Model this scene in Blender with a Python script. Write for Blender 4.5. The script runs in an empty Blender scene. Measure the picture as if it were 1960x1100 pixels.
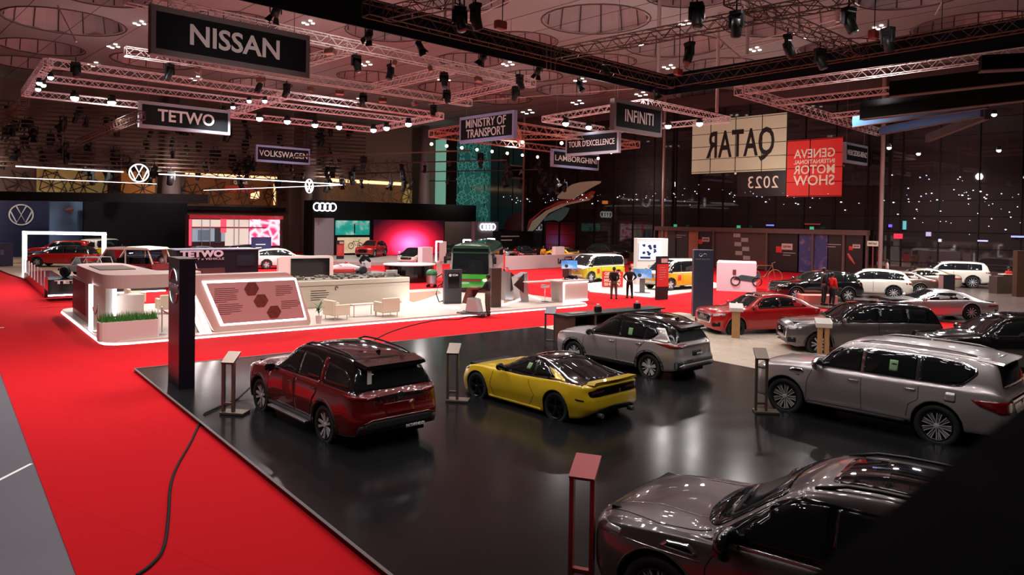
import bpy, bmesh, math, random
from mathutils import Vector, Matrix, noise
from mathutils.bvhtree import BVHTree
from mathutils.geometry import delaunay_2d_cdt
random.seed(7)
PI = math.pi
sc = bpy.context.scene
C = sc.collection
# ---------------------------------------------------------------- camera
F, PITCH, ROLL, CH, CY = 1387.8, 0.01987, 0.0154, 4.271, 449.3      # focal length in pixels of a 1960x1100 frame, camera height
_c, _s, _cr, _sr = math.cos(PITCH), math.sin(PITCH), math.cos(ROLL), math.sin(ROLL)
R0, U0, F0 = Vector((1, 0, 0)), Vector((0, _s, _c)), Vector((0, _c, -_s))
CR, CU = R0*_cr + U0*_sr, -R0*_sr + U0*_cr
cam = bpy.data.cameras.new('camera'); camo = bpy.data.objects.new('camera', cam); C.objects.link(camo)
M = Matrix((CR, CU, -F0)).transposed().to_4x4(); M.translation = Vector((0, 0, CH)); camo.matrix_world = M
cam.sensor_width = 36; cam.lens = F/1960*36; cam.shift_y = (CY-550)/1960; cam.shift_x = 0
cam.clip_start = .05; cam.clip_end = 400
cam.dof.use_dof = True; cam.dof.focus_distance = 16; cam.dof.aperture_fstop = 2.6
sc.camera = camo
# ---------------------------------------------------------------- world, exposure
sc.view_settings.view_transform = 'Standard'; sc.view_settings.look = 'None'
sc.view_settings.gamma = 1; sc.view_settings.exposure = 0.0
sc.cycles.max_bounces = 5; sc.cycles.diffuse_bounces = 3; sc.cycles.glossy_bounces = 3; sc.cycles.transmission_bounces = 3
sc.cycles.transparent_max_bounces = 6; sc.cycles.caustics_reflective = False; sc.cycles.caustics_refractive = False
sc.cycles.sample_clamp_indirect = 4; sc.cycles.use_denoising = True
wd = bpy.data.worlds.new('night'); sc.world = wd; wd.use_nodes = True
wd.node_tree.nodes['Background'].inputs[0].default_value = (.03, .02, .022, 1)
wd.node_tree.nodes['Background'].inputs[1].default_value = 0.5
def dirpix(u, v):
    a, b = u-980, v-CY
    return CR*(a/F) - CU*(b/F) + F0
def G(u, v, z=0.0):
    """the point at height z that the photograph shows at (u, v)"""
    d = dirpix(u, v); return Vector((0, 0, CH)) + d*((z-CH)/d.z)
def AT(u, v, Y):
    d = dirpix(u, v); return Vector((0, 0, CH)) + d*(Y/d.y)
def rgb(r, g=None, b=None):
    f = lambda c: (c/255/12.92 if c/255 <= .04045 else ((c/255+.055)/1.055)**2.4)
    return (f(r), f(g), f(b), 1)
# hall directions: D1 runs away to the left (glass wall, hanging signs face it), D2 away to the right
HA = 2.33
D1 = Vector((math.cos(HA), math.sin(HA), 0)); D2 = Vector((math.sin(HA), -math.cos(HA), 0))
EA = math.radians(128.3)                       # the stages are turned a few degrees against the hall
E1 = Vector((math.cos(EA), math.sin(EA), 0)); E2 = Vector((math.sin(EA), -math.cos(EA), 0))
# ---------------------------------------------------------------- lamps of the hall and added fill lights
def area(name, loc, power, size, col=(1, .93, .85), rot=(0, 0, 0), spread=PI, shape='DISK', sy=None):
    l = bpy.data.lights.new(name, 'AREA'); l.energy = power; l.size = size; l.color = col; l.shape = shape
    if sy: l.size_y = sy
    l.spread = spread
    o = bpy.data.objects.new(name, l); o.location = loc; o.rotation_euler = rot; C.objects.link(o); return o
def spot(name, loc, target, power, ang=60, col=(1, .93, .85), rad=.12, blend=.5):
    l = bpy.data.lights.new(name, 'SPOT'); l.energy = power; l.spot_size = math.radians(ang); l.spot_blend = blend
    l.color = col; l.shadow_soft_size = rad
    o = bpy.data.objects.new(name, l); o.location = loc
    o.rotation_euler = (Vector(target)-Vector(loc)).to_track_quat('-Z', 'Y').to_euler(); C.objects.link(o); return o
#LIGHTS
# lamps of the dark rig over the near platform: small, so they sparkle in the paint
for x, y in [(-4, 12), (0, 14), (4, 16.5), (8, 19), (-1, 18), (3, 21), (7, 24), (11, 27), (5, 11), (9, 14), (13, 18), (16, 23), (1, 9), (10, 9), (-6, 17), (6, 7), (2, 12.5), (7, 16), (12, 13), (-2.5, 15), (1.5, 17.5), (5.5, 20.5), (9, 23), (-3, 20), (10, 15.5), (14, 21), (4.5, 9.5), (0, 11), (8, 12), (6, 18), (-7, 13)]:
    for dx, dy in ((-.7, .3), (.6, -.4), (0, .9)): area('rig_lamp', (x+dx, y+dy, 11.4), 16, .3, (1, .94, .92), spread=2.8)
for x, y in [(-10, 19), (-5, 21.5), (-14, 17), (1, 25), (6, 29), (-9, 12), (-5.5, 7.5), (-12, 8)]:  # added fill lights brightening the canopy front and the near carpet
    for dx, dy in ((-.9, .3), (.8, -.5), (0, 1.1)): area('added_front_fill', (x+dx, y+dy, 11.4), 120 if y > 13 else 42, .2, (1, .93, .9), spread=1.9)
# lamps of the bright rig, aimed at the white stage and the stands behind it
for u, v in ((143, 177), (214, 186), (497, 218), (550, 224), (603, 231), (649, 235), (715, 241), (740, 237), (782, 229), (446, 199), (75, 152)):
    p = G(u, v, 11.3); area('bright_rig_lamp', p, 480, .3, (.93, .96, 1), spread=2.15)
for u, v in ((325, 122), (500, 150), (682, 140), (850, 150), (940, 180)):
    p = G(u, v, 11.2); area('pink_rig_lamp', p, 560, .35, (1, .9, .88), spread=2.15)
for u, v in ((1083, 228), (1127, 235), (1279, 233), (1339, 228), (1430, 180), (1560, 160), (1600, 190), (1790, 300), (1903, 215)):
    p = G(u, v, 11.2 if v < 200 or u < 1500 else 9.4); area('right_rig_lamp', p, 430, .4, (1, .95, .92), spread=2.75)
# stand lighting farther back
for x, y, e in ((-44, 60, 500), (-36, 64, 600), (-30, 56, 500), (-24, 66, 500), (-17, 60, 700), (-22, 48, 700), (-14, 44, 500), (-14, 72, 900), (-8, 64, 700), (0, 70, 700), (2, 58, 700), (8, 52, 900), (12, 44, 700), (6, 74, 500), (16, 58, 500),
                (20, 38, 700), (24, 42, 900), (29, 47, 1000), (33, 44, 600), (30, 36, 500)):
    area('stand_lamp', (x, y, 9.6), e*.9, .45, (1, .93, .88), spread=2.9 if (x < -5 or x > 19) else 2.2)
# added fill lights brightening the rear wall and the glass wall
for x, y, a in ((-44, 60, HA), (-32, 70, HA), (-20, 82, HA), (-6, 90, HA), (20, 62, HA-PI/2), (12, 74, HA-PI/2), (30, 52, HA-PI/2)):
    area('added_wall_fill', (x, y, 8.5), 260 if a == HA else 150, .5, (1, .9, .82), rot=(PI/2-.1, 0, a-PI/2), spread=2.6)
# added fill lights turned upwards to brighten the roof
for x, y, e in ((-18, 34, 1), (-6, 30, 1), (4, 36, 1), (-12, 48, 1), (-28, 50, 1), (8, 46, 1), (18, 36, 1), (26, 30, .8), (0, 62, 1), (-20, 66, .8), (12, 24, .8), (20, 54, .8)):
    area('added_roof_fill', (x, y, 10.3), 150*e, .6, (1, .92, .9), rot=(PI, 0, 0))
# ---------------------------------------------------------------- materials
MATS = {}
def mat(name, col, rough=.5, metal=0, coat=0, emit=0, ecol=None, alpha=1, spec=.5, trans=0, bump=None, noise_=None):
    if name in MATS: return MATS[name]
    m = bpy.data.materials.new(name); m.use_nodes = True; nt = m.node_tree; b = nt.nodes['Principled BSDF']
    b.inputs['Base Color'].default_value = col; b.inputs['Roughness'].default_value = rough; b.inputs['Metallic'].default_value = metal
    b.inputs['Coat Weight'].default_value = coat; b.inputs['Coat Roughness'].default_value = .03
    b.inputs['Specular IOR Level'].default_value = spec; b.inputs['Alpha'].default_value = alpha; b.inputs['Transmission Weight'].default_value = trans
    if emit: b.inputs['Emission Color'].default_value = ecol or col; b.inputs['Emission Strength'].default_value = emit
    if noise_ or bump:
        sc_, amt = noise_ or (bump[0], 0)
        tx = nt.nodes.new('ShaderNodeTexNoise'); tx.inputs['Scale'].default_value = sc_; tx.inputs['Detail'].default_value = 5
        co = nt.nodes.new('ShaderNodeTexCoord'); nt.links.new(co.outputs['Object'], tx.inputs['Vector'])
        if noise_:
            mx = nt.nodes.new('ShaderNodeMix'); mx.data_type = 'RGBA'
            mx.inputs[6].default_value = tuple(c*(1-amt) for c in col[:3])+(1,); mx.inputs[7].default_value = tuple(min(1, c*(1+amt)) for c in col[:3])+(1,)
            nt.links.new(tx.outputs['Fac'], mx.inputs[0]); nt.links.new(mx.outputs[2], b.inputs['Base Color'])
        if bump:
            bn = nt.nodes.new('ShaderNodeBump'); bn.inputs['Strength'].default_value = bump[1]; bn.inputs['Distance'].default_value = .01
            nt.links.new(tx.outputs['Fac'], bn.inputs['Height']); nt.links.new(bn.outputs['Normal'], b.inputs['Normal'])
    MATS[name] = m; return m
def glow(name, col, k): return mat(name, col, .5, emit=k, ecol=col)
black = mat('matt_black', (.007, .006, .007, 1), .7, spec=.25)
dark = mat('satin_black', (.012, .012, .013, 1), .4, spec=.3)
gloss = mat('gloss_black', (.006, .006, .007, 1), .08)
rubber = mat('tyre_rubber', (.015, .015, .016, 1), .75)
chrome = mat('chrome', (.8, .8, .82, 1), .12, 1)
steel = mat('brushed_steel', (.55, .55, .57, 1), .35, 1)
alu = mat('truss_aluminium', (.62, .58, .58, 1), .45, .4)
alud = mat('dark_truss', (.10, .075, .06, 1), .5, .5)
white = mat('white_laminate', (.8, .78, .76, 1), .35)
offwhite = mat('offwhite_paint', (.62, .55, .53, 1), .5)
wglow = glow('white_led', (1, 1, 1, 1), 9)
lampglow = glow('lamp_lens', (.86, .93, 1, 1), 22)
warmglow = glow('warm_bulb', (1, .72, .45, 1), 14)
redm = mat('signal_red', rgb(214, 40, 40), .45)
wood = mat('oak_wood', rgb(176, 128, 84), .5, noise_=(6, .18))
brown = mat('brown_wood', rgb(70, 44, 32), .45, noise_=(4, .25))
# ---------------------------------------------------------------- mesh helpers
def obj(name, bm, m, parent=None, smooth=False, mw=None):
    me = bpy.data.meshes.new(name); bm.normal_update(); bm.to_mesh(me); bm.free()
    for k in (m if isinstance(m, (list, tuple)) else [m]): me.materials.append(k)
    if smooth:
        for p in me.polygons: p.use_smooth = True
    o = bpy.data.objects.new(name, me); C.objects.link(o)
    if mw is not None: o.matrix_world = mw
    if parent is not None: o.parent = parent
    return o
def tag(o, label, cat, group=None, kind=None):
    if label: o['label'] = label
    if cat: o['category'] = cat
    if group: o['group'] = group
    if kind: o['kind'] = kind
    return o
def struct(o): o['kind'] = 'structure'; return o
def thing(name, label, cat, loc=(0, 0, 0), rz=0, group=None):
    o = bpy.data.objects.new(name, None); C.objects.link(o); o.location = loc; o.rotation_euler = (0, 0, rz); o.empty_display_size = .2
    return tag(o, label, cat, group)
def copy_tree(o, parent=None, loc=None, rz=None, label=None, group=None):
    c = o.copy(); C.objects.link(c); c.parent = parent
    if loc is not None: c.location = loc
    if rz is not None: c.rotation_euler = (0, 0, rz)
    if label: c['label'] = label
    if group: c['group'] = group
    for ch in list(o.children): copy_tree(ch, c)
    return c
def quad(bm, a, b, c, d, mi=0):
    f = bm.faces.new([bm.verts.new(p) for p in (a, b, c, d)]); f.material_index = mi; return f
def box(bm, c, s, rz=0, bev=0, mi=0):
    r = bmesh.ops.create_cube(bm, size=1, matrix=Matrix.Translation(Vector(c)) @ Matrix.Rotation(rz, 4, 'Z') @ Matrix.Diagonal((s[0], s[1], s[2], 1)))
    fs = {f for v in r['verts'] for f in v.link_faces}
    for f in fs: f.material_index = mi
    if bev:
        es = list({e for v in r['verts'] for e in v.link_edges})
        rr = bmesh.ops.bevel(bm, geom=es, offset=bev, segments=2, affect='EDGES', profile=.6)
        for f in rr['faces']: f.material_index = mi
    return bm
def nb(): return bmesh.new()
def cyl(bm, a, b, r, r2=None, n=10, mi=0, caps=True):
    a, b = Vector(a), Vector(b); r2 = r if r2 is None else r2; d = (b-a)
    q = d.to_track_quat('Z', 'Y').to_matrix()
    A = [bm.verts.new(a+q@Vector((r*math.cos(2*PI*i/n), r*math.sin(2*PI*i/n), 0))) for i in range(n)]
    B = [bm.verts.new(b+q@Vector((r2*math.cos(2*PI*i/n), r2*math.sin(2*PI*i/n), 0))) for i in range(n)]
    for i in range(n): bm.faces.new((A[i], A[(i+1) % n], B[(i+1) % n], B[i])).material_index = mi
    if caps: bm.faces.new(A[::-1]).material_index = mi; bm.faces.new(B).material_index = mi
    return bm
def tube(bm, pts, r, n=6, mi=0, closed=False):
    pts = [Vector(p) for p in pts]; rings = []
    N = len(pts)
    for i, p in enumerate(pts):
        t = (pts[(i+1) % N]-pts[i-1]) if closed else (pts[min(i+1, N-1)]-pts[max(i-1, 0)])
        q = t.to_track_quat('Z', 'Y').to_matrix(); rr = r[i] if isinstance(r, (list, tuple)) else r
        rings.append([bm.verts.new(p+q@Vector((rr*math.cos(2*PI*k/n), rr*math.sin(2*PI*k/n), 0))) for k in range(n)])
    for i in range(N if closed else N-1):
        a, b = rings[i], rings[(i+1) % N]
        for k in range(n): bm.faces.new((a[k], a[(k+1) % n], b[(k+1) % n], b[k])).material_index = mi
    if not closed: bm.faces.new(rings[0][::-1]).material_index = mi; bm.faces.new(rings[-1]).material_index = mi
    return bm
def lathe(bm, prof, n=24, axis='Z', mi=0, c=(0, 0, 0), caps=True):
    c = Vector(c); rings = []
    for r, h in prof:
        ring = []
        for i in range(n):
            a = 2*PI*i/n; x, y = r*math.cos(a), r*math.sin(a)
            p = Vector((x, y, h)) if axis == 'Z' else (Vector((x, h, y)) if axis == 'Y' else Vector((h, x, y)))
            ring.append(bm.verts.new(c+p))
        rings.append(ring)
    for a, b in zip(rings, rings[1:]):
        for i in range(n): bm.faces.new((a[i], a[(i+1) % n], b[(i+1) % n], b[i])).material_index = mi
    for ring, (r, h) in ((rings[0][::-1], prof[0]), (rings[-1], prof[-1])):
        if r > 1e-4 and caps: bm.faces.new(ring).material_index = mi
    return bm
def prism(bm, poly, z0, z1, mi=0, basis=None):
    """extrude a 2D polygon; basis maps (a, b, h) to a point"""
    B = basis or (lambda a, b, h: Vector((a, b, h)))
    lo = [bm.verts.new(B(p[0], p[1], z0)) for p in poly]; hi = [bm.verts.new(B(p[0], p[1], z1)) for p in poly]; n = len(poly)
    for i in range(n): bm.faces.new((lo[i], lo[(i+1) % n], hi[(i+1) % n], hi[i])).material_index = mi
    f1 = bm.faces.new(lo[::-1]); f2 = bm.faces.new(hi); f1.material_index = f2.material_index = mi
    bmesh.ops.triangulate(bm, faces=[f1, f2]); return bm
def frame(o, X, Z=Vector((0, 0, 1))):
    """matrix with origin o, x axis X, z axis up"""
    X = Vector(X).normalized(); Y = Z.cross(X); m = Matrix((X, Y, Z)).transposed().to_4x4(); m.translation = Vector(o); return m
FONT = bpy.data.fonts[0] if len(bpy.data.fonts) else None
def text_mesh(s, size, depth=.01, bold=.0, spacing=1.0, width=None, mirror=False):
    """bmesh of lettering standing in the XZ plane, centred, facing -Y"""
    cu = bpy.data.curves.new('t', 'FONT'); cu.body = s; cu.size = size; cu.extrude = depth/2; cu.offset = bold
    cu.align_x = 'CENTER'; cu.align_y = 'CENTER'; cu.space_character = spacing; cu.resolution_u = 3; cu.space_line = .85
    o = bpy.data.objects.new('t', cu); C.objects.link(o); dg = bpy.context.evaluated_depsgraph_get(); dg.update()
    me = bpy.data.meshes.new_from_object(o.evaluated_get(dg)); bpy.data.objects.remove(o); bpy.data.curves.remove(cu)
    bm = nb(); bm.from_mesh(me); bpy.data.meshes.remove(me)
    if width and bm.verts:
        xs = [v.co.x for v in bm.verts]; w = max(xs)-min(xs); cx = (max(xs)+min(xs))/2
        for v in bm.verts: v.co.x = (v.co.x-cx)*width/w
    m = Matrix(((-1 if mirror else 1, 0, 0, 0), (0, 0, -1, 0), (0, 1, 0, 0), (0, 0, 0, 1)))
    bmesh.ops.transform(bm, matrix=m, verts=bm.verts)
    if mirror: bmesh.ops.reverse_faces(bm, faces=bm.faces)
    return bm
def text(name, s, size, m, parent=None, loc=(0, 0, 0), depth=.01, bold=0, spacing=1, rz=0, width=None, mirror=False, rx=0):
    o = obj(name, text_mesh(s, size, depth, bold, spacing, width, mirror), m, parent)
    o.location = loc; o.rotation_euler = (rx, 0, rz); return o
def lines_mesh(bm, x, z, w, n, h, y=0, th=.004, seed=1, step=1.7):
    """n ragged rows of small print"""
    rnd = random.Random(seed)
    for k in range(n):
        ww = w*rnd.uniform(.8, 1) if k < n-1 else w*.5
        box(bm, (x+ww/2, y, z-k*h*step), (ww, th, h*.45))
# pchip interpolation
def pchip(pts):
    pts = sorted(pts); xs = [p[0] for p in pts]; ys = [p[1] for p in pts]; n = len(xs)
    h = [xs[i+1]-xs[i] for i in range(n-1)]; d = [(ys[i+1]-ys[i])/h[i] for i in range(n-1)]; m = [0]*n
    for i in range(1, n-1):
        if d[i-1]*d[i] > 0:
            w1, w2 = 2*h[i]+h[i-1], h[i]+2*h[i-1]; m[i] = (w1+w2)/(w1/d[i-1]+w2/d[i])
    m[0] = d[0]; m[-1] = d[-1]
    def f(x):
        if x <= xs[0]: return ys[0]
        if x >= xs[-1]: return ys[-1]
        i = 0
        while xs[i+1] < x: i += 1
        t = (x-xs[i])/h[i]; t2, t3 = t*t, t*t*t
        return (2*t3-3*t2+1)*ys[i]+(t3-2*t2+t)*h[i]*m[i]+(-2*t3+3*t2)*ys[i+1]+(t3-t2)*h[i]*m[i+1]
    return f
def chaikin(poly, it=2, closed=True):
    for _ in range(it):
        out = []; n = len(poly)
        for i in range(n if closed else n-1):
            a, b = poly[i], poly[(i+1) % n]
            out += [tuple(a[k]*.75+b[k]*.25 for k in range(len(a))), tuple(a[k]*.25+b[k]*.75 for k in range(len(a)))]
        if not closed: out = [poly[0]]+out+[poly[-1]]
        poly = out
    return poly
def soft(poly, r=.03, closed=True):
    """round the corners of a polygon by about r"""
    out = []; n = len(poly)
    for i in range(n):
        p = Vector(poly[i]); a = Vector(poly[i-1])-p; b = Vector(poly[(i+1) % n])-p
        ra, rb = min(r, a.length*.45), min(r, b.length*.45)
        A, B = p+a.normalized()*ra, p+b.normalized()*rb
        for t in (0, .33, .67, 1): out.append(tuple(A*(1-t)**2+p*2*t*(1-t)+B*t*t))
    return out
# ---------------------------------------------------------------- cars
def paint(name, col, metal=.0, rough=.28): return mat('paint_'+name, col, rough, metal, coat=1)
glass_m = mat('tinted_glass', (.008, .010, .011, 1), .03, 0, spec=.7)
glass_l = mat('clear_glass_dark_cabin', (.03, .036, .036, 1), .03, 0, spec=.7)
tail_m = mat('tail_lamp_red', (.22, .004, .006, 1), .12, coat=1)
head_m = mat('headlamp_clear', (.55, .57, .6, 1), .12, .6, coat=1)
plastic = mat('grey_plastic_cladding', (.03, .03, .033, 1), .55)
rimm = mat('machined_rim', (.72, .72, .74, 1), .3, .45)
rimd = mat('dark_rim', (.02, .02, .022, 1), .3, .5)
sticker = mat('window_sticker', (.22, .38, .18, 1), .6); paper = mat('paper_white', (.75, .75, .72, 1), .6)
WHEELS = {}
def wheel_meshes(r, style, lo):
    k = (round(r, 3), style, lo)
    if k in WHEELS: return WHEELS[k]
    n = 24 if lo else 48
    bm = nb(); rr = r*.68 if style != 'small' else r*.6; w = .125
    lathe(bm, [(rr, -w*.7), (rr+.012, -w*.92), (r-.03, -w), (r-.008, -w*.8), (r, -w*.4), (r, w*.4), (r-.008, w*.8), (r-.03, w), (rr+.012, w*.92), (rr, w*.7), (rr, -w*.7)], n, 'Y')
    tyre = bpy.data.meshes.new('wheel'); bm.normal_update(); bm.to_mesh(tyre); bm.free(); tyre.materials.append(rubber)
    for p in tyre.polygons: p.use_smooth = True
    bm = nb()
    lathe(bm, [(rr+.002, w*.75), (rr+.002, w*.93), (rr-.014, w*.95), (rr-.03, w*.8), (rr-.035, w*.1), (.02, w*.05)], n, 'Y', mi=1, caps=False)
    face = {'bright10': 0, 'mesh18': 0, 'bright5': 0, 'dark5': 1, 'bright5w': 0}.get(style, 0)
    def spoke(a, w0, w1, r0, r1, y0, y1, tw=0):
        ca, sa = math.cos(a), math.sin(a); ca2, sa2 = math.cos(a+tw), math.sin(a+tw); vs = []
        for (rad, hw, yy, c_, s_) in ((r0, w0, y0, ca, sa), (r1, w1, y1, ca2, sa2)):
            for sg in (-1, 1):
                for dy in (0, -.03): vs.append(bm.verts.new((rad*c_-sg*hw*s_, yy+dy, rad*s_+sg*hw*c_)))
        a0, a1, b0, b1, c0, c1, d0, d1 = vs
        for q in ((a0, b0, d0, c0), (a1, c1, d1, b1), (a0, c0, c1, a1), (b0, b1, d1, d0)):
            f = bm.faces.new(q); f.material_index = face
    y0, y1 = w*.75, w*.9; R = rr-.012
    if style == 'bright10':
        for i in range(5):
            for s_ in (-.16, .16): spoke(2*PI*i/5+s_, .018, .027, .05, R, y0, y1, s_*.6)
    elif style == 'mesh18':
        for i in range(9):
            for s_ in (-.06, .06): spoke(2*PI*i/9+s_, .007, .012, .05, R, y0, y1, s_*2.2)
            spoke(2*PI*(i+.5)/9, .004, .007, .12, R, y0-.01, y1)
    elif style == 'bright5':
        for i in range(5): spoke(2*PI*i/5+.3, .03, .055, .04, R, y0, y1)
        for i in range(5): spoke(2*PI*(i+.5)/5+.3, .006, .012, .08, R, y0-.01, y1-.005)
    elif style in ('dark5', 'small'):
        for i in range(5): spoke(2*PI*i/5+.1, .03, .03, .04, R, y0, y1, .12)
    else:
        for i in range(10): spoke(2*PI*i/10, .012, .02, .04, R, y0, y1)
    lathe(bm, [(.055, y0-.02), (.055, y0+.012), (.03, y0+.02), (.0005, y0+.022)], 16, 'Y', mi=face)
    rim = bpy.data.meshes.new('rim'); bm.normal_update(); bm.to_mesh(rim); bm.free(); rim.materials.append(rimm); rim.materials.append(rimd)
    WHEELS[k] = (tyre, rim); return WHEELS[k]

class Car:
    def __init__(s, sp, name, label, loc, heading, body, group=None, lo=False, roofmat=None, cat='car', glassm=None, steer=0, z=0):
        s.sp, s.lo = sp, lo; s.body, s.glass = body, glassm or glass_m
        s.root = thing(name, label, cat, (loc[0], loc[1], z), heading, group)
        s.wb, s.r, s.hw = sp['wb'], sp['r'], sp['hw']; s.xf, s.xr = sp['xf'], sp['xr']
        s.make_body(roofmat or body)
        for xw in (s.wb/2, -s.wb/2):
            for sd in (1, -1):
                ty, rm = wheel_meshes(s.r, sp.get('rim', 'x'), lo)
                w = bpy.data.objects.new('wheel', ty); C.objects.link(w); w.parent = s.root
                w.location = (xw, sd*(s.hw-.145), s.r); w.rotation_euler = (0, 0, (0 if sd > 0 else PI)+(steer if xw > 0 else 0))
                q = bpy.data.objects.new('rim', rm); C.objects.link(q); q.parent = w
        bm = nb(); box(bm, ((s.xf+s.xr)/2, 0, (.22+s.sp['zbelt'])/2), (s.xf-s.xr-.5, 2*s.hw-.62, s.sp['zbelt']-.3)); obj('underbody', bm, black, s.root)
    def make_body(s, roofmat):
        sp = s.sp; xf, xr, hw = s.xf, s.xr, s.hw
        top, belt, plan, gh = pchip(sp['top']), pchip(sp['belt']), pchip(sp['plan']), pchip(sp['gh'])
        bot = pchip(sp['bot']); fe, re = pchip(sp['fend']), pchip(sp['rend']); side = pchip(sp.get('side', [(0, .965), (.25, .985), (.55, 1.0), (.8, .985), (1, .955)]))
        Ra = s.r+sp.get('gap', .055); zs0 = sp['sill']
        s.arch_r = Ra; fl = sp.get('flare', .02)
        xs = set(); N = 5 if s.lo else 9
        for xw in (s.wb/2, -s.wb/2):
            for i in range(N+1):
                a = PI*i/N; xs.add(round(xw+Ra*math.cos(a), 4))
            xs.add(round(xw+Ra+.002, 4)); xs.add(round(xw-Ra-.002, 4))
        k = 5 if s.lo else 9
        for i in range(k): t = (i/(k-1))**1.8; xs.add(round(xf-t*.45, 4)); xs.add(round(xr+t*.45, 4))
        st = .22 if s.lo else .09; x = xr+.45
        while x < xf-.45:
            if min(abs(x-q) for q in xs) > st*.35: xs.add(round(x, 4))
            x += st
        for q in sp.get('xs', []): xs.add(q)
        xs = sorted(xs); s.xs = xs
        nl = 7 if s.lo else 12
        rows = []
        for x in xs:
            zb = bot(x); zs = zb
            for xw in (s.wb/2, -s.wb/2):
                d = abs(x-xw)
                if d <= Ra+.0005: zb = max(zb, s.r+math.sqrt(max(0, Ra*Ra-d*d)))
            Zb, Zt, P = belt(x), top(x), plan(x)
            def Y(z):
                t = min(1, max(0, (z-zs0)/(Zb-zs0))); y = P*side(t)
                f = max(math.exp(-((x-xw)/(Ra*1.15))**4) for xw in (s.wb/2, -s.wb/2))
                return y+fl*f*math.exp(-((z-.62)/.28)**2)*(P/hw)
            pts = [(Y(zb)-.30, zb), (Y(zb)-.035, zb), (Y(zb)-.012, zb+.004)]
            for i in range(nl+1):
                z = zb+.012+(Zb-.02-zb-.012)*i/nl; pts.append((Y(z), z))
            yb = Y(Zb); g = min(gh(x), yb-.04); sh = min(.045, (yb-g)*.5); cr = sp.get('crown', .045)
            zr = max(Zb+.004, Zt-cr); S = (yb-sh, Zb+min(.012, (Zt-Zb)*.2)); E_ = (g, zr)
            pts.append((yb-sh*.35, Zb-.006)); pts.append(S)
            ln = math.hypot(E_[0]-S[0], E_[1]-S[1]); k0 = max(0, 1-.09/max(ln, .1)) if ln > .1 else .5
            P0 = (S[0]+(E_[0]-S[0])*k0, S[1]+(E_[1]-S[1])*k0)
            bul = .022*min(1, ln/.4)
            for t in (.25, .5, .75): 
                b_ = bul*math.sin(PI*t); pts.append((S[0]+(P0[0]-S[0])*t+b_, S[1]+(P0[1]-S[1])*t+b_*.2))
            P2 = (g*.86, zr+cr*.42) if Zt > zr else (g*.86, zr)
            P2 = (g*.86, zr+(Zt-zr)*.45)
            for t in (0, .33, .67, 1): pts.append(tuple(P0[q]*(1-t)**2+E_[q]*2*t*(1-t)+P2[q]*t*t for q in (0, 1)))
            for t in (.25, .5, .75, 1): 
                y = P2[0]*(1-t); pts.append((y, P2[1]+(Zt-P2[1])*(1-(1-t)**2)))
            rows.append([(x, y, z) for y, z in pts])
        nr = len(rows[0]); s.nshoulder = 3+nl+2
        def endx(x, z, y):
            if x > xf-.5: w = min(1, (x-(xf-.5))/.5)**2; x += (fe(z))*w-sp.get('bow', .08)*(y/hw)**2*w
            if x < xr+.5: w = min(1, ((xr+.5)-x)/.5)**2; x -= (re(z))*w-sp.get('rbow', .06)*(y/hw)**2*w
            return x
        bm = nb(); L = []; Rr = []
        for row in rows:
            l = [bm.verts.new((endx(x, z, y), y, z)) for x, y, z in row]; L.append(l)
            Rr.append([bm.verts.new((v.co.x, -v.co.y, v.co.z)) for v in l[:-1]]+[l[-1]])
        bx0, bx1 = sp.get('roofx', (-9, 9))
        for i in range(len(xs)-1):
            xm = (xs[i]+xs[i+1])/2
            for j in range(nr-1):
                mi = 2 if j < 2 else (1 if j >= s.nshoulder-1 and bx0 < xm < bx1 else 0)
                f = bm.faces.new((L[i][j], L[i][j+1], L[i+1][j+1], L[i+1][j])); f.material_index = mi
                f = bm.faces.new((Rr[i][j+1], Rr[i][j], Rr[i+1][j], Rr[i+1][j+1])); f.material_index = mi
        for a, flip in ((0, False), (len(xs)-1, True)):       # nose and tail
            l, r_ = L[a], Rr[a]
            for j in range(1, nr-2):
                n_ = 5; prevL = None
                A, B, Cc, Dd = l[j], l[j+1], r_[j+1], r_[j]
                q = (A, Dd, Cc, B) if not flip else (A, B, Cc, Dd)
                f = bm.faces.new(q); f.material_index = 2 if j < 2 else 0
            f = bm.faces.new((l[nr-2], r_[nr-2], l[nr-1]) if not flip else (l[nr-2], l[nr-1], r_[nr-2])); f.material_index = 0
        bmesh.ops.recalc_face_normals(bm, faces=bm.faces)
        s.bm_tree = BVHTree.FromBMesh(bm)
        s.bodyo = obj('body', bm, [s.body, roofmat, plastic], s.root, smooth=True)
    def patch(s, name, pts, yaw, m, off=.006, both=False, parent=None, sp_=None, top=False, label=None):
        """a panel, pane or lamp that lies on the body: outline in car space, seen from the yaw direction (or from above)"""
        if top: n = Vector((0, 0, 1)); h = Vector((1, 0, 0)); v = Vector((0, 1, 0)); P2 = [(p[0], p[1]) for p in pts]
        else:
            a = math.radians(yaw); n = Vector((math.cos(a), math.sin(a), 0)); h = Vector((math.sin(a), -math.cos(a), 0)); v = Vector((0, 0, 1))
            P2 = [((p[0], p[1]) if len(p) == 2 else (Vector(p).dot(h), p[2])) for p in pts]
        st = sp_ or (.16 if s.lo else .07)
        B = []
        for i, p in enumerate(P2):
            q = P2[(i+1) % len(P2)]; d = math.hypot(q[0]-p[0], q[1]-p[1]); k = max(1, int(d/st+.5))
            for t in range(k): B.append(Vector((p[0]+(q[0]-p[0])*t/k, p[1]+(q[1]-p[1])*t/k)))
        xs_ = [p.x for p in B]; ys_ = [p.y for p in B]; nbd = len(B); pts2 = list(B)
        def inside(x, y):
            c = False
            for i in range(nbd):
                a_, b_ = B[i], B[i-1]
                if (a_.y > y) != (b_.y > y) and x < (b_.x-a_.x)*(y-a_.y)/(b_.y-a_.y)+a_.x: c = not c
            return c
        y = min(ys_)+st*.5
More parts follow.
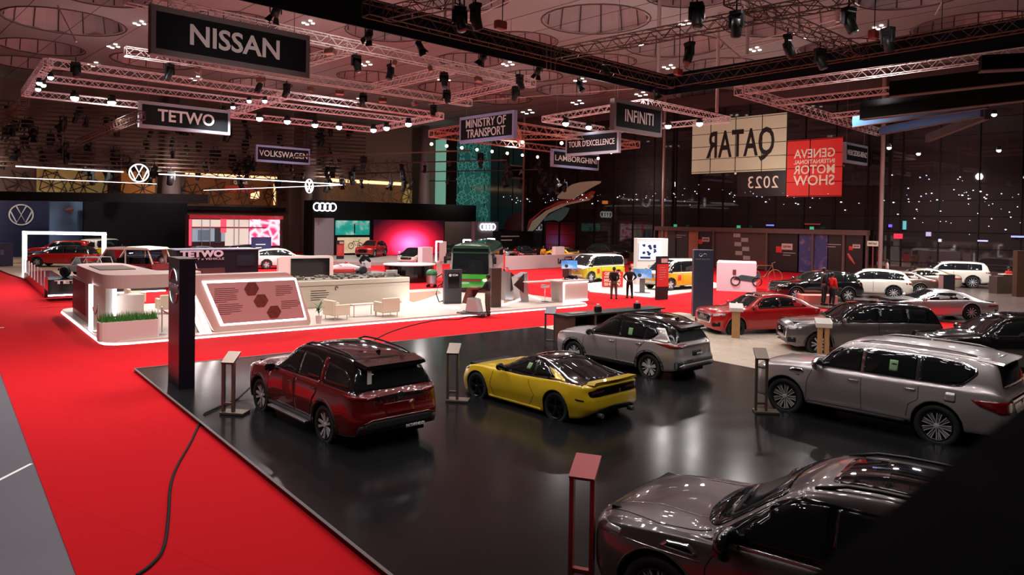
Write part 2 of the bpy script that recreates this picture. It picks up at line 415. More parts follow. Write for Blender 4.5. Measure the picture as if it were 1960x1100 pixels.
        while y < max(ys_):
            x = min(xs_)+st*.5
            while x < max(xs_):
                if inside(x, y) and min((p.x-x)**2+(p.y-y)**2 for p in B) > (st*.4)**2: pts2.append(Vector((x, y)))
                x += st
            y += st
        vs, _, fs, *_r = delaunay_2d_cdt(pts2, [(i, (i+1) % nbd) for i in range(nbd)], [], 1, 1e-5)
        def make(sgn):
            bm = nb(); V = []; hm = Matrix(((1, 0, 0), (0, sgn, 0), (0, 0, 1)))
            for p in vs:
                o = h*p.x+v*p.y+n*6; hit = s.bm_tree.ray_cast(o, -n)
                if hit[0] is None:
                    hit = s.bm_tree.find_nearest(h*p.x+v*p.y+n*(s.hw*.9))
                q = hit[0]+n*off
                V.append(bm.verts.new(hm@q))
            F_ = []
            for f in fs:
                try: F_.append(bm.faces.new([V[i] for i in (f if sgn > 0 else f[::-1])]))
                except ValueError: pass
            bmesh.ops.delete(bm, geom=[q for q in bm.verts if not q.link_faces], context='VERTS')
            nn = Vector((n.x, n.y*sgn, n.z))
            bm.normal_update()
            if sum(f.normal.dot(nn) for f in bm.faces) < 0: bmesh.ops.reverse_faces(bm, faces=bm.faces)
            be = [e for e in bm.edges if e.is_boundary]
            r_ = bmesh.ops.extrude_edge_only(bm, edges=be)
            for q in r_['geom']:
                if isinstance(q, bmesh.types.BMVert): q.co -= nn*(off*1.6+.01)
            o = obj(name, bm, m, parent or s.root, smooth=True)
            if label: o['label'] = label
            return o
        o = make(1)
        if both: return o, make(-1)
        return o
    def seam(s, pts, yaw, both=True, w=.006, off=.003, name='door_seam', m=None, parent=None, top=False):
        P = [Vector(p) for p in pts]; a, b = [], []
        for i, p in enumerate(P):
            t = (P[min(i+1, len(P)-1)]-P[max(i-1, 0)]).normalized(); nn = Vector((-t.y, t.x))*w; a.append(tuple(p+nn)); b.append(tuple(p-nn))
        return s.patch(name, a+b[::-1], yaw, m or black, off, both, parent, top=top)
    def arches(s, w=.07, m=None):
        for xw in (s.wb/2, -s.wb/2):
            r1, r2 = s.arch_r, s.arch_r+w; a0 = -.35; n = 14; A = []; B = []
            for i in range(n+1):
                a = a0+(PI-2*a0)*i/n
                A.append((xw+r1*1.0*math.cos(a), s.r+r1*math.sin(a))); B.append((xw+r2*math.cos(a), s.r+r2*math.sin(a)))
            s.patch('wheel_arch_trim', B+A[::-1], 90, m or plastic, .012, True)
    def mirrors(s, x, z, m, y=None, sz=1):
        for sd in (1, -1):
            bm = nb(); y0 = (y or s.hw)
            r_ = bmesh.ops.create_uvsphere(bm, u_segments=10, v_segments=8, radius=1)
            for v in bm.verts:
                v.co = Vector((v.co.x*.085*sz if v.co.x > 0 else v.co.x*.03*sz, v.co.y*.125*sz, v.co.z*.09*sz))
            bmesh.ops.translate(bm, vec=(x, sd*(y0+.10), z), verts=bm.verts)
            o = obj('wing_mirror', bm, m, s.root, smooth=True)
            bm = nb(); cyl(bm, (x+.02, sd*(y0-.12), z-.07), (x, sd*(y0+.02), z-.02), .035, .03, 8); obj('mirror_arm', bm, black, o)
    def handle(s, x, z, m, both=True):
        if s.lo: return
        for sd in ((1, -1) if both else (1,)):
            h = s.bm_tree.ray_cast(Vector((x, 4, z)), Vector((0, -1, 0)))[0]
            y = (h.y if h else s.hw)
            bm = nb(); tube(bm, [(x-.11, sd*(y-.005), z), (x-.09, sd*(y+.03), z+.003), (x+.06, sd*(y+.032), z+.006), (x+.10, sd*(y-.005), z+.006)], .013, 6)
            obj('door_handle', bm, m, s.root, smooth=True)
    def rails(s, x0, x1, yy, m, h=.035):
        for sd in (1, -1):
            pts = []
            for i in range(9):
                x = x0+(x1-x0)*i/8; hit = s.bm_tree.ray_cast(Vector((x, yy, 5)), Vector((0, 0, -1)))[0]
                e = min(i, 8-i); pts.append((x, sd*yy, hit.z+(h if e > 0 else .0)))
            bm = nb(); tube(bm, pts, .018, 6); obj('roof_rail', bm, m, s.root, smooth=True)
    def fin(s, x, m):
        hit = s.bm_tree.ray_cast(Vector((x, 0, 5)), Vector((0, 0, -1)))[0]
        bm = nb(); prism(bm, [(-.09, 0), (.09, 0), (-.05, .06), (-.075, .06)], -.012, .012, basis=lambda a, b, h_: Vector((x+a, h_, hit.z-.005+b))); obj('antenna_fin', bm, m, s.root)
    def badge(s, txt, size, x, y, z, rz, m=None, name='lettering', width=None, bold=.002, spacing=1):
        return text(name, txt, size, m or chrome, s.root, (x, y, z), .012, bold, spacing, rz, width)
def win_side(c, outlines, m=None, trim=None, r=.03):
    for name, o in outlines:
        g = c.patch(name, soft([tuple(p) for p in o], r), 90, m or c.glass, .007, True)
SP = {}
SP['pathfinder'] = dict(wb=2.9, r=.385, hw=.985, xf=2.38, xr=-2.6, sill=.30, zbelt=1.1, rim='bright10', flare=.03,
    top=[(2.38, .98), (2.3, 1.04), (2.0, 1.10), (1.1, 1.17), (.98, 1.19), (.2, 1.66), (0, 1.71), (-.6, 1.745), (-1.5, 1.72), (-2.08, 1.66), (-2.24, 1.57), (-2.47, 1.18), (-2.53, 1.11), (-2.6, 1.06)],
    belt=[(2.38, .93), (2.1, 1.0), (1.0, 1.09), (0, 1.11), (-1.6, 1.15), (-2.3, 1.14), (-2.47, 1.10), (-2.6, 1.0)],
    plan=[(2.38, .70), (2.3, .83), (2.12, .93), (1.7, .985), (0, .975), (-1.6, .985), (-2.2, .965), (-2.45, .90), (-2.6, .76)],
    gh=[(2.38, .6), (1.1, .78), (.98, .80), (.2, .68), (-.5, .69), (-1.6, .67), (-2.1, .64), (-2.24, .64), (-2.5, .76)],
    bot=[(2.38, .34), (2.2, .27), (1.9, .30), (0, .30), (-1.9, .32), (-2.4, .36), (-2.6, .42)],
    fend=[(.2, -.12), (.45, 0), (.7, 0), (1.0, -.06)], rend=[(.3, -.1), (.5, .0), (.68, .01), (.8, -.05), (1.1, -.07), (1.3, -.05)], roofx=(-2.46, 1.0))
SP['qx60'] = dict(SP['pathfinder'], rim='bright10', xf=2.42, xr=-2.6)
SP['rogue'] = dict(wb=2.705, r=.365, hw=.92, xf=2.27, xr=-2.33, sill=.30, zbelt=1.0, rim='bright5', flare=.035,
    top=[(2.27, .90), (2.15, .98), (1.9, 1.03), (1.05, 1.10), (.95, 1.12), (.12, 1.6), (-.05, 1.65), (-.6, 1.69), (-1.3, 1.66), (-1.85, 1.58), (-2.0, 1.5), (-2.2, 1.16), (-2.25, 1.1), (-2.33, 1.04)],
    belt=[(2.27, .86), (2.0, .94), (.95, 1.02), (0, 1.04), (-1.4, 1.09), (-2.0, 1.10), (-2.2, 1.06), (-2.33, .98)],
    plan=[(2.27, .66), (2.18, .78), (2.0, .87), (1.6, .92), (0, .905), (-1.4, .92), (-1.95, .90), (-2.2, .84), (-2.33, .7)],
    gh=[(2.27, .55), (1.05, .72), (.95, .74), (.12, .62), (-.5, .63), (-1.4, .61), (-1.9, .56), (-2.0, .56), (-2.22, .68)],
    bot=[(2.27, .30), (2.0, .27), (1.7, .30), (0, .30), (-1.7, .32), (-2.1, .36), (-2.33, .42)],
    fend=[(.2, -.12), (.45, 0), (.7, 0), (.95, -.08)], rend=[(.3, -.1), (.48, .03), (.62, .03), (.75, -.03), (1.0, -.05), (1.2, -.04)], roofx=(-2.19, .97))
SP['patrol'] = dict(wb=3.075, r=.415, hw=.995, xf=2.42, xr=-2.72, sill=.40, zbelt=1.15, rim='mesh18', flare=.03, crown=.05,
    top=[(2.42, 1.02), (2.3, 1.10), (1.9, 1.17), (1.1, 1.26), (.98, 1.28), (.38, 1.77), (.2, 1.83), (-.5, 1.885), (-1.5, 1.875), (-2.3, 1.82), (-2.46, 1.76), (-2.6, 1.35), (-2.64, 1.2), (-2.72, 1.14)],
    belt=[(2.42, .98), (2.1, 1.08), (1.0, 1.17), (0, 1.18), (-1.6, 1.20), (-2.3, 1.22), (-2.6, 1.17), (-2.72, 1.08)],
    plan=[(2.42, .74), (2.32, .86), (2.1, .96), (1.6, .995), (0, .98), (-1.6, .995), (-2.2, .98), (-2.55, .93), (-2.72, .80)],
    gh=[(2.42, .66), (1.1, .80), (.98, .82), (.3, .70), (-.5, .71), (-1.6, .70), (-2.3, .68), (-2.46, .69), (-2.64, .8)],
    bot=[(2.42, .42), (2.2, .34), (1.9, .38), (0, .40), (-1.9, .40), (-2.4, .42), (-2.72, .46)],
    fend=[(.2, -.12), (.45, 0), (.7, 0), (1.0, -.04), (1.1, -.08)], rend=[(.3, -.1), (.5, .05), (.68, .06), (.8, 0), (1.1, -.03), (1.5, -.03)])
SP['qx80'] = dict(SP['patrol'], xf=2.5, r=.42, hw=1.0,
    top=[(2.5, .98), (2.38, 1.08), (2.1, 1.17), (1.6, 1.225), (1.25, 1.235), (1.14, 1.25), (.32, 1.75), (.12, 1.83), (-.5, 1.885), (-1.5, 1.875), (-2.3, 1.82), (-2.46, 1.76), (-2.6, 1.35), (-2.64, 1.2), (-2.72, 1.14)],
    belt=[(2.5, .90), (2.2, 1.02), (1.0, 1.13), (0, 1.15), (-1.6, 1.20), (-2.3, 1.22), (-2.6, 1.17), (-2.72, 1.08)],
    plan=[(2.5, .68), (2.42, .80), (2.2, .94), (1.6, 1.0), (0, .98), (-1.6, .995), (-2.2, .98), (-2.55, .93), (-2.72, .80)])
SP['zcar'] = dict(wb=2.55, r=.345, hw=.925, xf=2.1, xr=-2.2, sill=.20, zbelt=.85, rim='dark5', flare=.03, crown=.035, gap=.03, bow=.16, rbow=.1,
    top=[(2.1, .62), (2.0, .70), (1.6, .82), (1.1, .885), (.78, .915), (.66, .93), (-.02, 1.235), (-.2, 1.28), (-.45, 1.30), (-.8, 1.275), (-1.3, 1.15), (-1.75, 1.01), (-1.95, .955), (-2.12, .945), (-2.2, .93)],
    belt=[(2.1, .57), (1.9, .70), (1.4, .84), (1.1, .86), (.66, .85), (0, .85), (-.5, .87), (-1.0, .905), (-1.4, .925), (-1.8, .915), (-2.2, .88)],
    plan=[(2.1, .62), (2.0, .76), (1.8, .86), (1.4, .91), (.9, .905), (.2, .885), (-.4, .885), (-1.0, .92), (-1.5, .925), (-1.9, .88), (-2.1, .80), (-2.2, .72)],
    gh=[(2.1, .5), (1.2, .66), (.66, .74), (-.05, .54), (-.5, .53), (-.9, .50), (-1.4, .50), (-1.8, .58), (-2.0, .66), (-2.2, .68)],
    side=[(0, .95), (.2, .975), (.45, 1.0), (.7, .985), (1, .93)],
    bot=[(2.1, .18), (1.9, .14), (1.6, .18), (0, .18), (-1.6, .20), (-2.0, .25), (-2.2, .33)],
    fend=[(.15, -.1), (.3, 0), (.5, -.01), (.65, -.06)], rend=[(.25, -.12), (.45, 0), (.62, 0), (.75, -.04), (.9, .02), (.96, .03)], roofx=(-1.9, .67))
SP['qx55'] = dict(wb=2.8, r=.37, hw=.95, xf=2.32, xr=-2.38, sill=.28, zbelt=1.0, rim='dark5', flare=.035,
    top=[(2.32, .92), (2.2, .99), (1.8, 1.05), (1.1, 1.10), (.95, 1.12), (.15, 1.54), (-.05, 1.585), (-.5, 1.61), (-1.0, 1.56), (-1.5, 1.43), (-1.95, 1.22), (-2.15, 1.13), (-2.3, 1.10), (-2.38, 1.06)],
    belt=[(2.32, .88), (2.0, .96), (.95, 1.02), (0, 1.04), (-1.3, 1.09), (-2.0, 1.08), (-2.38, 1.0)],
    plan=[(2.32, .68), (2.22, .82), (2.0, .91), (1.5, .95), (0, .93), (-1.4, .95), (-2.0, .92), (-2.25, .86), (-2.38, .74)],
    gh=[(2.32, .58), (1.05, .72), (.95, .76), (.15, .62), (-.5, .62), (-1.2, .58), (-1.9, .60), (-2.1, .7), (-2.38, .68)],
    bot=[(2.32, .30), (2.1, .24), (1.8, .27), (0, .28), (-1.8, .30), (-2.2, .34), (-2.38, .42)],
    fend=[(.2, -.12), (.4, 0), (.6, 0), (.9, -.03)], rend=[(.3, -.1), (.5, .0), (.68, .01), (.85, -.04), (1.1, .02)])
SP['sedan'] = dict(wb=3.0, r=.36, hw=.95, xf=2.4, xr=-2.5, sill=.24, zbelt=.9, rim='x', flare=.02, crown=.04,
    top=[(2.4, .72), (2.3, .80), (1.8, .91), (1.15, .98), (1.0, 1.0), (.15, 1.38), (-.1, 1.43), (-.6, 1.455), (-1.1, 1.41), (-1.85, 1.14), (-2.1, 1.09), (-2.4, 1.06), (-2.5, 1.0)],
    belt=[(2.4, .68), (2.1, .80), (1.0, .93), (0, .95), (-1.2, .99), (-2.0, 1.0), (-2.5, .93)],
    plan=[(2.4, .66), (2.3, .80), (2.1, .89), (1.5, .95), (0, .93), (-1.4, .95), (-2.1, .90), (-2.4, .80), (-2.5, .68)],
    gh=[(2.4, .55), (1.1, .72), (1.0, .76), (.15, .58), (-.5, .58), (-1.1, .56), (-1.85, .68), (-2.5, .66)],
    bot=[(2.4, .24), (2.1, .20), (1.8, .24), (0, .24), (-1.8, .24), (-2.3, .30), (-2.5, .36)],
    fend=[(.2, -.1), (.4, 0), (.6, -.02), (.8, -.06)], rend=[(.3, -.1), (.5, .0), (.7, 0), (1.0, -.02)])
SP['coupe'] = dict(SP['sedan'], wb=2.8, xf=2.25, xr=-2.75, sill=.2,
    top=[(2.25, .60), (2.1, .70), (1.6, .84), (1.1, .90), (.95, .92), (.1, 1.27), (-.15, 1.32), (-.6, 1.33), (-1.1, 1.26), (-1.9, .98), (-2.3, .88), (-2.6, .84), (-2.75, .80)],
    belt=[(2.25, .56), (2.0, .68), (1.4, .82), (.95, .84), (0, .86), (-1.2, .90), (-2.0, .84), (-2.75, .74)],
    plan=[(2.25, .66), (2.15, .78), (1.9, .88), (1.4, .94), (0, .92), (-1.4, .94), (-2.0, .86), (-2.5, .74), (-2.75, .62)],
    gh=[(2.25, .5), (1.1, .7), (.95, .74), (.1, .55), (-.5, .55), (-1.1, .52), (-1.9, .56), (-2.75, .5)],
    bot=[(2.25, .2), (2.0, .16), (0, .18), (-2.0, .2), (-2.5, .3), (-2.75, .36)])
SP['suv'] = dict(wb=2.95, r=.38, hw=.97, xf=2.4, xr=-2.5, sill=.28, zbelt=1.05, rim='bright10', flare=.03,
    top=[(2.4, .86), (2.25, .98), (1.9, 1.05), (1.15, 1.12), (1.0, 1.14), (.15, 1.60), (-.1, 1.66), (-.6, 1.69), (-1.4, 1.65), (-1.95, 1.55), (-2.1, 1.47), (-2.36, 1.12), (-2.42, 1.08), (-2.5, 1.03)],
    belt=[(2.4, .80), (2.1, .94), (1.0, 1.04), (0, 1.06), (-1.4, 1.09), (-2.0, 1.08), (-2.5, .98)],
    plan=SP['pathfinder']['plan'], gh=[(2.38, .6), (1.1, .75), (1.0, .78), (.2, .64), (-.5, .65), (-1.6, .62), (-2.1, .60), (-2.4, .74)],
    bot=SP['pathfinder']['bot'], fend=SP['pathfinder']['fend'], rend=SP['pathfinder']['rend'])
SP['suv']['plan'] = [(p[0] if abs(p[0]) < 2 else p[0]*(2.5/2.6 if p[0] < 0 else 2.4/2.38), p[1]*.985) for p in SP['suv']['plan']]
SP['gls'] = dict(SP['patrol'], rim='x', hw=.99, sill=.34, wb=3.13,
    top=[(2.42, .95), (2.3, 1.04), (1.9, 1.12), (1.1, 1.2), (.98, 1.22), (.3, 1.7), (.1, 1.75), (-.5, 1.80), (-1.5, 1.80), (-2.25, 1.74), (-2.4, 1.66), (-2.58, 1.3), (-2.64, 1.15), (-2.72, 1.1)],
    bot=[(2.42, .36), (2.2, .28), (0, .34), (-2.0, .34), (-2.72, .42)])
SP['buzz'] = dict(wb=2.99, r=.37, hw=.985, xf=2.15, xr=-2.5, sill=.28, zbelt=1.1, rim='dark5', flare=.02, crown=.06,
    top=[(2.15, 1.0), (2.08, 1.10), (1.95, 1.17), (1.85, 1.2), (1.05, 1.82), (.85, 1.89), (0, 1.94), (-1.5, 1.92), (-2.2, 1.85), (-2.36, 1.76), (-2.46, 1.3), (-2.5, 1.1)],
    belt=[(2.15, .95), (1.95, 1.08), (1.0, 1.10), (-2.2, 1.10), (-2.5, 1.02)],
    plan=[(2.15, .72), (2.08, .84), (1.9, .94), (1.4, .985), (-2.1, .985), (-2.4, .93), (-2.5, .84)],
    gh=[(2.15, .62), (1.85, .80), (1.0, .80), (-1.5, .82), (-2.3, .80), (-2.5, .82)],
    bot=[(2.15, .34), (2.0, .28), (0, .28), (-2.3, .32), (-2.5, .4)],
    fend=[(.3, -.08), (.5, 0), (.8, 0), (1.1, -.03)], rend=[(.3, -.1), (.5, 0), (.9, 0), (1.3, -.02)])
def flip_h(pts): return pts

def generic(name, spn, label, loc, hd, body, group=None, front='std', tail=True, roof=None, wins=True, glassm=None, steer=0, z=0, rim=None, cat='car'):
    """a car some way off: body, panes, lamps, wheels, mirrors"""
    sp = dict(SP[spn]);
    if rim: sp['rim'] = rim
    c = Car(sp, name, label, loc, hd, body, group, lo=True, roofmat=roof, glassm=glassm, steer=steer, z=z, cat=cat)
    T, B, g = pchip(sp['top']), pchip(sp['belt']), c.glass
    # pillars follow the roof profile; windows are cut from belt to roof
    xs_scr = [p[0] for p in sp['top'] if p[1] > sp['zbelt']+.12]
    x0 = [p for p in sp['top'] if p[0] > 0 and p[1] > sp['zbelt']+.03]
    xc = {'pathfinder': .9, 'qx60': .9, 'rogue': .87, 'patrol': .9, 'gls': .9, 'suv': .92, 'sedan': .92, 'coupe': .86, 'qx55': .87, 'buzz': 1.82, 'zcar': .6}[spn]
    xt = {'suv': .15, 'gls': .3, 'sedan': .12, 'coupe': .08, 'qx55': .12, 'buzz': 1.0, 'qx60': .2, 'patrol': .35, 'pathfinder': .2, 'zcar': -.05}[spn]
    xe = {'suv': -2.02, 'gls': -2.12, 'sedan': -1.5, 'coupe': -1.35, 'qx55': -1.6, 'buzz': -2.15, 'qx60': -2.0, 'patrol': -2.1, 'pathfinder': -2.0, 'zcar': -1.0}[spn]
    zt = lambda x: T(x)-.13
    cuts = {'sedan': [-.42], 'coupe': [], 'qx55': [-.45], 'suv': [-.42, -1.35], 'gls': [-.45, -1.4], 'buzz': [.45, -.85], 'qx60': [-.42, -1.3]}.get(spn, [-.4])
    edges = [xc-.12]+cuts+[xe]
    nm = ['front_window', 'rear_window', 'quarter_window']
    if spn == 'buzz': c.patch('side_glass_band', soft([(1.74, B(1.7)+.05), (1.1, 1.70), (.9, 1.80), (-2.1, 1.76), (-2.3, 1.5), (-2.25, 1.15)], .06), 90, gloss, .005, True)
    if spn in ('suv', 'gls', 'qx60', 'sedan', 'coupe', 'qx55'):
        n = 10; a, b = edges[0], edges[-1]; lw = [(a+(b-a)*i/n, B(a+(b-a)*i/n)+.03) for i in range(n+1)]; up = [(x, max(zt(x)+.008, z+.025)) for x, z in lw]; up[0] = (a, lw[0][1]+.02)
        up[1] = (up[1][0], min(up[1][1], lw[0][1]+(zt(xt-.02)-lw[0][1])*(a-up[1][0])/max(.05, a-xt+.1)))
        if spn in ('coupe', 'sedan', 'qx55'): up[-1] = (b, lw[-1][1]+.03)
        c.patch('side_glass_band', soft(lw+up[::-1], .04), 90, gloss, .004, True)
    for k in range(len(edges)-1):
        a, b = edges[k]-(.0 if k == 0 else .03), edges[k+1]+.03; P = [(a, B(a)+.035)]
        n = 5; lowr = [(a+(b-a)*i/n, B(a+(b-a)*i/n)+.035) for i in range(n+1)]
        upr = [(x, max(zt(x), z_+.02)) for x, z_ in lowr]
        if k == 0: upr[0] = (a, lowr[0][1]+.02); upr[1] = (upr[1][0], min(upr[1][1], lowr[0][1]+(zt(xt-.02)-lowr[0][1])*(a-upr[1][0])/max(.05, a-xt+.1)))
        if spn in ('coupe', 'sedan', 'qx55') and k == len(edges)-2: upr[-1] = (b, lowr[-1][1]+.03)
        c.patch(nm[min(k, 2)], soft(lowr+upr[::-1], .04), 90, g, .007, True)
    gw = pchip(sp['gh'])
    wsx0, wsx1 = xc+.03, xt-.03-(.12 if spn == 'buzz' else 0)
    kw = 1.0 if spn == 'buzz' else .93; c.patch('windscreen', soft([(wsx0, -gw(wsx0)*kw), (wsx1, -gw(wsx1)*kw*.97), (wsx1, gw(wsx1)*kw*.97), (wsx0, gw(wsx0)*kw)], .06), 0, g, .007, top=True)
    rz = {'suv': (1.52, 1.13, .56, .72), 'gls': (1.66, 1.26, .62, .74), 'qx60': (1.56, 1.2, .56, .72), 'buzz': (1.74, 1.2, .68, .76), 'patrol': (1.7, 1.28, .6, .7), 'pathfinder': (1.56, 1.2, .56, .72)}.get(spn)
    if rz: c.patch('rear_screen', soft([(-rz[3], rz[1]), (-rz[2], rz[0]), (rz[2], rz[0]), (rz[3], rz[1])], .05), 180, g, .008)
    else:
        a, b = {'sedan': (-1.12, -1.8), 'coupe': (-1.1, -1.9), 'qx55': (-1.1, -1.95), 'zcar': (-.8, -1.8)}[spn]
        c.patch('rear_screen', soft([(a, -gw(a)*.9), (b, -gw(b)*.92), (b, gw(b)*.92), (a, gw(a)*.9)], .06), 0, g, .007, top=True)
    zb = sp['zbelt']; hx = sp['xf']
    zh = B(hx-.25)-.12
    c.patch('headlamp', soft([(hx-.05, .45, zh-.06), (hx-.45, .9, zh+.0), (hx-.5, .9, zh+.07), (hx-.1, .42, zh+.04)], .03), 40, head_m, .008, True)
    zt_ = {'buzz': .95}.get(spn, B(sp['xr']+.2)-.13)
    xr_ = sp['xr']
    if tail: c.patch('tail_lamp', soft([(xr_+.03, .25 if tail == 'wide' else .42, zt_-.05), (xr_+.4, .92, zt_-.02), (xr_+.45, .92, zt_+.07), (xr_+.03, .25 if tail == 'wide' else .42, zt_+.06)], .03), 142, tail_m, .008, True)
    if tail == 'wide': c.patch('tail_light_bar', [(-.6, zt_-.0), (-.6, zt_+.04), (.6, zt_+.04), (.6, zt_)], 180, tail_m, .007)
    if front == 'std': c.patch('grille', soft([(-.42, .45), (-.55, zh-.1), (-.4, zh+.02), (.4, zh+.02), (.55, zh-.1), (.42, .45)], .05), 0, gloss, .01)
    elif front == 'low': c.patch('grille', soft([(-.6, .3), (-.5, .5), (.5, .5), (.6, .3)], .05), 0, gloss, .01)
    c.patch('rear_bumper_trim', soft([(-.72, .40), (-.75, .52), (.75, .52), (.72, .40)], .04), 180, plastic, .01)
    c.mirrors(xc-.22, B(.6)+.09, body if spn != 'buzz' else black)
    c.arches(.045, plastic if spn in ('suv', 'gls', 'buzz', 'qx60') else body)
    if spn in ('suv', 'gls', 'buzz', 'qx60', 'sedan', 'qx55'):
        for x_ in ([-.42] if spn != 'buzz' else [.45]): c.seam([(x_, .42), (x_, B(x_)-.02)], 90, w=.008)
    return c
# ---------------------------------------------------------------- the five large cars near the camera
def head_to(u, v, hd): return hd
red_p = paint('scarlet', (.13, .002, .004, 1), .2, .25)
yel_p = paint('yellow', rgb(222, 184, 30), .0, .3)
sil_p = paint('champagne_silver', (.46, .41, .41, 1), .5, .3)
gra_p = paint('graphite', (.13, .105, .108, 1), .5, .28)
blk_p = paint('black', (.006, .006, .007, 1), .0, .1)
inf_p = paint('bright_red', (.42, .008, .008, 1), .1, .25)

def pathfinder():
    c = Car(SP['pathfinder'], 'suv', 'dark red SUV with black roof and rails seen from behind, nearest the tall dark pylon', (-3.72, 15.2), 2.304, red_p, roofmat=blk_p)
    c.arches(.075)
    for nm, o in (('front_door', [(1.02, .45), (.98, .95), (.90, 1.07), (-.18, 1.09), (-.20, .45)]), ('rear_door', [(-.24, .45), (-.22, 1.09), (-1.1, 1.12), (-1.16, .98), (-1.02, .80), (-.92, .45)])):
        c.patch(nm+'_gap', soft([(x+(.012 if x > -.1 else -.012)*(1 if nm == 'front_door' else 1), z) for x, z in o], .03), 90, black, .002, True)
        c.patch(nm, soft(o, .04), 90, red_p, .005, True)
    win_side(c, [('front_window', [(.86, 1.15), (.28, 1.50), (.1, 1.56), (-.16, 1.58), (-.16, 1.14)]), ('rear_window', [(-.24, 1.14), (-.24, 1.59), (-.75, 1.58), (-1.05, 1.52), (-1.12, 1.18)]),
                 ('quarter_window', [(-1.30, 1.20), (-1.26, 1.53), (-1.85, 1.47), (-2.12, 1.36), (-2.2, 1.2)])])
    c.patch('pillar_panel', soft([(-1.15, 1.12), (-1.10, 1.52), (-1.12, 1.60), (-1.23, 1.60), (-1.26, 1.17), (-1.3, 1.12)], .02), 90, red_p, .006, True)
    c.seam([(.9, 1.115), (0, 1.118), (-1.15, 1.15)], 90, w=.012, off=.009, m=chrome, name='window_chrome')
    c.patch('rear_screen', soft([(-.80, 1.16), (-.66, 1.57), (.66, 1.57), (.80, 1.16)], .08), 180, glass_m, .010)
    c.patch('windscreen', soft([(.90, -.74), (.24, -.60), (.24, .60), (.90, .74)], .08), 0, glass_m, .007, top=True)
    # spoiler
    bm = nb(); prism(bm, [(-.70, 1.60), (-.66, 1.66), (.66, 1.66), (.70, 1.60), (.55, 1.575), (-.55, 1.575)], 2.02, 2.42, basis=lambda a, b, h: Vector((-h, a*(1-.06*(h-2.02)/.4), b-.06*(h-2.02)/.4))); obj('rear_spoiler', bm, blk_p, c.root)
    c.patch('tail_lamp', soft([(-2.52, .30, 1.0), (-2.5, .6, 1.01), (-2.3, .93, 1.03), (-2.05, .95, 1.09), (-2.3, .93, 1.09), (-2.52, .6, 1.075)], .015), 140, tail_m, .009, True)
    c.patch('tail_strip', soft([(-.52, .99), (-.52, 1.05), (.52, 1.05), (.52, .99)], .01), 180, blk_p, .009)
    c.patch('bumper_cladding', soft([(-.86, .34), (-.84, .56), (-.62, .63), (.62, .63), (.84, .56), (.86, .34)], .05), 180, plastic, .012)
    c.patch('bumper_trim', [(-.8, .60), (-.6, .665), (.6, .665), (.8, .60), (.6, .635), (-.6, .635)], 180, red_p, .02)
    c.patch('plate_recess', soft([(-.3, .70), (-.34, .90), (.34, .90), (.3, .70)], .03), 180, paint('scarlet_recess', (.16, .003, .005, 1), .25, .25), .006)
    c.patch('sill_cladding', [(.98, .32), (.98, .42), (-.95, .42), (-.95, .32)], 90, plastic, .015, True)
    
    for y in (-1, 1): bm = nb(); box(bm, (0, y, .33), (1.7, .12, .04), bev=.012); obj('running_board', bm, steel, c.root)
    c.badge('P A T H F I N D E R', .085, -2.575, 0, .965, PI/2*-1, width=1.15)
    c.badge('PATHFINDER', .075, -2.655, -.28, .46, -PI/2, m=paper, width=.42, name='lettering')
    bm = nb(); lathe(bm, [(.055, 0), (.07, 0), (.07, .012), (.055, .012), (.055, 0)], 24, 'X'); o = obj('emblem', bm, chrome, c.root); o.location = (-2.575, 0, 1.03)
    bm = nb(); box(bm, (-2.39, .56, 1.40), (.012, .085, .26)); o = obj('window_label', bm, paper, c.root)
    o.rotation_euler = (0, 0, 0)
    c.mirrors(.68, 1.16, blk_p); c.handle(-.05, .98, red_p); c.handle(-1.0, 1.02, red_p)
    c.rails(.0, -2.0, .60, dark, .05); c.fin(-1.75, blk_p)
    c.patch('headlamp', soft([(2.3, .55, .86), (1.9, .95, .9), (1.95, .95, .98), (2.32, .55, .93)], .02), 45, head_m, .008, True)
    c.patch('grille', soft([(-.5, .55), (-.55, .9), (.55, .9), (.5, .55)], .04), 0, gloss, .01)
    return c

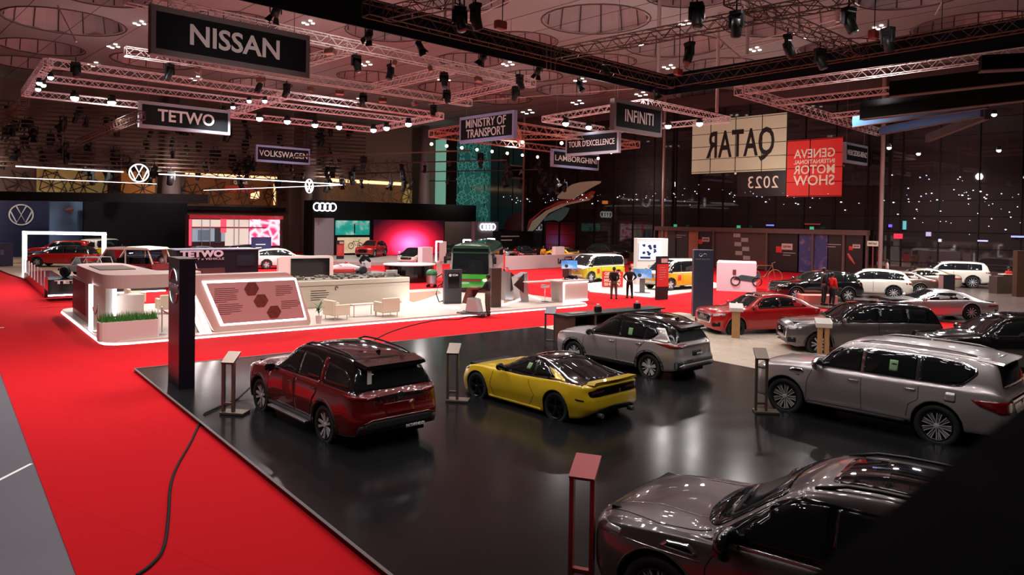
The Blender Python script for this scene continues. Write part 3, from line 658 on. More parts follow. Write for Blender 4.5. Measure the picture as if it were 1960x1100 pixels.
def zcoupe():
    c = Car(SP['zcar'], 'sports_coupe', 'bright yellow two-door coupe with black roof and black wheels', (.75, 16.7), 2.323, yel_p, roofmat=blk_p)
    c.seam([(.72, .28), (.80, .5), (.74, .84)], 90, w=.005); c.seam([(.74, .255), (-.45, .25)], 90, w=.005)
    c.seam([(-.45, .25), (-.62, .5), (-.42, .72), (-.40, .87)], 90, w=.005)
    win_side(c, [('side_window', [(.58, .915), (.1, 1.13), (-.12, 1.18), (-.42, 1.19), (-.42, .90)]), ('quarter_window', [(-.47, .90), (-.47, 1.19), (-.75, 1.15), (-1.02, 1.0), (-.98, .955)])], r=.025)
    # silver roof arc and yellow haunch
    arc = [(.30, 1.10), (.02, 1.215), (-.3, 1.265), (-.6, 1.24), (-1.0, 1.12), (-1.45, .985), (-1.75, .935)]
    c.patch('rear_pillar', soft([(-1.04, .94), (-1.06, 1.0), (-.82, 1.12), (-1.0, 1.085), (-1.45, .955), (-1.5, .92)], .02), 90, yel_p, .008, True)
    c.seam(arc, 90, w=.013, off=.010, m=steel, name='roof_arc_trim')
    c.patch('windscreen', soft([(.60, -.70), (.0, -.47), (.0, .47), (.60, .70)], .07), 0, glass_m, .006, top=True)
    c.patch('rear_screen', soft([(-.78, -.44), (-1.82, -.52), (-1.88, 0), (-1.82, .52), (-.78, .44)], .06), 0, glass_m, .006, top=True)
    bm = nb()
    prism(bm, [(-.70, .93), (-.66, .985), (0, 1.0), (.66, .985), (.70, .93)], 2.06, 2.27, basis=lambda a, b, h: Vector((-h+abs(a)**2*.22, a, b+(h-2.06)*.05))); obj('rear_spoiler', bm, yel_p, c.root)
    c.patch('tail_panel', soft([(-.74, .70), (-.76, .80), (-.6, .865), (.6, .865), (.76, .80), (.74, .70), (.5, .685), (-.5, .685)], .03), 180, gloss, .012)
    c.patch('tail_lamp', soft([(.34, .745), (.34, .80), (.70, .80), (.70, .745)], .015), 180, tail_m, .018, True)
    c.patch('side_marker', soft([(-2.0, .60), (-1.82, .62), (-1.82, .645), (-2.0, .63)], .008), 90, black, .008, True)
    c.patch('diffuser', soft([(-.62, .24), (-.72, .34), (-.5, .42), (0, .455), (.5, .42), (.72, .34), (.62, .24)], .03), 180, black, .014)
    for y in (-.5, .5): bm = nb(); cyl(bm, (-2.1, y, .30), (-2.235, y, .30), .05, n=14); obj('exhaust_tip', bm, steel, c.root)
    c.badge('Z', .09, -2.275, 0, .775, -PI/2, name='emblem')
    bm = nb(); lathe(bm, [(.0005, 0), (.05, 0), (.05, .01), (.0005, .01)], 16, 'Y'); o = obj('pillar_emblem', bm, gloss, c.root)
    h = c.bm_tree.ray_cast(Vector((-1.10, 4, .955)), Vector((0, -1, 0)))[0]; o.location = (-1.10, h.y+.002, .96)
    c.mirrors(.42, .955, blk_p, y=.84, sz=.95); c.patch('headlamp', soft([(2.0, .5, .6), (1.55, .86, .74), (1.6, .8, .79), (2.0, .55, .68)], .02), 50, head_m, .007, True)
    c.patch('grille', soft([(-.5, .2), (-.55, .55), (.55, .55), (.5, .2)], .04), 0, gloss, .01)
    c.patch('sill_skirt', [(.85, .17), (.85, .25), (-.8, .25), (-.85, .17)], 90, yel_p, .02, True)
    bm = nb(); box(bm, (-.2, .60, 1.05), (.12, .006, .14)); o = obj('window_label', bm, sticker, c.root)
    hh = c.bm_tree.ray_cast(Vector((-.28, 4, 1.06)), Vector((0, -1, 0)))[0]; 
    c.patch('window_label_sheet', [(-.34, .99), (-.34, 1.12), (-.22, 1.12), (-.22, .99)], 90, sticker, .012)
    bpy.data.objects.remove(o)
    return c

def rogue():
    c = Car(SP['rogue'], 'crossover', 'champagne silver crossover with black roof standing beyond the yellow coupe', (3.47, 21.1), 2.324, sil_p, roofmat=blk_p)
    c.arches(.07)
    c.seam([(.98, .42), (.98, .9), (.88, 1.0)], 90, w=.005); c.seam([(-.25, .42), (-.22, 1.03)], 90, w=.005); c.seam([(-1.0, .45), (-.98, .8), (-1.2, 1.05)], 90, w=.005)
    win_side(c, [('front_window', [(.80, 1.075), (.18, 1.44), (0, 1.50), (-.20, 1.52), (-.20, 1.075)]), ('rear_window', [(-.27, 1.075), (-.27, 1.52), (-.8, 1.51), (-1.08, 1.47), (-1.1, 1.10)]), ('quarter_window', [(-1.16, 1.12), (-1.13, 1.47), (-1.38, 1.42), (-1.52, 1.28), (-1.32, 1.13)])])
    c.patch('rear_pillar', soft([(-1.38, 1.1), (-1.58, 1.28), (-1.44, 1.43), (-1.70, 1.44), (-1.98, 1.12), (-1.9, 1.08)], .02), 90, sil_p, .006, True)
    c.seam([(.86, 1.06), (-.2, 1.055), (-1.2, 1.08)], 90, w=.008, off=.008, m=chrome, name='window_chrome')
    c.patch('windscreen', soft([(.87, -.69), (.17, -.55), (.17, .55), (.87, .69)], .08), 0, glass_m, .007, top=True)
    c.patch('rear_screen', soft([(-.68, 1.13), (-.56, 1.48), (.56, 1.48), (.68, 1.13)], .07), 180, glass_l, .010)
    bm = nb(); prism(bm, [(-.58, 1.50), (-.54, 1.56), (.54, 1.56), (.58, 1.50)], 1.80, 2.13, basis=lambda a, b, h: Vector((-h, a, b-.08*(h-1.8)/.33))); obj('rear_spoiler', bm, blk_p, c.root)
    c.patch('tail_lamp', soft([(-2.27, .34, 1.0), (-2.2, .6, .97), (-2.0, .88, .96), (-1.55, .92, 1.04), (-2.0, .88, 1.08), (-2.25, .5, 1.07)], .02), 132, tail_m, .010, True)
    c.patch('tailgate_trim', soft([(-.5, 1.0), (-.5, 1.05), (.5, 1.05), (.5, 1.0)], .01), 180, sil_p, .016)
    c.patch('bumper_cladding', soft([(-.84, .40), (-.86, .62), (-.6, .66), (.6, .66), (.86, .62), (.84, .40)], .05), 180, plastic, .012)
    c.patch('skid_plate', soft([(-.6, .36), (-.8, .5), (-.7, .56), (.7, .56), (.8, .5), (.6, .36)], .03), 180, sil_p, .035)
    c.patch('number_plate', soft([(-.2, .74), (-.2, .86), (.2, .86), (.2, .74)], .01), 180, dark, .012)
    c.badge('X-TRAIL', .06, -2.36, 0, .8, -PI/2, m=paper, name='lettering', width=.28)
    c.patch('sill_cladding', [(.95, .32), (.95, .42), (-.9, .42), (-.9, .32)], 90, plastic, .015, True)
    c.seam([(.9, .40), (-.85, .40)], 90, w=.012, off=.028, m=chrome, name='sill_chrome')
    c.mirrors(.66, 1.09, blk_p); c.handle(-.05, .93, chrome); c.handle(-1.0, .97, chrome)
    c.rails(.0, -1.7, .56, dark, .03); c.fin(-1.6, blk_p)
    c.patch('headlamp', soft([(2.2, .5, .84), (1.78, .88, .92), (1.85, .86, .96), (2.15, .5, .92)], .02), 50, head_m, .008, True)
    c.patch('window_label_sheet', [(-.72, 1.14), (-.72, 1.34), (-.58, 1.34), (-.58, 1.14)], 90, sticker, .012)
    return c

def patrol():
    c = Car(SP['patrol'], 'suv', 'large silver SUV on mesh wheels with chrome mirrors at the right', (7.93, 15.75), 2.322, sil_p)
    c.seam([(1.06, .46), (1.02, .9), (.92, 1.15)], 90, w=.005); c.seam([(-.12, .46), (-.10, 1.17)], 90, w=.005)
    c.seam([(-1.2, 1.18), (-1.2, .88), (-1.03, .76), (-.98, .5)], 90, w=.005)
    c.patch('side_glass_surround', soft([(.90, 1.21), (.42, 1.60), (.2, 1.69), (-.3, 1.73), (-1.4, 1.73), (-1.95, 1.68), (-2.16, 1.60), (-2.18, 1.5), (-1.95, 1.25), (-1.8, 1.225), (-.5, 1.21)], .03), 90, chrome, .006, True)
    win_side(c, [('front_window', [(.84, 1.235), (.42, 1.57), (.22, 1.66), (-.07, 1.70), (-.07, 1.235)]), ('rear_window', [(-.13, 1.235), (-.13, 1.70), (-1.12, 1.71), (-1.12, 1.235)]), ('quarter_window', [(-1.18, 1.24), (-1.18, 1.71), (-1.5, 1.70), (-1.93, 1.655), (-2.12, 1.585), (-2.13, 1.5), (-1.92, 1.28), (-1.78, 1.25)])])
    for o in [q for q in c.root.children if q.name.split('.')[0] in ('front_window', 'rear_window', 'quarter_window')]:
        o.location.y = .006 if sum(v.co.y for v in o.data.vertices) > 0 else -.006
    c.patch('tailgate_side_glass', soft([(-2.42, 1.30), (-2.38, 1.66), (-2.26, 1.70), (-2.26, 1.28)], .03), 110, glass_m, .009, True)
    c.patch('rear_screen', soft([(-.74, 1.30), (-.66, 1.70), (.66, 1.70), (.74, 1.30)], .05), 180, glass_m, .012)
    c.patch('front_pillar_trim', soft([(1.0, 1.20), (.42, 1.66), (.3, 1.66), (.80, 1.22)], .02), 90, gloss, .008, True)
    c.patch('windscreen', soft([(.96, -.79), (.36, -.66), (.36, .66), (.96, .79)], .08), 0, glass_m, .007, top=True)
    bm = nb(); prism(bm, [(-.70, 1.745), (-.66, 1.785), (-.4, 1.80), (.4, 1.80), (.66, 1.785), (.70, 1.745)], 2.2, 2.62, basis=lambda a, b, h: Vector((-h+abs(a)**3*.2, a*(1-.05*(h-2.28)), b-.045*(h-2.28)/.38))); obj('rear_spoiler', bm, sil_p, c.root)
    c.patch('tail_lamp', soft([(-2.7, .56, .84), (-2.55, .9, .84), (-2.25, .98, .94), (-2.1, .98, 1.05), (-2.5, .9, 1.06), (-2.7, .56, 1.06)], .03), 135, tail_m, .012, True)
    c.patch('tailgate_trim', soft([(-.5, 1.0), (-.5, 1.08), (.5, 1.08), (.5, 1.0)], .01), 180, chrome, .016)
    c.patch('number_plate_recess', soft([(-.32, .78), (-.36, .97), (.36, .97), (.32, .78)], .02), 180, sil_p, .008)
    c.patch('fuel_flap', soft([(-1.66, .93), (-1.66, 1.12), (-1.86, 1.12), (-1.86, .93)], .04), 90, black, .002); c.patch('fuel_flap_cover', soft([(-1.667, .937), (-1.667, 1.113), (-1.853, 1.113), (-1.853, .937)], .04), 90, sil_p, .004)
    c.patch('fender_vent', soft([(1.44, 1.03), (1.40, 1.10), (1.16, 1.12), (1.10, 1.04), (1.14, 1.01)], .01), 90, chrome, .012, True)
    c.patch('fender_vent_slot', soft([(1.40, 1.045), (1.37, 1.085), (1.18, 1.10), (1.14, 1.045)], .008), 90, black, .018, True)
    c.badge('V8', .05, 1.24, .985, .96, PI, width=.1)
    for sd in (1, -1):
        bm = nb(); box(bm, (0, sd*1.02, .42), (2.0, .16, .05), bev=.015); obj('running_board', bm, dark, c.root)
        bm = nb(); box(bm, (0, sd*1.095, .435), (1.9, .02, .03), bev=.006); obj('step_trim', bm, chrome, c.root)
    c.mirrors(.72, 1.29, chrome, sz=1.7); c.handle(.06, 1.04, chrome); c.handle(-1.04, 1.06, chrome)
    c.rails(.05, -2.1, .62, sil_p, .035)
    c.patch('headlamp', soft([(2.35, .6, .92), (1.95, .97, .96), (1.98, .97, 1.06), (2.34, .6, 1.04)], .02), 45, head_m, .008, True)
    c.patch('grille', soft([(-.5, .6), (-.55, 1.0), (.55, 1.0), (.5, .6)], .04), 0, chrome, .012)
    c.patch('window_label_sheet', [(-.62, 1.34), (-.62, 1.56), (-.78, 1.56), (-.78, 1.34)], 90, sticker, .014)
    c.patch('bumper_trim', soft([(-.9, .50), (-.9, .60), (.9, .60), (.9, .50)], .02), 180, sil_p, .04)
    return c

def qx80():
    c = Car(SP['qx80'], 'suv', 'dark graphite SUV nearest the camera, with black mirror and chrome fender vent', (3.36, 7.2), 2.47, gra_p)
    c.seam([(1.02, .46), (1.02, .9), (.90, 1.12)], 90, w=.005); c.seam([(-.12, .46), (-.10, 1.15)], 90, w=.005)
    c.patch('side_glass_surround', soft([(1.0, 1.185), (.42, 1.62), (.2, 1.72), (-.3, 1.73), (-1.4, 1.73), (-1.95, 1.66), (-2.1, 1.5), (-1.8, 1.22), (-.5, 1.19)], .03), 90, gloss, .006, True)
    c.seam([(.95, 1.155), (0, 1.165), (-1.7, 1.2)], 90, w=.011, off=.01, m=chrome, name='window_chrome')
    win_side(c, [('front_window', [(.84, 1.21), (.42, 1.57), (.22, 1.66), (-.07, 1.70), (-.07, 1.21)]), ('rear_window', [(-.13, 1.21), (-.13, 1.70), (-1.12, 1.71), (-1.12, 1.22)]), ('quarter_window', [(-1.18, 1.24), (-1.18, 1.71), (-1.5, 1.70), (-1.93, 1.63), (-2.04, 1.5), (-1.78, 1.25)])])
    for o in [q for q in c.root.children if q.name.split('.')[0] in ('front_window', 'rear_window', 'quarter_window')]:
        o.location.y = .006 if sum(v.co.y for v in o.data.vertices) > 0 else -.006
    c.patch('windscreen', soft([(1.0, -.80), (1.13, -.66), (1.22, -.35), (1.24, 0), (1.22, .35), (1.13, .66), (1.0, .80), (.34, .66), (.40, .3), (.42, 0), (.40, -.3), (.34, -.66)], .06), 0, glass_m, .007, top=True)
    c.patch('sunroof', soft([(.0, -.46), (-1.0, -.46), (-1.0, .46), (.0, .46)], .08), 0, glass_m, .006, top=True)
    c.patch('rear_screen', soft([(-.74, 1.30), (-.66, 1.70), (.66, 1.70), (.74, 1.30)], .05), 180, glass_m, .012)
    c.patch('tail_lamp', soft([(-2.7, .56, .84), (-2.25, .98, .94), (-2.2, .98, 1.03), (-2.7, .56, 1.04)], .03), 135, tail_m, .012, True)
    c.patch('fender_vent', soft([(1.52, .985), (1.44, 1.045), (1.2, 1.06), (1.10, .99), (1.14, .965)], .01), 90, chrome, .012, True)
    c.patch('fender_vent_slot', soft([(1.46, .992), (1.42, 1.03), (1.22, 1.042), (1.15, .992)], .008), 90, black, .02, True)
    c.seam([(1.95, .93), (1.5, .93), (1.08, .93)], 90, w=.004, off=.006, m=chrome, name='fender_trim')
    c.badge('V8', .06, 1.25, .995, .86, PI, width=.11)
    c.mirrors(.74, 1.24, blk_p, sz=1.75); c.handle(.06, 1.02, chrome); c.handle(-1.04, 1.04, chrome)
    for sd in (1, -1): 
        bm = nb(); box(bm, (.80, sd*1.2, 1.19), (.06, .16, .05), bev=.006); obj('indicator_lamp', bm, tail_m, c.root)
    c.rails(.1, -2.1, .62, dark, .04)
    c.patch('headlamp', soft([(2.44, .5, .88), (2.0, .96, .92), (1.98, .96, 1.0), (2.3, .7, 1.02), (2.42, .5, .98)], .02), 45, head_m, .008, True)
    c.patch('grille', soft([(-.5, .5), (-.58, .85), (-.4, .97), (.4, .97), (.58, .85), (.5, .5)], .04), 0, chrome, .012)
    c.seam([(2.2, -.58), (1.7, -.52), (1.1, -.6)], 0, False, w=.012, off=.006, m=gra_p, name='bonnet_crease', top=True); c.seam([(2.2, .58), (1.7, .52), (1.1, .6)], 0, False, w=.012, off=.006, m=gra_p, name='bonnet_crease', top=True)
    c.seam([(2.32, .68), (1.6, .86), (1.02, .83)], 0, False, w=.004, off=.004, name='bonnet_gap', top=True)
    for sd in (1, -1):
        bm = nb(); box(bm, (0, sd*1.02, .42), (2.0, .16, .05), bev=.015); obj('running_board', bm, dark, c.root)
    c.arches(.03, gra_p)
    return c
# ---------------------------------------------------------------- the hall: floor, glass wall, back wall, ceiling
RE, RH = EA-PI/2, HA-PI/2
def PLN(u, v, p0, n):
    d = dirpix(u, v); o = Vector((0, 0, CH)); return o+d*((p0-o).dot(n)/d.dot(n))
GP = Vector((26.1, 64.8, 0))                                  # a point of the glass wall
def GW(u, v, off=0): return PLN(u, v, GP-D2*off, D2)
BP = GP+D1*((104-64.8)/D1.y)                                  # corner glass wall / back wall
def BW(u, v, off=0): return PLN(u, v, BP-D1*off, D1)
ZC = 17.0
# floor
bm = nb(); quad(bm, (-70, -6, 0), (75, -6, 0), (75, 125, 0), (-70, 125, 0))
floor = struct(obj('floor', bm, mat('polished_concrete', rgb(86, 84, 92), .45, noise_=(.6, .15))))
def slab(name, pts, z0, z1, m):
    bm = nb(); prism(bm, [(p[0], p[1]) for p in pts], z0, z1); return obj(name, bm, m)
def carpet_mat():
    m = mat('red_carpet', rgb(180, 17, 26), .95, spec=.1); nt = m.node_tree; b = nt.nodes['Principled BSDF']
    tc = nt.nodes.new('ShaderNodeTexCoord'); mp = nt.nodes.new('ShaderNodeMapping'); mp.inputs['Rotation'].default_value = (0, 0, -EA); mp.inputs['Scale'].default_value = (.25, .5, 1)
    n1 = nt.nodes.new('ShaderNodeTexBrick'); n1.inputs['Scale'].default_value = 1; n1.inputs['Brick Width'].default_value = 8; n1.inputs['Row Height'].default_value = 1; n1.inputs['Mortar Size'].default_value = .004
    n1.inputs['Color1'].default_value = rgb(182, 17, 26); n1.inputs['Color2'].default_value = rgb(175, 18, 27); n1.inputs['Mortar'].default_value = rgb(164, 15, 24)
    n2 = nt.nodes.new('ShaderNodeTexNoise'); n2.inputs['Scale'].default_value = 90; n2.inputs['Detail'].default_value = 6
    bp = nt.nodes.new('ShaderNodeBump'); bp.inputs['Strength'].default_value = .3; bp.inputs['Distance'].default_value = .01
    nt.links.new(tc.outputs['Object'], mp.inputs['Vector']); nt.links.new(mp.outputs[0], n1.inputs['Vector']); nt.links.new(n1.outputs['Color'], b.inputs['Base Color'])
    nt.links.new(tc.outputs['Object'], n2.inputs['Vector']); nt.links.new(n2.outputs['Fac'], bp.inputs['Height']); nt.links.new(bp.outputs[0], b.inputs['Normal'])
    return m
A = G(145, 1100)-E1*8; B_ = A+E1*100
cm = carpet_mat()
o = slab('red_carpet', [A, A+E2*34, A+E2*34+E1*9.5, A+E2*60+E1*12, A+E2*74+E1*60, B_+E2*20, B_], 0, .012, cm); tag(o, 'wide bright red carpet covering the aisles between all the stands', 'carpet')
bm = nb(); a = G(-40, 938, .002); b = G(60, 887, .002); d = (b-a).normalized(); n = Vector((-d.y, d.x, 0))*.03
prism(bm, [tuple(p)[:2] for p in (a-n, b-n, b+n, a+n)], .001, .004); tag(obj('floor_tape', bm, paper), 'white tape line stuck on the grey concrete left of the carpet', 'tape')
bm = nb(); a = G(0, 627, .012); box(bm, (a.x, a.y, .014), (.25, .12, .004), RE); tag(obj('paper_scrap', bm, paper), 'small white paper scrap lying on the red carpet at the far left', 'paper')
# black platform
def tilefloor(name, c1, c2, rough, w, h, spec=.5, rot=EA, mortar=(.004, .004, .004, 1), ms=.006):
    m = mat(name, c1, rough, spec=spec); nt = m.node_tree; b = nt.nodes['Principled BSDF']
    tc = nt.nodes.new('ShaderNodeTexCoord'); mp = nt.nodes.new('ShaderNodeMapping'); mp.inputs['Rotation'].default_value = (0, 0, -rot)
    n1 = nt.nodes.new('ShaderNodeTexBrick'); n1.inputs['Scale'].default_value = 1; n1.inputs['Brick Width'].default_value = w; n1.inputs['Row Height'].default_value = h
    n1.inputs['Mortar Size'].default_value = ms; n1.inputs['Color1'].default_value = c1; n1.inputs['Color2'].default_value = c2; n1.inputs['Mortar'].default_value = mortar
    nt.links.new(tc.outputs['Object'], mp.inputs['Vector']); nt.links.new(mp.outputs[0], n1.inputs['Vector']); nt.links.new(n1.outputs['Color'], b.inputs['Base Color'])
    n2 = nt.nodes.new('ShaderNodeTexNoise'); n2.inputs['Scale'].default_value = 1.3; n2.inputs['Detail'].default_value = 4
    mr = nt.nodes.new('ShaderNodeMapRange'); mr.inputs[3].default_value = rough*.75; mr.inputs[4].default_value = rough*1.4
    nt.links.new(tc.outputs['Object'], n2.inputs['Vector']); nt.links.new(n2.outputs['Fac'], mr.inputs[0]); nt.links.new(mr.outputs[0], b.inputs['Roughness'])
    return m
blackfloor = tilefloor('glossy_black_tiles', (.008, .008, .009, 1), (.010, .010, .011, 1), .17, 2.4, 1.2, .17)
c0 = G(257, 705, .1); far = G(1040, 627, .1); L1 = (far-c0).dot(E2)
o = slab('display_platform', [c0, c0+E2*L1, c0+E2*L1-E1*22, c0-E1*22], .012, .1, [blackfloor]); tag(o, 'low glossy black platform under the cars in the foreground', 'platform')
bm = nb()
for p, q in ((c0, c0+E2*L1), (c0, c0-E1*22)):
    mid = (p+q)/2; box(bm, (mid.x, mid.y, .103), ((q-p).length, .05, .008), math.atan2((q-p).y, (q-p).x))
tag(obj('platform_edge_trim', bm, mat('edge_trim', rgb(95, 88, 88), .5)), 'thin grey trim strip along the edge of the black platform', 'trim')
# beige platform
beige = tilefloor('pale_stone', rgb(205, 190, 172), rgb(198, 183, 165), .25, 3, 1.2, rot=EA, mortar=rgb(180, 168, 150), ms=.003)
p1 = c0+E2*L1; wd_ = (G(1328, 601, .1)-p1).dot(E2)
o = slab('display_platform', [p1+E2*.01, p1+E2*wd_, p1+E2*wd_-E1*34, p1+E2*.01-E1*34], .012, .1, beige); tag(o, 'low pale stone platform carrying the bright red and dark grey cars', 'platform')
# brown platform near the glass wall
q1 = G(1478, 577, .1); merc = tilefloor('brown_gloss_floor', rgb(92, 78, 74), rgb(88, 75, 72), .22, 3, 3, rot=EA, mortar=rgb(70, 60, 58))
o = slab('display_platform', [q1, q1+E2*11, GW(1750, 520, 1.3), GW(2150, 520, 1.3), q1-E1*30], .012, .1, merc); tag(o, 'brown glossy platform under the white cars beside the glass wall', 'platform')
# white LED-edged stage
MZ = .14
s1, s2, s3 = G(115, 590, MZ), G(200, 655, MZ), G(1132, 580, MZ)
e2s = (s3-s2).normalized(); wS = (s1-s2).dot(E1)
stage_pts = [s2+(s1-s2).normalized()*.0+Vector((0, 0, 0)), s3, s3+(s1-s2)*1.25, s1+(s1-s2)*.25]
stage_pts = [s2, s3, s3+(s1-s2), s1]
stg = thing('exhibition_stage', 'white stage with glowing LED edge, under the white canopy and green bus', 'stage', (0, 0, 0))
bm = nb(); prism(bm, soft([tuple(p)[:2] for p in stage_pts], .7), .06, MZ); obj('deck', bm, mat('stage_deck', rgb(200, 185, 175), .3), stg)
bm = nb(); P = soft([tuple(p)[:2] for p in stage_pts], .7); cx = sum(p[0] for p in P)/len(P); cy = sum(p[1] for p in P)/len(P)
prism(bm, [(p[0]+(p[0]-cx)*.004, p[1]+(p[1]-cy)*.004) for p in P], .012, .058); obj('led_edge', bm, glow('stage_led', (1, .97, .95, 1), 4), stg)
# inlays of the stage
inl = mat('tan_inlay', rgb(150, 108, 78), .4)
def inlay(pts, z=MZ+.004, m=inl, nm='floor_inlay', par=stg):
    bm = nb(); prism(bm, [tuple(G(u, v, MZ))[:2] for u, v in pts], MZ, z, ); return obj(nm, bm, m, par)
inlay([(757, 562), (840, 556), (845, 561), (792, 579), (765, 571)]); inlay([(962, 562), (985, 553), (1003, 560), (1002, 567), (965, 580)])
lm = glow('inlay_led', (1, .97, .95, 1), 3)
for pts in ([(757, 571), (790, 582), (880, 588), (880, 591), (788, 585), (757, 574)], [(962, 582), (1003, 570), (1003, 573), (962, 585)], [(1003, 560), (1035, 572), (1034, 574), (1001, 562)]): inlay(pts, MZ+.006, lm, 'floor_light')
# ---- glass wall
glassw = mat('dark_curtain_glass', rgb(38, 30, 31), .03, spec=.6)
gwE = GP-D1*52; gwS = BP; H_ = 15.6
bm = nb(); a, b = gwS, gwE; quad(bm, a, b, b+Vector((0, 0, H_)), a+Vector((0, 0, H_)))
window = struct(obj('window_1', bm, glassw))
bm = nb(); bmh = nb(); L = (gwE-gwS).length
for i in range(int(L/2.7)+1):
    p = gwS-D1*(i*2.7)-D2*.06; box(bm, (p.x, p.y, H_/2), (.07, .12, H_), HA)
for k in range(1, 13):
    p = (gwS+gwE)/2-D2*.03; box(bmh, (p.x, p.y, 3.9+(k-3)*1.24), (L, .05, .035), HA)
obj('window_frame', bm, mat('mullion', (.012, .009, .009, 1), .8, spec=.1), window); obj('window_frame', bmh, mat('mullion', (.012, .009, .009, 1), .8, spec=.1), window)
bm = nb(); p = (gwS+gwE)/2-D2*.1; box(bm, (p.x, p.y, .5), (L, .06, 1.0), HA); struct(obj('baseboard_glass', bm, mat('rail_dark', rgb(58, 36, 36), .5)))
bm = nb(); p = (gwS+gwE)/2-D2*.2; box(bm, (p.x, p.y, (H_+ZC)/2), (L, .5, ZC-H_), HA); struct(obj('wall_glass_top', bm, mat('wall_top', rgb(70, 48, 48), .7)))
# tall steel posts
for k, (u, v, r) in enumerate(((1687, 400, .33), (1270, 350, .28), (1002, 350, .25))):
    p = GW(u, v, .9); bm = nb(); cyl(bm, (p.x, p.y, 0), (p.x, p.y, ZC), r*.5, n=14); tag(obj('steel_post', bm, mat('post_paint', rgb(150, 118, 114), .45), smooth=False), ['tall round steel post by the glass wall, right of the mirrored show sign', 'tall round steel post by the glass wall, left of the mirrored QATAR sign', 'tall round steel post by the teal glass, below the smallest hanging sign'][k], 'post')
# mirrored banners on the glass
def gwall_quad(name, px, m, label, cat, off=.12, th=.03, parent=None):
    """a flat panel on the glass wall between two pixel corners (upper left, lower right at the same column span)"""
    (u0, v0), (u1, v1) = px; a = GW(u0, v1, off); b = GW(u1, v1, off); zt = GW(u1, v0, off).z
    zb = b.z; mid = (a+b)/2; w = math.hypot(a.x-b.x, a.y-b.y); bm = nb(); box(bm, (0, 0, 0), (w, th, zt-zb))
    o = obj(name, bm, m, parent); o.location = (mid.x, mid.y, (zt+zb)/2); o.rotation_euler = (0, 0, HA-PI)
    if label: tag(o, label, cat)
    return o, w, zt-zb
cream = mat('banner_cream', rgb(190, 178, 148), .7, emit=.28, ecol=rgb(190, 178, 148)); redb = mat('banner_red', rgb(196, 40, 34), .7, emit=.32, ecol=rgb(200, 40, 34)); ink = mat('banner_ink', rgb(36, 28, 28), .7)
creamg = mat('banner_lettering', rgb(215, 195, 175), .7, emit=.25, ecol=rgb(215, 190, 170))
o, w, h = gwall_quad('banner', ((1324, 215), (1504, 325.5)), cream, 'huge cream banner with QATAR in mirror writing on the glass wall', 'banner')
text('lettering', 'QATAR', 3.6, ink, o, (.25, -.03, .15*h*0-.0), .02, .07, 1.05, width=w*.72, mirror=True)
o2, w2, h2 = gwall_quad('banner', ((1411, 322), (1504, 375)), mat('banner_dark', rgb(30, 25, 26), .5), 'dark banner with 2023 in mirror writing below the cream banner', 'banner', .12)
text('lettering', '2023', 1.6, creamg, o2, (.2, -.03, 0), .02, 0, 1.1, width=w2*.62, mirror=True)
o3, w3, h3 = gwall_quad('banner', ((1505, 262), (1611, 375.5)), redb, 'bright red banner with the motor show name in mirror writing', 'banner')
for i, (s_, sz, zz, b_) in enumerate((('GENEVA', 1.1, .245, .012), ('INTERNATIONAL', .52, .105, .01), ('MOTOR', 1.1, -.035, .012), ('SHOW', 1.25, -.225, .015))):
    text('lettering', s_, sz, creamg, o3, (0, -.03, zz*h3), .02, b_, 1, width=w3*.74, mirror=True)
for oo, ww, hh in ((o, w, h), (o3, w3, h3)):
    bm = nb()
    for i in range(1, int(ww/2.7)+1): box(bm, (-ww/2+i*2.7-.6, -.022, 0), (.07, .02, hh))
    for k in range(-4, 5):
        if abs(k*1.24) < hh/2: box(bm, (0, -.022, k*1.24), (ww, .02, .05))
    obj('mullion', bm, mat('mullion', (.012, .009, .009, 1), .8, spec=.1), oo)
# entrance lobby with printed doors
hz_ = GW(1455, 437, 1.0).z
pa, pb = GW(1253, 437, 1.0), GW(1660, 437, 1.0); mid = (pa+pb)/2; LW = (pa-pb).length
lob = thing('entrance_lobby', 'long entrance lobby with printed black doors under the mirrored banners', 'entrance', (mid.x, mid.y, 0), HA-PI)
frm = mat('lobby_frame', rgb(96, 66, 62), .5)
bm = nb(); box(bm, (0, .3, hz_-.2), (LW, .7, .42)); obj('header_beam', bm, frm, lob)
def lx(u): return (GW(u, 470, 1.0)-mid).dot(-D1)
bm = nb(); box(bm, (0, .5, hz_/2), (LW-.2, .05, hz_)); obj('back_panel', bm, mat('lobby_dark', rgb(28, 22, 22), .3), lob)
for u in (1252, 1265, 1365, 1467, 1555, 1614, 1659):
    bm = nb(); box(bm, (lx(u), .1, hz_/2-.2), (.16, .25, hz_-.4)); obj('door_post', bm, frm, lob)
def dpanel(u0, u1, m, nm='door_panel', y=.2, z0=.1, z1=None):
    a, b = lx(u0), lx(u1); bm = nb(); box(bm, ((a+b)/2, y, (z0+(z1 or hz_-.42))/2), (b-a, .06, (z1 or hz_-.42)-z0)); return obj(nm, bm, m, lob)
copper = mat('copper_print', rgb(170, 100, 75), .5, noise_=(.8, .4)); dkp = mat('door_print_dark', rgb(30, 20, 21), .35)
dpanel(1258, 1275, copper); dpanel(1276, 1291, mat('lobby_grey', rgb(70, 62, 58), .4)); dpanel(1293, 1315, mat('lobby_grey2', rgb(60, 54, 50), .4)); dpanel(1316, 1334, copper); dpanel(1336, 1362, dkp)
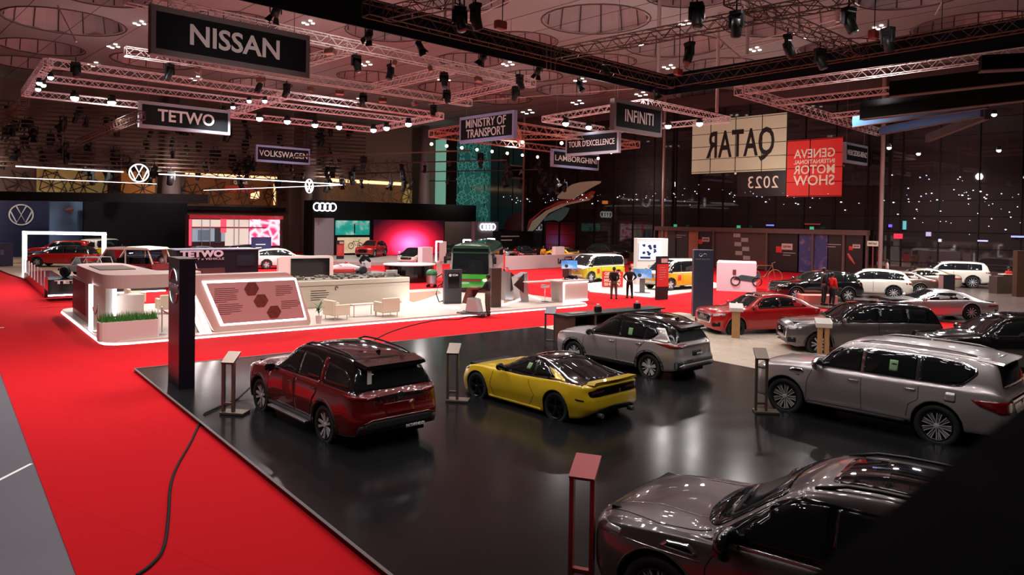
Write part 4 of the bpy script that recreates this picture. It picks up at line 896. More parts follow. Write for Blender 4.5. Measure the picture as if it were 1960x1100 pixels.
def streak(name, c1, c2, c3, sc=1.2, dist=4, wave=False):
    m = mat(name, c1, .4); nt = m.node_tree; b = nt.nodes['Principled BSDF']; tc = nt.nodes.new('ShaderNodeTexCoord')
    w_ = nt.nodes.new('ShaderNodeTexNoise'); w_.inputs['Scale'].default_value = sc; w_.inputs['Detail'].default_value = 3; w_.inputs['Distortion'].default_value = dist*.3
    r = nt.nodes.new('ShaderNodeValToRGB'); r.color_ramp.elements[0].color = c1; r.color_ramp.elements[1].color = c3; e = r.color_ramp.elements.new(.55); e.color = c2
    nt.links.new(tc.outputs['Object'], w_.inputs['Vector']); nt.links.new(w_.outputs['Fac'], r.inputs['Fac']); nt.links.new(r.outputs['Color'], b.inputs['Base Color']); return m
dpanel(1367, 1465, streak('race_track_print', rgb(62, 44, 42), rgb(80, 54, 50), rgb(110, 70, 66), .5, 2))
bm = nb()
for k in range(6):
    for j in range(2):
        if (k+j) % 2 == 0: box(bm, (lx(1414)+j*.75-.3+k*.06, .15, 3.2-k*.42), (.7, .03, .38))
obj('checkered_print', bm, mat('check_white', rgb(170, 150, 145), .5), lob)
bm = nb(); box(bm, (lx(1440), .15, .75), (2.6, .03, .35)); obj('printed_red_stripe', bm, mat('stripe_red', rgb(120, 34, 30), .5), lob)
dpanel(1469, 1525, dkp)
blue_st = streak('light_trails_print', rgb(40, 50, 100), rgb(62, 60, 110), rgb(200, 130, 140), 1.1, 5)
dpanel(1528, 1553, blue_st); dpanel(1557, 1582, blue_st); dpanel(1584, 1612, dkp); dpanel(1617, 1650, dkp)
for u, z, s_ in ((1505, 2.3, 1), (1349, 2.7, .8), (1638, 2.55, .6)):
    bm = nb(); box(bm, (lx(u), .15, z), (1.0*s_, .04, .55*s_)); o = obj('logo_card', bm, mat('card_pink', rgb(205, 165, 160), .6), lob)
    text('lettering', 'QATAR', .22*s_, ink, lob, (lx(u), .12, z), .01, .006)
    bm = nb(); box(bm, (lx(u)-.75*s_, .16, z-.28*s_), (.55*s_, .04, .55*s_)); obj('red_logo_square', bm, redm, lob)
for u, z in ((1303, 2.9), (1598, 2.5), (1512, 1.6)):
    bm = nb(); lines_mesh(bm, lx(u)-.7, .14, 1.4, 2, .12, 0); 
    for v in bm.verts: v.co.y += .15; v.co.z += z
    obj('small_print', bm, mat('print_grey', rgb(190, 175, 170), .6), lob)
for u in (1293, 1414, 1554):
    bm = nb(); box(bm, (lx(u), -.1, hz_+.12), (.35, .08, .25)); obj('exit_sign', bm, glow('exit_green', rgb(50, 150, 110), .9), lob)
bm = nb(); tube(bm, [(lx(1622), .1, 1.9), (lx(1628), .1, 1.5), (lx(1636), .1, 1.05)], [.1, .14, .05], 6); obj('printed_figure', bm, mat('fig_red', rgb(170, 60, 50), .6), lob)
# QATAR direction sign
p = GW(1671, 468, 1.6); t = thing('direction_sign', 'white QATAR sign on a red pole beside the steel post', 'sign', (p.x, p.y, 0), HA-PI)
zs = GW(1671, 466, 1.6).z; bm = nb(); cyl(bm, (0, 0, .1), (0, 0, zs), .05, n=8); obj('pole', bm, mat('pole_red', rgb(130, 50, 44), .5), t)
bm = nb(); box(bm, (0, -.06, zs), (.85, .05, .42)); obj('board', bm, mat('board_cream', rgb(215, 210, 190), .5), t); text('lettering', 'QATAR', .2, ink, t, (0, -.09, zs), .01, .006, mirror=True)
# mural artwork printed on the glass: generic abstract dune shapes in cream, red and teal
def gpoly(name, pts, m, off=.13, par=None):
    o_ = GW(1080, 400, off); x_ = -D1
    P = [((GW(u, v, off)-o_).dot(x_), (GW(u, v, off)-o_).z) for u, v in pts]
    bm = nb(); prism(bm, P, 0, .012, basis=lambda a, b, h: Vector((a, -h, b))); o = obj(name, bm, m, par)
    if par is None: o.location = o_; o.rotation_euler = (0, 0, HA-PI)
    return o
g0 = gpoly('glass_mural', chaikin([(1062, 380), (1080, 362), (1100, 350), (1135, 346), (1156, 347), (1130, 360), (1108, 374), (1098, 382)], 1), mat('mural_cream', rgb(176, 168, 140), .6, emit=.12, ecol=rgb(176, 168, 140)))
tag(g0, 'large abstract mural of cream, red and teal swoops on the glass wall', 'mural')
gpoly('mural_red_swoop', [(1008, 442), (1012, 422), (1040, 400), (1070, 385), (1120, 377), (1132, 365), (1140, 366), (1132, 380), (1090, 388), (1040, 402), (1016, 425)], mat('mural_red', rgb(150, 44, 38), .6, emit=.1, ecol=rgb(150, 40, 34)), .15, g0)
gpoly('mural_cream_swoop', [(1010, 442), (1018, 424), (1045, 403), (1075, 390), (1125, 379), (1130, 372), (1137, 375), (1128, 383), (1085, 392), (1050, 408), (1028, 434), (1020, 442)], mat('mural_cream', rgb(176, 168, 140)), .14, g0)
gpoly('mural_teal_swoop', chaikin([(1035, 424), (1060, 404), (1092, 394), (1086, 410), (1072, 425), (1060, 420)], 1), mat('mural_teal', rgb(74, 116, 112), .6, emit=.1, ecol=rgb(70, 112, 110)), .145, g0)
gpoly('mural_red_field', chaikin([(958, 440), (975, 415), (1000, 402), (1003, 442)], 1), mat('mural_dred', rgb(84, 36, 34), .6), .12, g0)
# teal lit glass at the far corner
tl = mat('teal_glass', rgb(48, 104, 98), .15, emit=.22, ecol=rgb(40, 110, 104))
for u0, u1, k in ((828, 852, 0), (873, 905, 1), (906, 938, 1), (938, 1000, 2)):
    (o, w, h) = gwall_quad('window_2', ((u0, 240), (u1, 440)), [mat('pale_green_strip', rgb(140, 190, 170), .3, emit=.5, ecol=rgb(130, 190, 170)), tl, mat('dim_teal', rgb(34, 58, 58), .1, emit=.08, ecol=rgb(30, 70, 70))][k], None, None, .05); struct(o)
# ---- back wall
bwL = 66; a = BP; b = BP-D2*bwL; bm = nb(); quad(bm, b, a, a+Vector((0, 0, ZC)), b+Vector((0, 0, ZC)))
wallm = mat('taupe_wall', rgb(112, 84, 74), .8, noise_=(.4, .15))
struct(obj('wall_back', bm, wallm))
bm = nb(); a2 = b; b2 = b-D1*70; quad(bm, b2, a2, a2+Vector((0, 0, ZC)), b2+Vector((0, 0, ZC))); struct(obj('wall_left', bm, wallm))
bm = nb(); quad(bm, gwE, gwE-D2*75, gwE-D2*75+Vector((0, 0, ZC)), gwE+Vector((0, 0, ZC))); 
nm_ = obj('wall_near', bm, wallm); nm_.location = D1*0; struct(nm_)
def bpanel(name, u0, v0, u1, v1, m, off=.1, th=.1, label=None, cat=None):
    a = BW(u0, v1, off); b = BW(u1, v1, off); zt = BW((u0+u1)/2, v0, off).z; zb = BW((u0+u1)/2, v1, off).z; mid = (a+b)/2
    bm = nb(); box(bm, (0, 0, 0), ((b-a).length, th, zt-zb)); o = obj(name, bm, m); o.location = (mid.x, mid.y, (zt+zb)/2); o.rotation_euler = (0, 0, RH)
    if label: tag(o, label, cat)
    return o
warmw = mat('lit_warm_room', rgb(196, 122, 60), .8, emit=.22, ecol=rgb(200, 120, 60)); yelw = mat('lit_yellow_room', rgb(190, 160, 96), .8, emit=.16, ecol=rgb(190, 150, 90))
for k, (u0, v0, u1, v1, m) in enumerate(((70, 322, 205, 372, yelw), (232, 325, 296, 372, warmw), (355, 325, 530, 392, mat('vip_room', rgb(130, 74, 40), .8, emit=.12, ecol=rgb(150, 84, 40))), (625, 352, 770, 392, mat('warm_strip_room', rgb(120, 80, 50), .8, emit=.1, ecol=rgb(150, 96, 50))), (770, 352, 788, 395, yelw))):
    struct(bpanel('window_%d' % (k+3), u0, v0, u1, v1, m))
for u0, v0, u1, v1 in ((625, 345, 768, 351), (355, 334, 530, 338), (524, 352, 527, 392), (480, 366, 496, 380)):
    struct(bpanel('trim_%d' % u0, u0, v0, u1, v1, glow('cove_light', (1, .62, .32, 1), 1.6), .2))
o = bpanel('balcony_sign', 430, 356, 488, 368, mat('balcony_red', rgb(170, 44, 30), .6, emit=.2, ecol=rgb(190, 50, 30)), .4, .1, 'red sign on the lit balcony behind the glowing hanging logo', 'sign')
o = bpanel('balcony_sign', 446, 345, 474, 354, mat('balcony_board', rgb(110, 70, 50), .6), .4, .1, 'small QATAR sign above the red balcony sign', 'sign'); text('lettering', 'QATAR', .5, creamg, o, (0, -.08, 0), .02, .01)
bpanel('balcony_ledge', 340, 395.5, 545, 403, black, .75, .5, 'black balcony front under the lit balcony room', 'balcony')
# lattice of thin bars in star shapes
def lattice(name, u0, v0, u1, v1, m, off, cell=2.6, w=.07, seed=1, wallf=BW, rz=None, label=None):
    a = wallf(u0, v1, off); b = wallf(u1, v1, off); zt = wallf((u0+u1)/2, v0, off).z; zb = wallf((u0+u1)/2, v1, off).z; W = (b-a).length; Hh = zt-zb
    rnd = random.Random(seed); bm = nb(); nx, nz = max(1, round(W/cell)), max(1, round(Hh/cell)); cw, ch = W/nx, Hh/nz
    def bar(p, q):
        d = math.hypot(q[0]-p[0], q[1]-p[1]); an = math.atan2(q[1]-p[1], q[0]-p[0])
        r = bmesh.ops.create_cube(bm, size=1, matrix=Matrix.Translation(((p[0]+q[0])/2, 0, (p[1]+q[1])/2)) @ Matrix.Rotation(-an, 4, 'Y') @ Matrix.Diagonal((d, .05, w, 1)))
    for i in range(nx):
        for j in range(nz):
            cx, cz = -W/2+(i+.5)*cw, -Hh/2+(j+.5)*ch; n = 8; P = []
            for k in range(n):
                an = 2*PI*k/n+PI/8; r = 1; P.append((cx+cw*.52*math.cos(an)*rnd.uniform(.75, 1.1), cz+ch*.52*math.sin(an)*rnd.uniform(.75, 1.1)))
            for k in range(n):
                if rnd.random() < .6: bar(P[k], P[(k+2) % n])
                bar((cx, cz), P[k])
    o = obj(name, bm, m); mid = (a+b)/2; o.location = (mid.x, mid.y, (zt+zb)/2); o.rotation_euler = (0, 0, RH if rz is None else rz); 
    return tag(o, label, 'screen')
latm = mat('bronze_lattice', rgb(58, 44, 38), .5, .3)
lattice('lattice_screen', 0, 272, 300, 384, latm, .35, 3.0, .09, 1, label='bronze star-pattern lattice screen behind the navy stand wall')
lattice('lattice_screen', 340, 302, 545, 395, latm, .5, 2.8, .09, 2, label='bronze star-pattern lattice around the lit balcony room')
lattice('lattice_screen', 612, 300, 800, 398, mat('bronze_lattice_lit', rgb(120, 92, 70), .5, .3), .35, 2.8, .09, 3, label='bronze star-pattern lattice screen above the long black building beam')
lattice('lattice_screen', 873, 268, 936, 424, mat('teal_lattice', rgb(90, 160, 150), .5, emit=.25, ecol=rgb(80, 160, 150)), .3, 2.2, .07, 4, GW, HA-PI, label='teal-lit star lattice on the far glass beside the long black building')
# columns
for k, (u, v, r, lab) in enumerate(((592, 400, .95, 'broad round column left of the long black building'), (328, 330, .95, 'broad round column behind the glowing round logo'), (812, 330, .8, 'round column right of the warm lattice screen'))):
    p = BW(u, v, 2.5); bm = nb(); lathe(bm, [(r*1.1, 0), (r*1.05, 6), (r*.85, 9), (r*.8, ZC)], 24); o = obj('column', bm, mat('column_grey', rgb(122, 100, 102), .6), smooth=True); o.location = (p.x, p.y, 0); tag(o, lab, 'column')
# ---- ceiling with round domes
ceilm = mat('ceiling_panels', rgb(128, 127, 126), .6, noise_=(.15, .08))
domes = [(1140, 38, 200), (193, -12, 168), (125, 42, 200), (80, 90, 140), (60, 121, 130), (296, 117, 145), (450, 42, 150), (703, 146, 110), (868, 168, 130), (1290, 88, 175), (1497, 42, 212), (1327, -14, 180), (1380, 125, 130), (1610, 92, 150), (1745, -12, 200), (1860, 50, 200), (1350, 180, 115), (1095, 172, 130), (1150, 118, 130), (1020, 145, 110), (900, 115, 120), (990, 80, 150), (560, 100, 140), (880, -8, 190), (620, -20, 190), (20, 20, 120), (960, 190, 110), (500, 160, 110), (1540, 150, 120), (740, 60, 150)]
DC = []
for u, v, w in domes:
    p = G(u, v, ZC); r = w/2/F*(p-Vector((0, 0, CH))).dot(F0)
    r = min(r, 3.6)
    if all((p-q).length > r+rr+.25 for q, rr in DC): DC.append((p, r))
rect = [BP+D2*1+D1*1, BP-D2*(bwL+1)+D1*1, BP-D2*(bwL+1)-D1*100, BP+D2*1-D1*100]
verts = [Vector((p.x, p.y)) for p in rect]; edges = [(0, 1), (1, 2), (2, 3), (3, 0)]; NS = 28
for p, r in DC:
    b0 = len(verts); verts += [Vector((p.x+r*math.cos(2*PI*i/NS), p.y+r*math.sin(2*PI*i/NS))) for i in range(NS)]; edges += [(b0+i, b0+(i+1) % NS) for i in range(NS)]
vs, _, fs, *_r = delaunay_2d_cdt(verts, edges, [], 1, 1e-4)
bm = nb(); V = [bm.verts.new((p.x, p.y, ZC)) for p in vs]
for f in fs:
    c = sum((vs[i] for i in f), Vector((0, 0)))/3
    if any((c-Vector((p.x, p.y))).length < r*.97 for p, r in DC): continue
    bm.faces.new([V[i] for i in f])
ceiling = struct(obj('ceiling', bm, ceilm))
wallin = mat('dome_panels', rgb(176, 164, 164), .5); ribm = mat('dome_joint', rgb(70, 52, 52), .7)
for p, r in DC:
    bm = nb(); lathe(bm, [(r*1.0, 0), (r*.99, .5), (r*.9, 2.4), (r*.88, 2.5), (.001, 2.7)], NS, caps=False); o = obj('ceiling_dome', bm, wallin, ceiling); o.location = (p.x, p.y, ZC)
    bm = nb()
    for i in range(14):
        a = 2*PI*i/14; tube(bm, [(r*.985*math.cos(a), r*.985*math.sin(a), .05), (r*.97*math.cos(a), r*.97*math.sin(a), .5), (r*.88*math.cos(a), r*.88*math.sin(a), 2.4)], .035, 4)
    tube(bm, [(r*1.04*math.cos(2*PI*i/NS), r*1.04*math.sin(2*PI*i/NS), -.02) for i in range(NS)], .05, 4, closed=True)
    obj('dome_joints', bm, ribm, o)
# panel joints and downlights
bm = nb()
for i in range(-3, 22):
    p = BP-D2*(i*3.2)-D1*45; box(bm, (p.x, p.y, ZC-.01), (95, .025, .02), HA)
obj('ceiling_joints', bm, ribm, ceiling)
dl = glow('downlight', (1, .93, .86, 1), 7)
for u, v in ((267, 42), (217, 86), (180, 121), (590, 41), (1310, 42), (1445, 92), (1683, 50), (972, 120), (1110, 152), (1227, 178), (700, 120), (1280, 68*2-10), (375, 148), (682, 190), (1105, 194), (545, 172), (1010, 212), (850, 150)):
    for du, dv in ((-9, 2), (4, -2), (-2, 5), (9, 3)):
        p = G(u+du, v+dv, ZC); k = p.y/45; bm = nb(); cyl(bm, (0, 0, -.05), (0, 0, -.02), .11*k, n=10); o = obj('downlight', bm, dl, ceiling); o.location = (p.x, p.y, ZC)

# reflected lamp glints on the dark glass, put in as tiny glowing spheres
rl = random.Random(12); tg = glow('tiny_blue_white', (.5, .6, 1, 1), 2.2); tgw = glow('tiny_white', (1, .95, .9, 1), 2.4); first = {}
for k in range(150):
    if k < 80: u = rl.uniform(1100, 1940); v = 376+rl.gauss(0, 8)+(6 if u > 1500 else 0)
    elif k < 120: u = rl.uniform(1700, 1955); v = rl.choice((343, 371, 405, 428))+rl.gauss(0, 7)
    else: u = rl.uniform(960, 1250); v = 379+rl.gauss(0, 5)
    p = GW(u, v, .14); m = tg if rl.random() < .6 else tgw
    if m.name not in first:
        bm = nb(); bmesh.ops.create_icosphere(bm, subdivisions=1, radius=.04); o = obj('reflected_glint', bm, m); first[m.name] = o
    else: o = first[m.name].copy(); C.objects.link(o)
    o.location = p; s_ = rl.uniform(.4, 1.3); o.scale = (s_*rl.uniform(1, 1.8), s_, s_); tag(o, 'tiny reflected lamp glint among many on the dark glass wall', 'light', 'tiny reflected lamp glints on the dark glass wall')
# ---------------------------------------------------------------- hanging signs
frameg = mat('sign_frame_grey', rgb(150, 148, 158), .5); panelm = mat('sign_panel_black', rgb(16, 16, 22), .7, spec=.2); letm = mat('sign_letters', rgb(225, 215, 210), .5)
def hang_sign(txt, p0, p1, q, label, ztop=None, rzmode='D2', fm=frameg, size=.62, tw=.6, zc=10.3, h=1.6, fr=.2, panel=panelm, span=None):
    """sign whose upper corners the photo shows at p0 and p1"""
    d = D2 if rzmode == 'D2' else -D1; rz = RH if rzmode == 'D2' else HA-PI
    a, b = G(*p0, zc+h/2), G(*p1, zc+h/2); mid = (a+b)/2; w = abs((b-a).dot(d))
    t = thing('hanging_sign', label, 'sign', (mid.x, mid.y, zc), rz)
    bm = nb(); box(bm, (0, 0, 0), (w, .3, h), bev=.01); obj('sign_box', bm, fm, t)
    bm = nb(); box(bm, (0, -.152, 0), (w-fr*1.6, .02, h-fr*2), bev=.008); obj('sign_panel', bm, panel, t)
    L = txt.split('\n')
    for i, s in enumerate(L):
        zz = (len(L)-1)/2*.66-i*.66
        text('lettering', s, size, letm, t, (0, -.17, zz), .02, .02*size if len(s) < 8 else .008*size, 1.0, width=(w-fr*1.6)*tw*(1 if len(L) == 1 else [1, .97][i]))
    for x in (-w*.4, w*.4): bm = nb(); cyl(bm, (x, 0, h/2), (x, 0, ZC-zc-.05), .012, n=5); obj('suspension_wire', bm, mat('wire', rgb(120, 95, 90), .5), t)
    nn = Vector((d.y, -d.x, 0)); q = mid+nn*4.5; spot('added_sign_fill', (q.x, q.y, zc-3.0), (mid.x, mid.y, zc), (420 if mid.y > 60 else 260)*max(.6, w/5), 75, (1, .96, .95), .1, .8)  # added fill spot brightening the sign face, no fixture there
    return t, w
hang_sign('NISSAN', (287, 8), (589, 70), None, 'largest hanging sign, with six pale capitals, at the upper left', fm=mat('sign_frame_taupe', rgb(110, 98, 100), .5), size=.95, tw=.60)
hang_sign('TETWO', (268, 191), (436, 213), None, 'grey-framed hanging sign with five capitals among the bright truss lamps', size=1.0, tw=.66)
hang_sign('VOLKSWAGEN', (488, 276.5), (593.5, 285), None, 'pale blue framed hanging sign with ten tight capitals before the broad column', size=.8, tw=.95, fm=mat('sign_frame_blue', rgb(150, 158, 200), .5))
hang_sign('AUDI', (975, 314), (1038, 321), None, 'smallest far hanging sign, with only four capitals, before the teal glass', size=1.0, tw=.46, h=1.7)
hang_sign('INFINITI', (1159, 190), (1277, 205), None, 'hanging sign with eight thin capitals below the corner of the dark rig', size=.9, tw=.64, fm=mat('sign_frame_taupe', rgb(110, 98, 100), .5), zc=9.75)
hang_sign('LAMBORGHINI', (1061, 284), (1139, 295), None, 'hanging sign whose upper right is hidden by another sign', size=.72, tw=.95, fm=mat('sign_frame_blue', rgb(150, 158, 200), .5), zc=10)
hang_sign('MERCEDES-BENZ', (1610, 272), (1664, 280), None, 'small dark hanging sign beside the right edge of the red banner', size=.6, tw=.94, zc=10.1)
hang_sign('MINISTRY OF\nTRANSPORT', (886, 226), (984, 210), None, 'hanging sign with two lines reading MINISTRY OF TRANSPORT', rzmode='D1', size=.78, tw=.78, fm=mat('sign_frame_blue', rgb(150, 158, 200), .5), h=1.75)
hang_sign("TOUR D'EXCELLENCE", (1086, 258), (1186, 247.5), None, "hanging sign with a long French title, before the half hidden sign", rzmode='D1', size=.62, tw=.92, zc=10.2, h=1.7)
# ---------------------------------------------------------------- trusses and their lamps
def truss(p, q, s=.4, m=alu, name='lighting_truss', label=None, group=None, r=.028, step=None, box4=True):
    """four chords with zigzag webbing from p to q"""
    p, q = Vector(p), Vector(q); d = q-p; L = d.length; d.normalize(); up = Vector((0, 0, 1)); sd = d.cross(up).normalized(); bm = nb(); h = s/2
    ch = [(sd*h+up*h), (sd*-h+up*h), (sd*-h-up*h), (sd*h-up*h)]
    for c in ch: cyl(bm, p+c, q+c, r, n=4, caps=False)
    st = step or s*1.0; n = max(1, int(L/st))
    for i in range(n):
        a, b = p+d*(L*i/n), p+d*(L*(i+1)/n)
        for k in range(4):
            c1, c2 = ch[k], ch[(k+1) % 4]
            if i % 2: c1, c2 = c2, c1
            cyl(bm, a+c1, b+c2, r*.6, n=3, caps=False)
    for e in (p, q):
        for k in range(4): cyl(bm, e+ch[k], e+ch[(k+1) % 4], r, n=4, caps=False)
    o = obj(name, bm, m)
    if label: tag(o, label, 'truss', group)
    return o
def tpx(a, b, z, s=.4, m=alu, label=None, r=.028, step=None): return truss(G(*a, z), G(*b, z), s, m, label=label, r=r, step=step)
def ext(a, b, k0, k1): a, b = Vector(a), Vector(b); return a+(a-b)*k0, b+(b-a)*k1
T12 = 12.0
# bright rig over the TETWO stand
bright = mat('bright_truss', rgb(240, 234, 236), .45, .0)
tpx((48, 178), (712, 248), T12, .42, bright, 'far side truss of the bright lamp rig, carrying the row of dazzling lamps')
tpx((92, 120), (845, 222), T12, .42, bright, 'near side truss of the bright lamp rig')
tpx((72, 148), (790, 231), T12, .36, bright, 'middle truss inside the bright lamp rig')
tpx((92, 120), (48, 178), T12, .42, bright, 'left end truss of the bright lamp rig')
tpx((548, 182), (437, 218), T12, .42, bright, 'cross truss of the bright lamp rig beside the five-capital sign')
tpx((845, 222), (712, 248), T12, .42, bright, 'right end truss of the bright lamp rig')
# pinkish rig behind the NISSAN sign
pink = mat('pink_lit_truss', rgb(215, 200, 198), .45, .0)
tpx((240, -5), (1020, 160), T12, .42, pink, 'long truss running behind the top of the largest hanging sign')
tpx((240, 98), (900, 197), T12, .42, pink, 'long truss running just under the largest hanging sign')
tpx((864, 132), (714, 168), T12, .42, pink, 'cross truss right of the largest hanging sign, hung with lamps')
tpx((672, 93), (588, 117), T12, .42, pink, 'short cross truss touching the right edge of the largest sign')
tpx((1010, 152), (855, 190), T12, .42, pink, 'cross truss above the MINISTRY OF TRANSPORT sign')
# dark rig with the black fascia
ZR = 11.6
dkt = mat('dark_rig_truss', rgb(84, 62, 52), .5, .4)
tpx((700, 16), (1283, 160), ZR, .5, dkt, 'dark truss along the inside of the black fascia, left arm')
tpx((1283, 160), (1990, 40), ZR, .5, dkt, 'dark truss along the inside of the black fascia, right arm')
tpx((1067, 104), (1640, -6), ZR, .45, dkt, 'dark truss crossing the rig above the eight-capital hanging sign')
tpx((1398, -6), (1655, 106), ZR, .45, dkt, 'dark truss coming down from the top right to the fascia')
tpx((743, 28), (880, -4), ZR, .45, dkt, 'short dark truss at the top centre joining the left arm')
fas = mat('fascia_navy', rgb(12, 14, 24), .8, spec=.15)
c_ = G(1274, 143, 12.14); zb_ = 11.05
f0 = thing('lighting_fascia', 'long black fabric fascia hanging in an L under the ceiling', 'fascia', (0, 0, 0))
for d_, L_ in ((-D2, 34), (-D1, 34)):
    e_ = c_+d_*L_; mid = (c_+e_)/2; bm = nb(); box(bm, (mid.x, mid.y, (12.14+zb_)/2), (L_, .08, 12.14-zb_), math.atan2(d_.y, d_.x)); obj('fascia_panel', bm, fas, f0)
bm = nb()
for k in range(3):
    p = c_-D2*(8.6+k*.28); box(bm, (p.x-.06*D1.x*-1, p.y-.06*D1.y*-1, (12.14+zb_)/2), (.09, .2, 1.1), RH)
obj('fascia_stripes', bm, mat('stripe_grey', rgb(120, 100, 104), .5), f0)
# small far rigs
dim = mat('dim_truss', rgb(176, 128, 116), .5, .2)
R1 = [(1041, 228), (1168, 250), (1394, 229), (1236, 196)]
for i, lb in enumerate(('far left side of the diamond rig behind the eight-capital sign', 'far right side of the diamond rig behind the eight-capital sign', 'near right side of the diamond rig behind the eight-capital sign', 'near left side of the diamond rig behind the eight-capital sign')):
    tpx(R1[i], R1[(i+1) % 4], T12, .4, bright, lb)
R2 = [(826, 256), (1095, 290), (1220, 277), (950, 236)]
for i, lb in enumerate(('far side truss of the low brown rig hung with warm bulbs', 'right end truss of the low brown rig hung with warm bulbs', 'near side truss of the low brown rig hung with warm bulbs', 'left end truss of the low brown rig hung with warm bulbs')):
    tpx(R2[i], R2[(i+1) % 4], 10.8, .5, dim, lb)
tpx((905, 262), (1150, 262), 10.8, .4, dim, 'inner truss of the low brown rig'); tpx((985, 244), (1000, 278), 10.8, .4, dim, 'short cross truss inside the low brown rig')
# right hand rig
tpx((1430, 172), (1990, 94), T12, .45, pink, 'pink lit truss running out of the frame at the right')
tpx((1413, 173), (1780, 282), T12, .5, pink, 'long truss sloping down to the blue beams at the right')
tpx((1480, 198), (1712, 172), T12, .35, pink, 'thin pink truss behind the black beams')
tpx((1740, 265), (1990, 238), T12, .35, pink, 'thin pink truss near the dazzling lamp at the right edge')
tpx((1780, 276), (1990, 258), T12, .35, pink, 'lower thin pink truss near the right edge')
tpx((1590, 222), (1700, 210), T12, .3, pink, 'short truss piece left of the blue beams')
# wooden and blue beams in a fan
bbm = mat('black_beam', (.0025, .0025, .003, 1), .8, spec=.1); blm = mat('blue_beam', rgb(50, 96, 150), .5); edgem = mat('beam_edge', rgb(84, 62, 52), .6)
def beam(a, b, z, h, w, m, label):
    p, q = G(*a, z), G(*b, z); mid = (p+q)/2; d = q-p; t = thing('ceiling_beam', label, 'beam', (mid.x, mid.y, z), math.atan2(d.y, d.x))
    bm = nb(); box(bm, (0, 0, 0), (d.length, w, h)); obj('beam_body', bm, m, t)
    bm = nb(); box(bm, (0, 0, -h/2-.02), (d.length, w+.05, .04)); obj('edge_strip', bm, edgem, t)
beam((1876, 122), (1990, 116), 10.5, .55, .5, bbm, 'short black box beam nearest the top right corner')
beam((1706, 171), (1990, 138), 10.5, .65, .5, bbm, 'long black box beam at the right under the fascia')
beam((1650, 212), (1990, 168), 10.2, .9, .4, bbm, 'deep black beam just above the blue beams')
beam((1634, 233), (1890, 194), 10, .55, .2, blm, 'upper blue-lit beam at the right'); beam((1687, 250), (1880, 213), 10, .45, .2, blm, 'lower, brightest blue-lit beam at the right'); beam((1775, 264), (1890, 218), 10, .45, .25, mat('grey_blue_beam', rgb(60, 66, 76), .5), 'grey beam slanting up to the dazzling right hand lamp')
# ---- lamps
def make_wash():
    t = thing('x', 'x', 'stage light'); bm = nb(); box(bm, (0, 0, -.06), (.3, .2, .1), bev=.02); cyl(bm, (0, 0, 0), (0, 0, .18), .02, n=6); obj('base', bm, black, t)
    bm = nb(); prism(bm, [(-.18, -.4), (-.145, -.4), (-.145, -.13), (.145, -.13), (.145, -.4), (.18, -.4), (.18, -.1), (-.18, -.1)], -.05, .05, basis=lambda a, b, h: Vector((a, -h, b))); obj('yoke', bm, dark, t)
    bm = nb(); lathe(bm, [(.03, .12), (.11, .1), (.13, -.05), (.12, -.3), (.105, -.32), (.001, -.31)], 12); h = obj('lamp_head', bm, dark, t, smooth=True); h.location = (0, 0, -.3); h.rotation_euler = (.35, .15, 0)
    bm = nb(); lathe(bm, [(.09, -.33), (.001, -.335)], 12); obj('lens', bm, mat('dim_lens', (.05, .05, .06, 1), .05), h)
    return t
def make_fresnel():
    t = thing('x', 'x', 'stage light'); bm = nb(); cyl(bm, (0, 0, 0), (0, 0, .15), .02, n=6); box(bm, (0, 0, -.02), (.34, .04, .03)); box(bm, (-.16, 0, -.16), (.02, .04, .3)); box(bm, (.16, 0, -.16), (.02, .04, .3)); obj('yoke', bm, dark, t)
    bm = nb(); lathe(bm, [(.06, .18), (.11, .12), (.12, -.14), (.11, -.14), (.001, -.1)], 12); h = obj('lamp_head', bm, dark, t, smooth=True); h.location = (0, 0, -.26); h.rotation_euler = (.5, 0, .4)
    bm = nb()
    for k in range(4):
        a = k*PI/2; quad(bm, (.1*math.cos(a)-.08*math.sin(a), .1*math.sin(a)+.08*math.cos(a), -.14), (.1*math.cos(a)+.08*math.sin(a), .1*math.sin(a)-.08*math.cos(a), -.14), (.17*math.cos(a)+.12*math.sin(a), .17*math.sin(a)-.12*math.cos(a), -.3), (.17*math.cos(a)-.12*math.sin(a), .17*math.sin(a)+.12*math.cos(a), -.3))
    obj('barn_doors', bm, black, h); return t
def make_lit():
    t = thing('x', 'x', 'stage light'); bm = nb(); box(bm, (0, 0, .05), (.24, .16, .08)); obj('base', bm, black, t)
    bm = nb(); lathe(bm, [(.05, .12), (.16, .06), (.17, -.10), (.15, -.10), (.001, -.02)], 14); h = obj('lamp_head', bm, dark, t, smooth=True); h.location = (0, 0, -.1)
    bm = nb(); lathe(bm, [(.001, -.095), (.15, -.085), (.16, -.14), (.12, -.22), (.06, -.26), (.001, -.27)], 14); obj('lens', bm, lampglow, h); return t
def make_box():
    t = thing('x', 'x', 'stage light'); bm = nb(); box(bm, (0, 0, .03), (.1, .1, .1)); obj('clamp', bm, steel, t)
    bm = nb(); box(bm, (0, 0, -.15), (.46, .2, .2), bev=.02); h = obj('lamp_head', bm, mat('redbrown_housing', rgb(110, 62, 50), .5), t); h.rotation_euler = (.3, 0, 0)
    bm = nb(); box(bm, (0, 0, -.265), (.38, .14, .02)); obj('lens', bm, mat('pale_lens', rgb(190, 150, 140), .3), h); return t
def make_bulb():
    t = thing('x', 'x', 'light bulb'); bm = nb(); cyl(bm, (0, 0, 0), (0, 0, .5), .01, n=4); cyl(bm, (0, 0, -.05), (0, 0, .06), .05, n=8); obj('cable', bm, black, t)
    bm = nb(); bmesh.ops.create_uvsphere(bm, u_segments=10, v_segments=8, radius=.12, matrix=Matrix.Translation((0, 0, -.15))); obj('bulb', bm, warmglow, t, smooth=True); return t
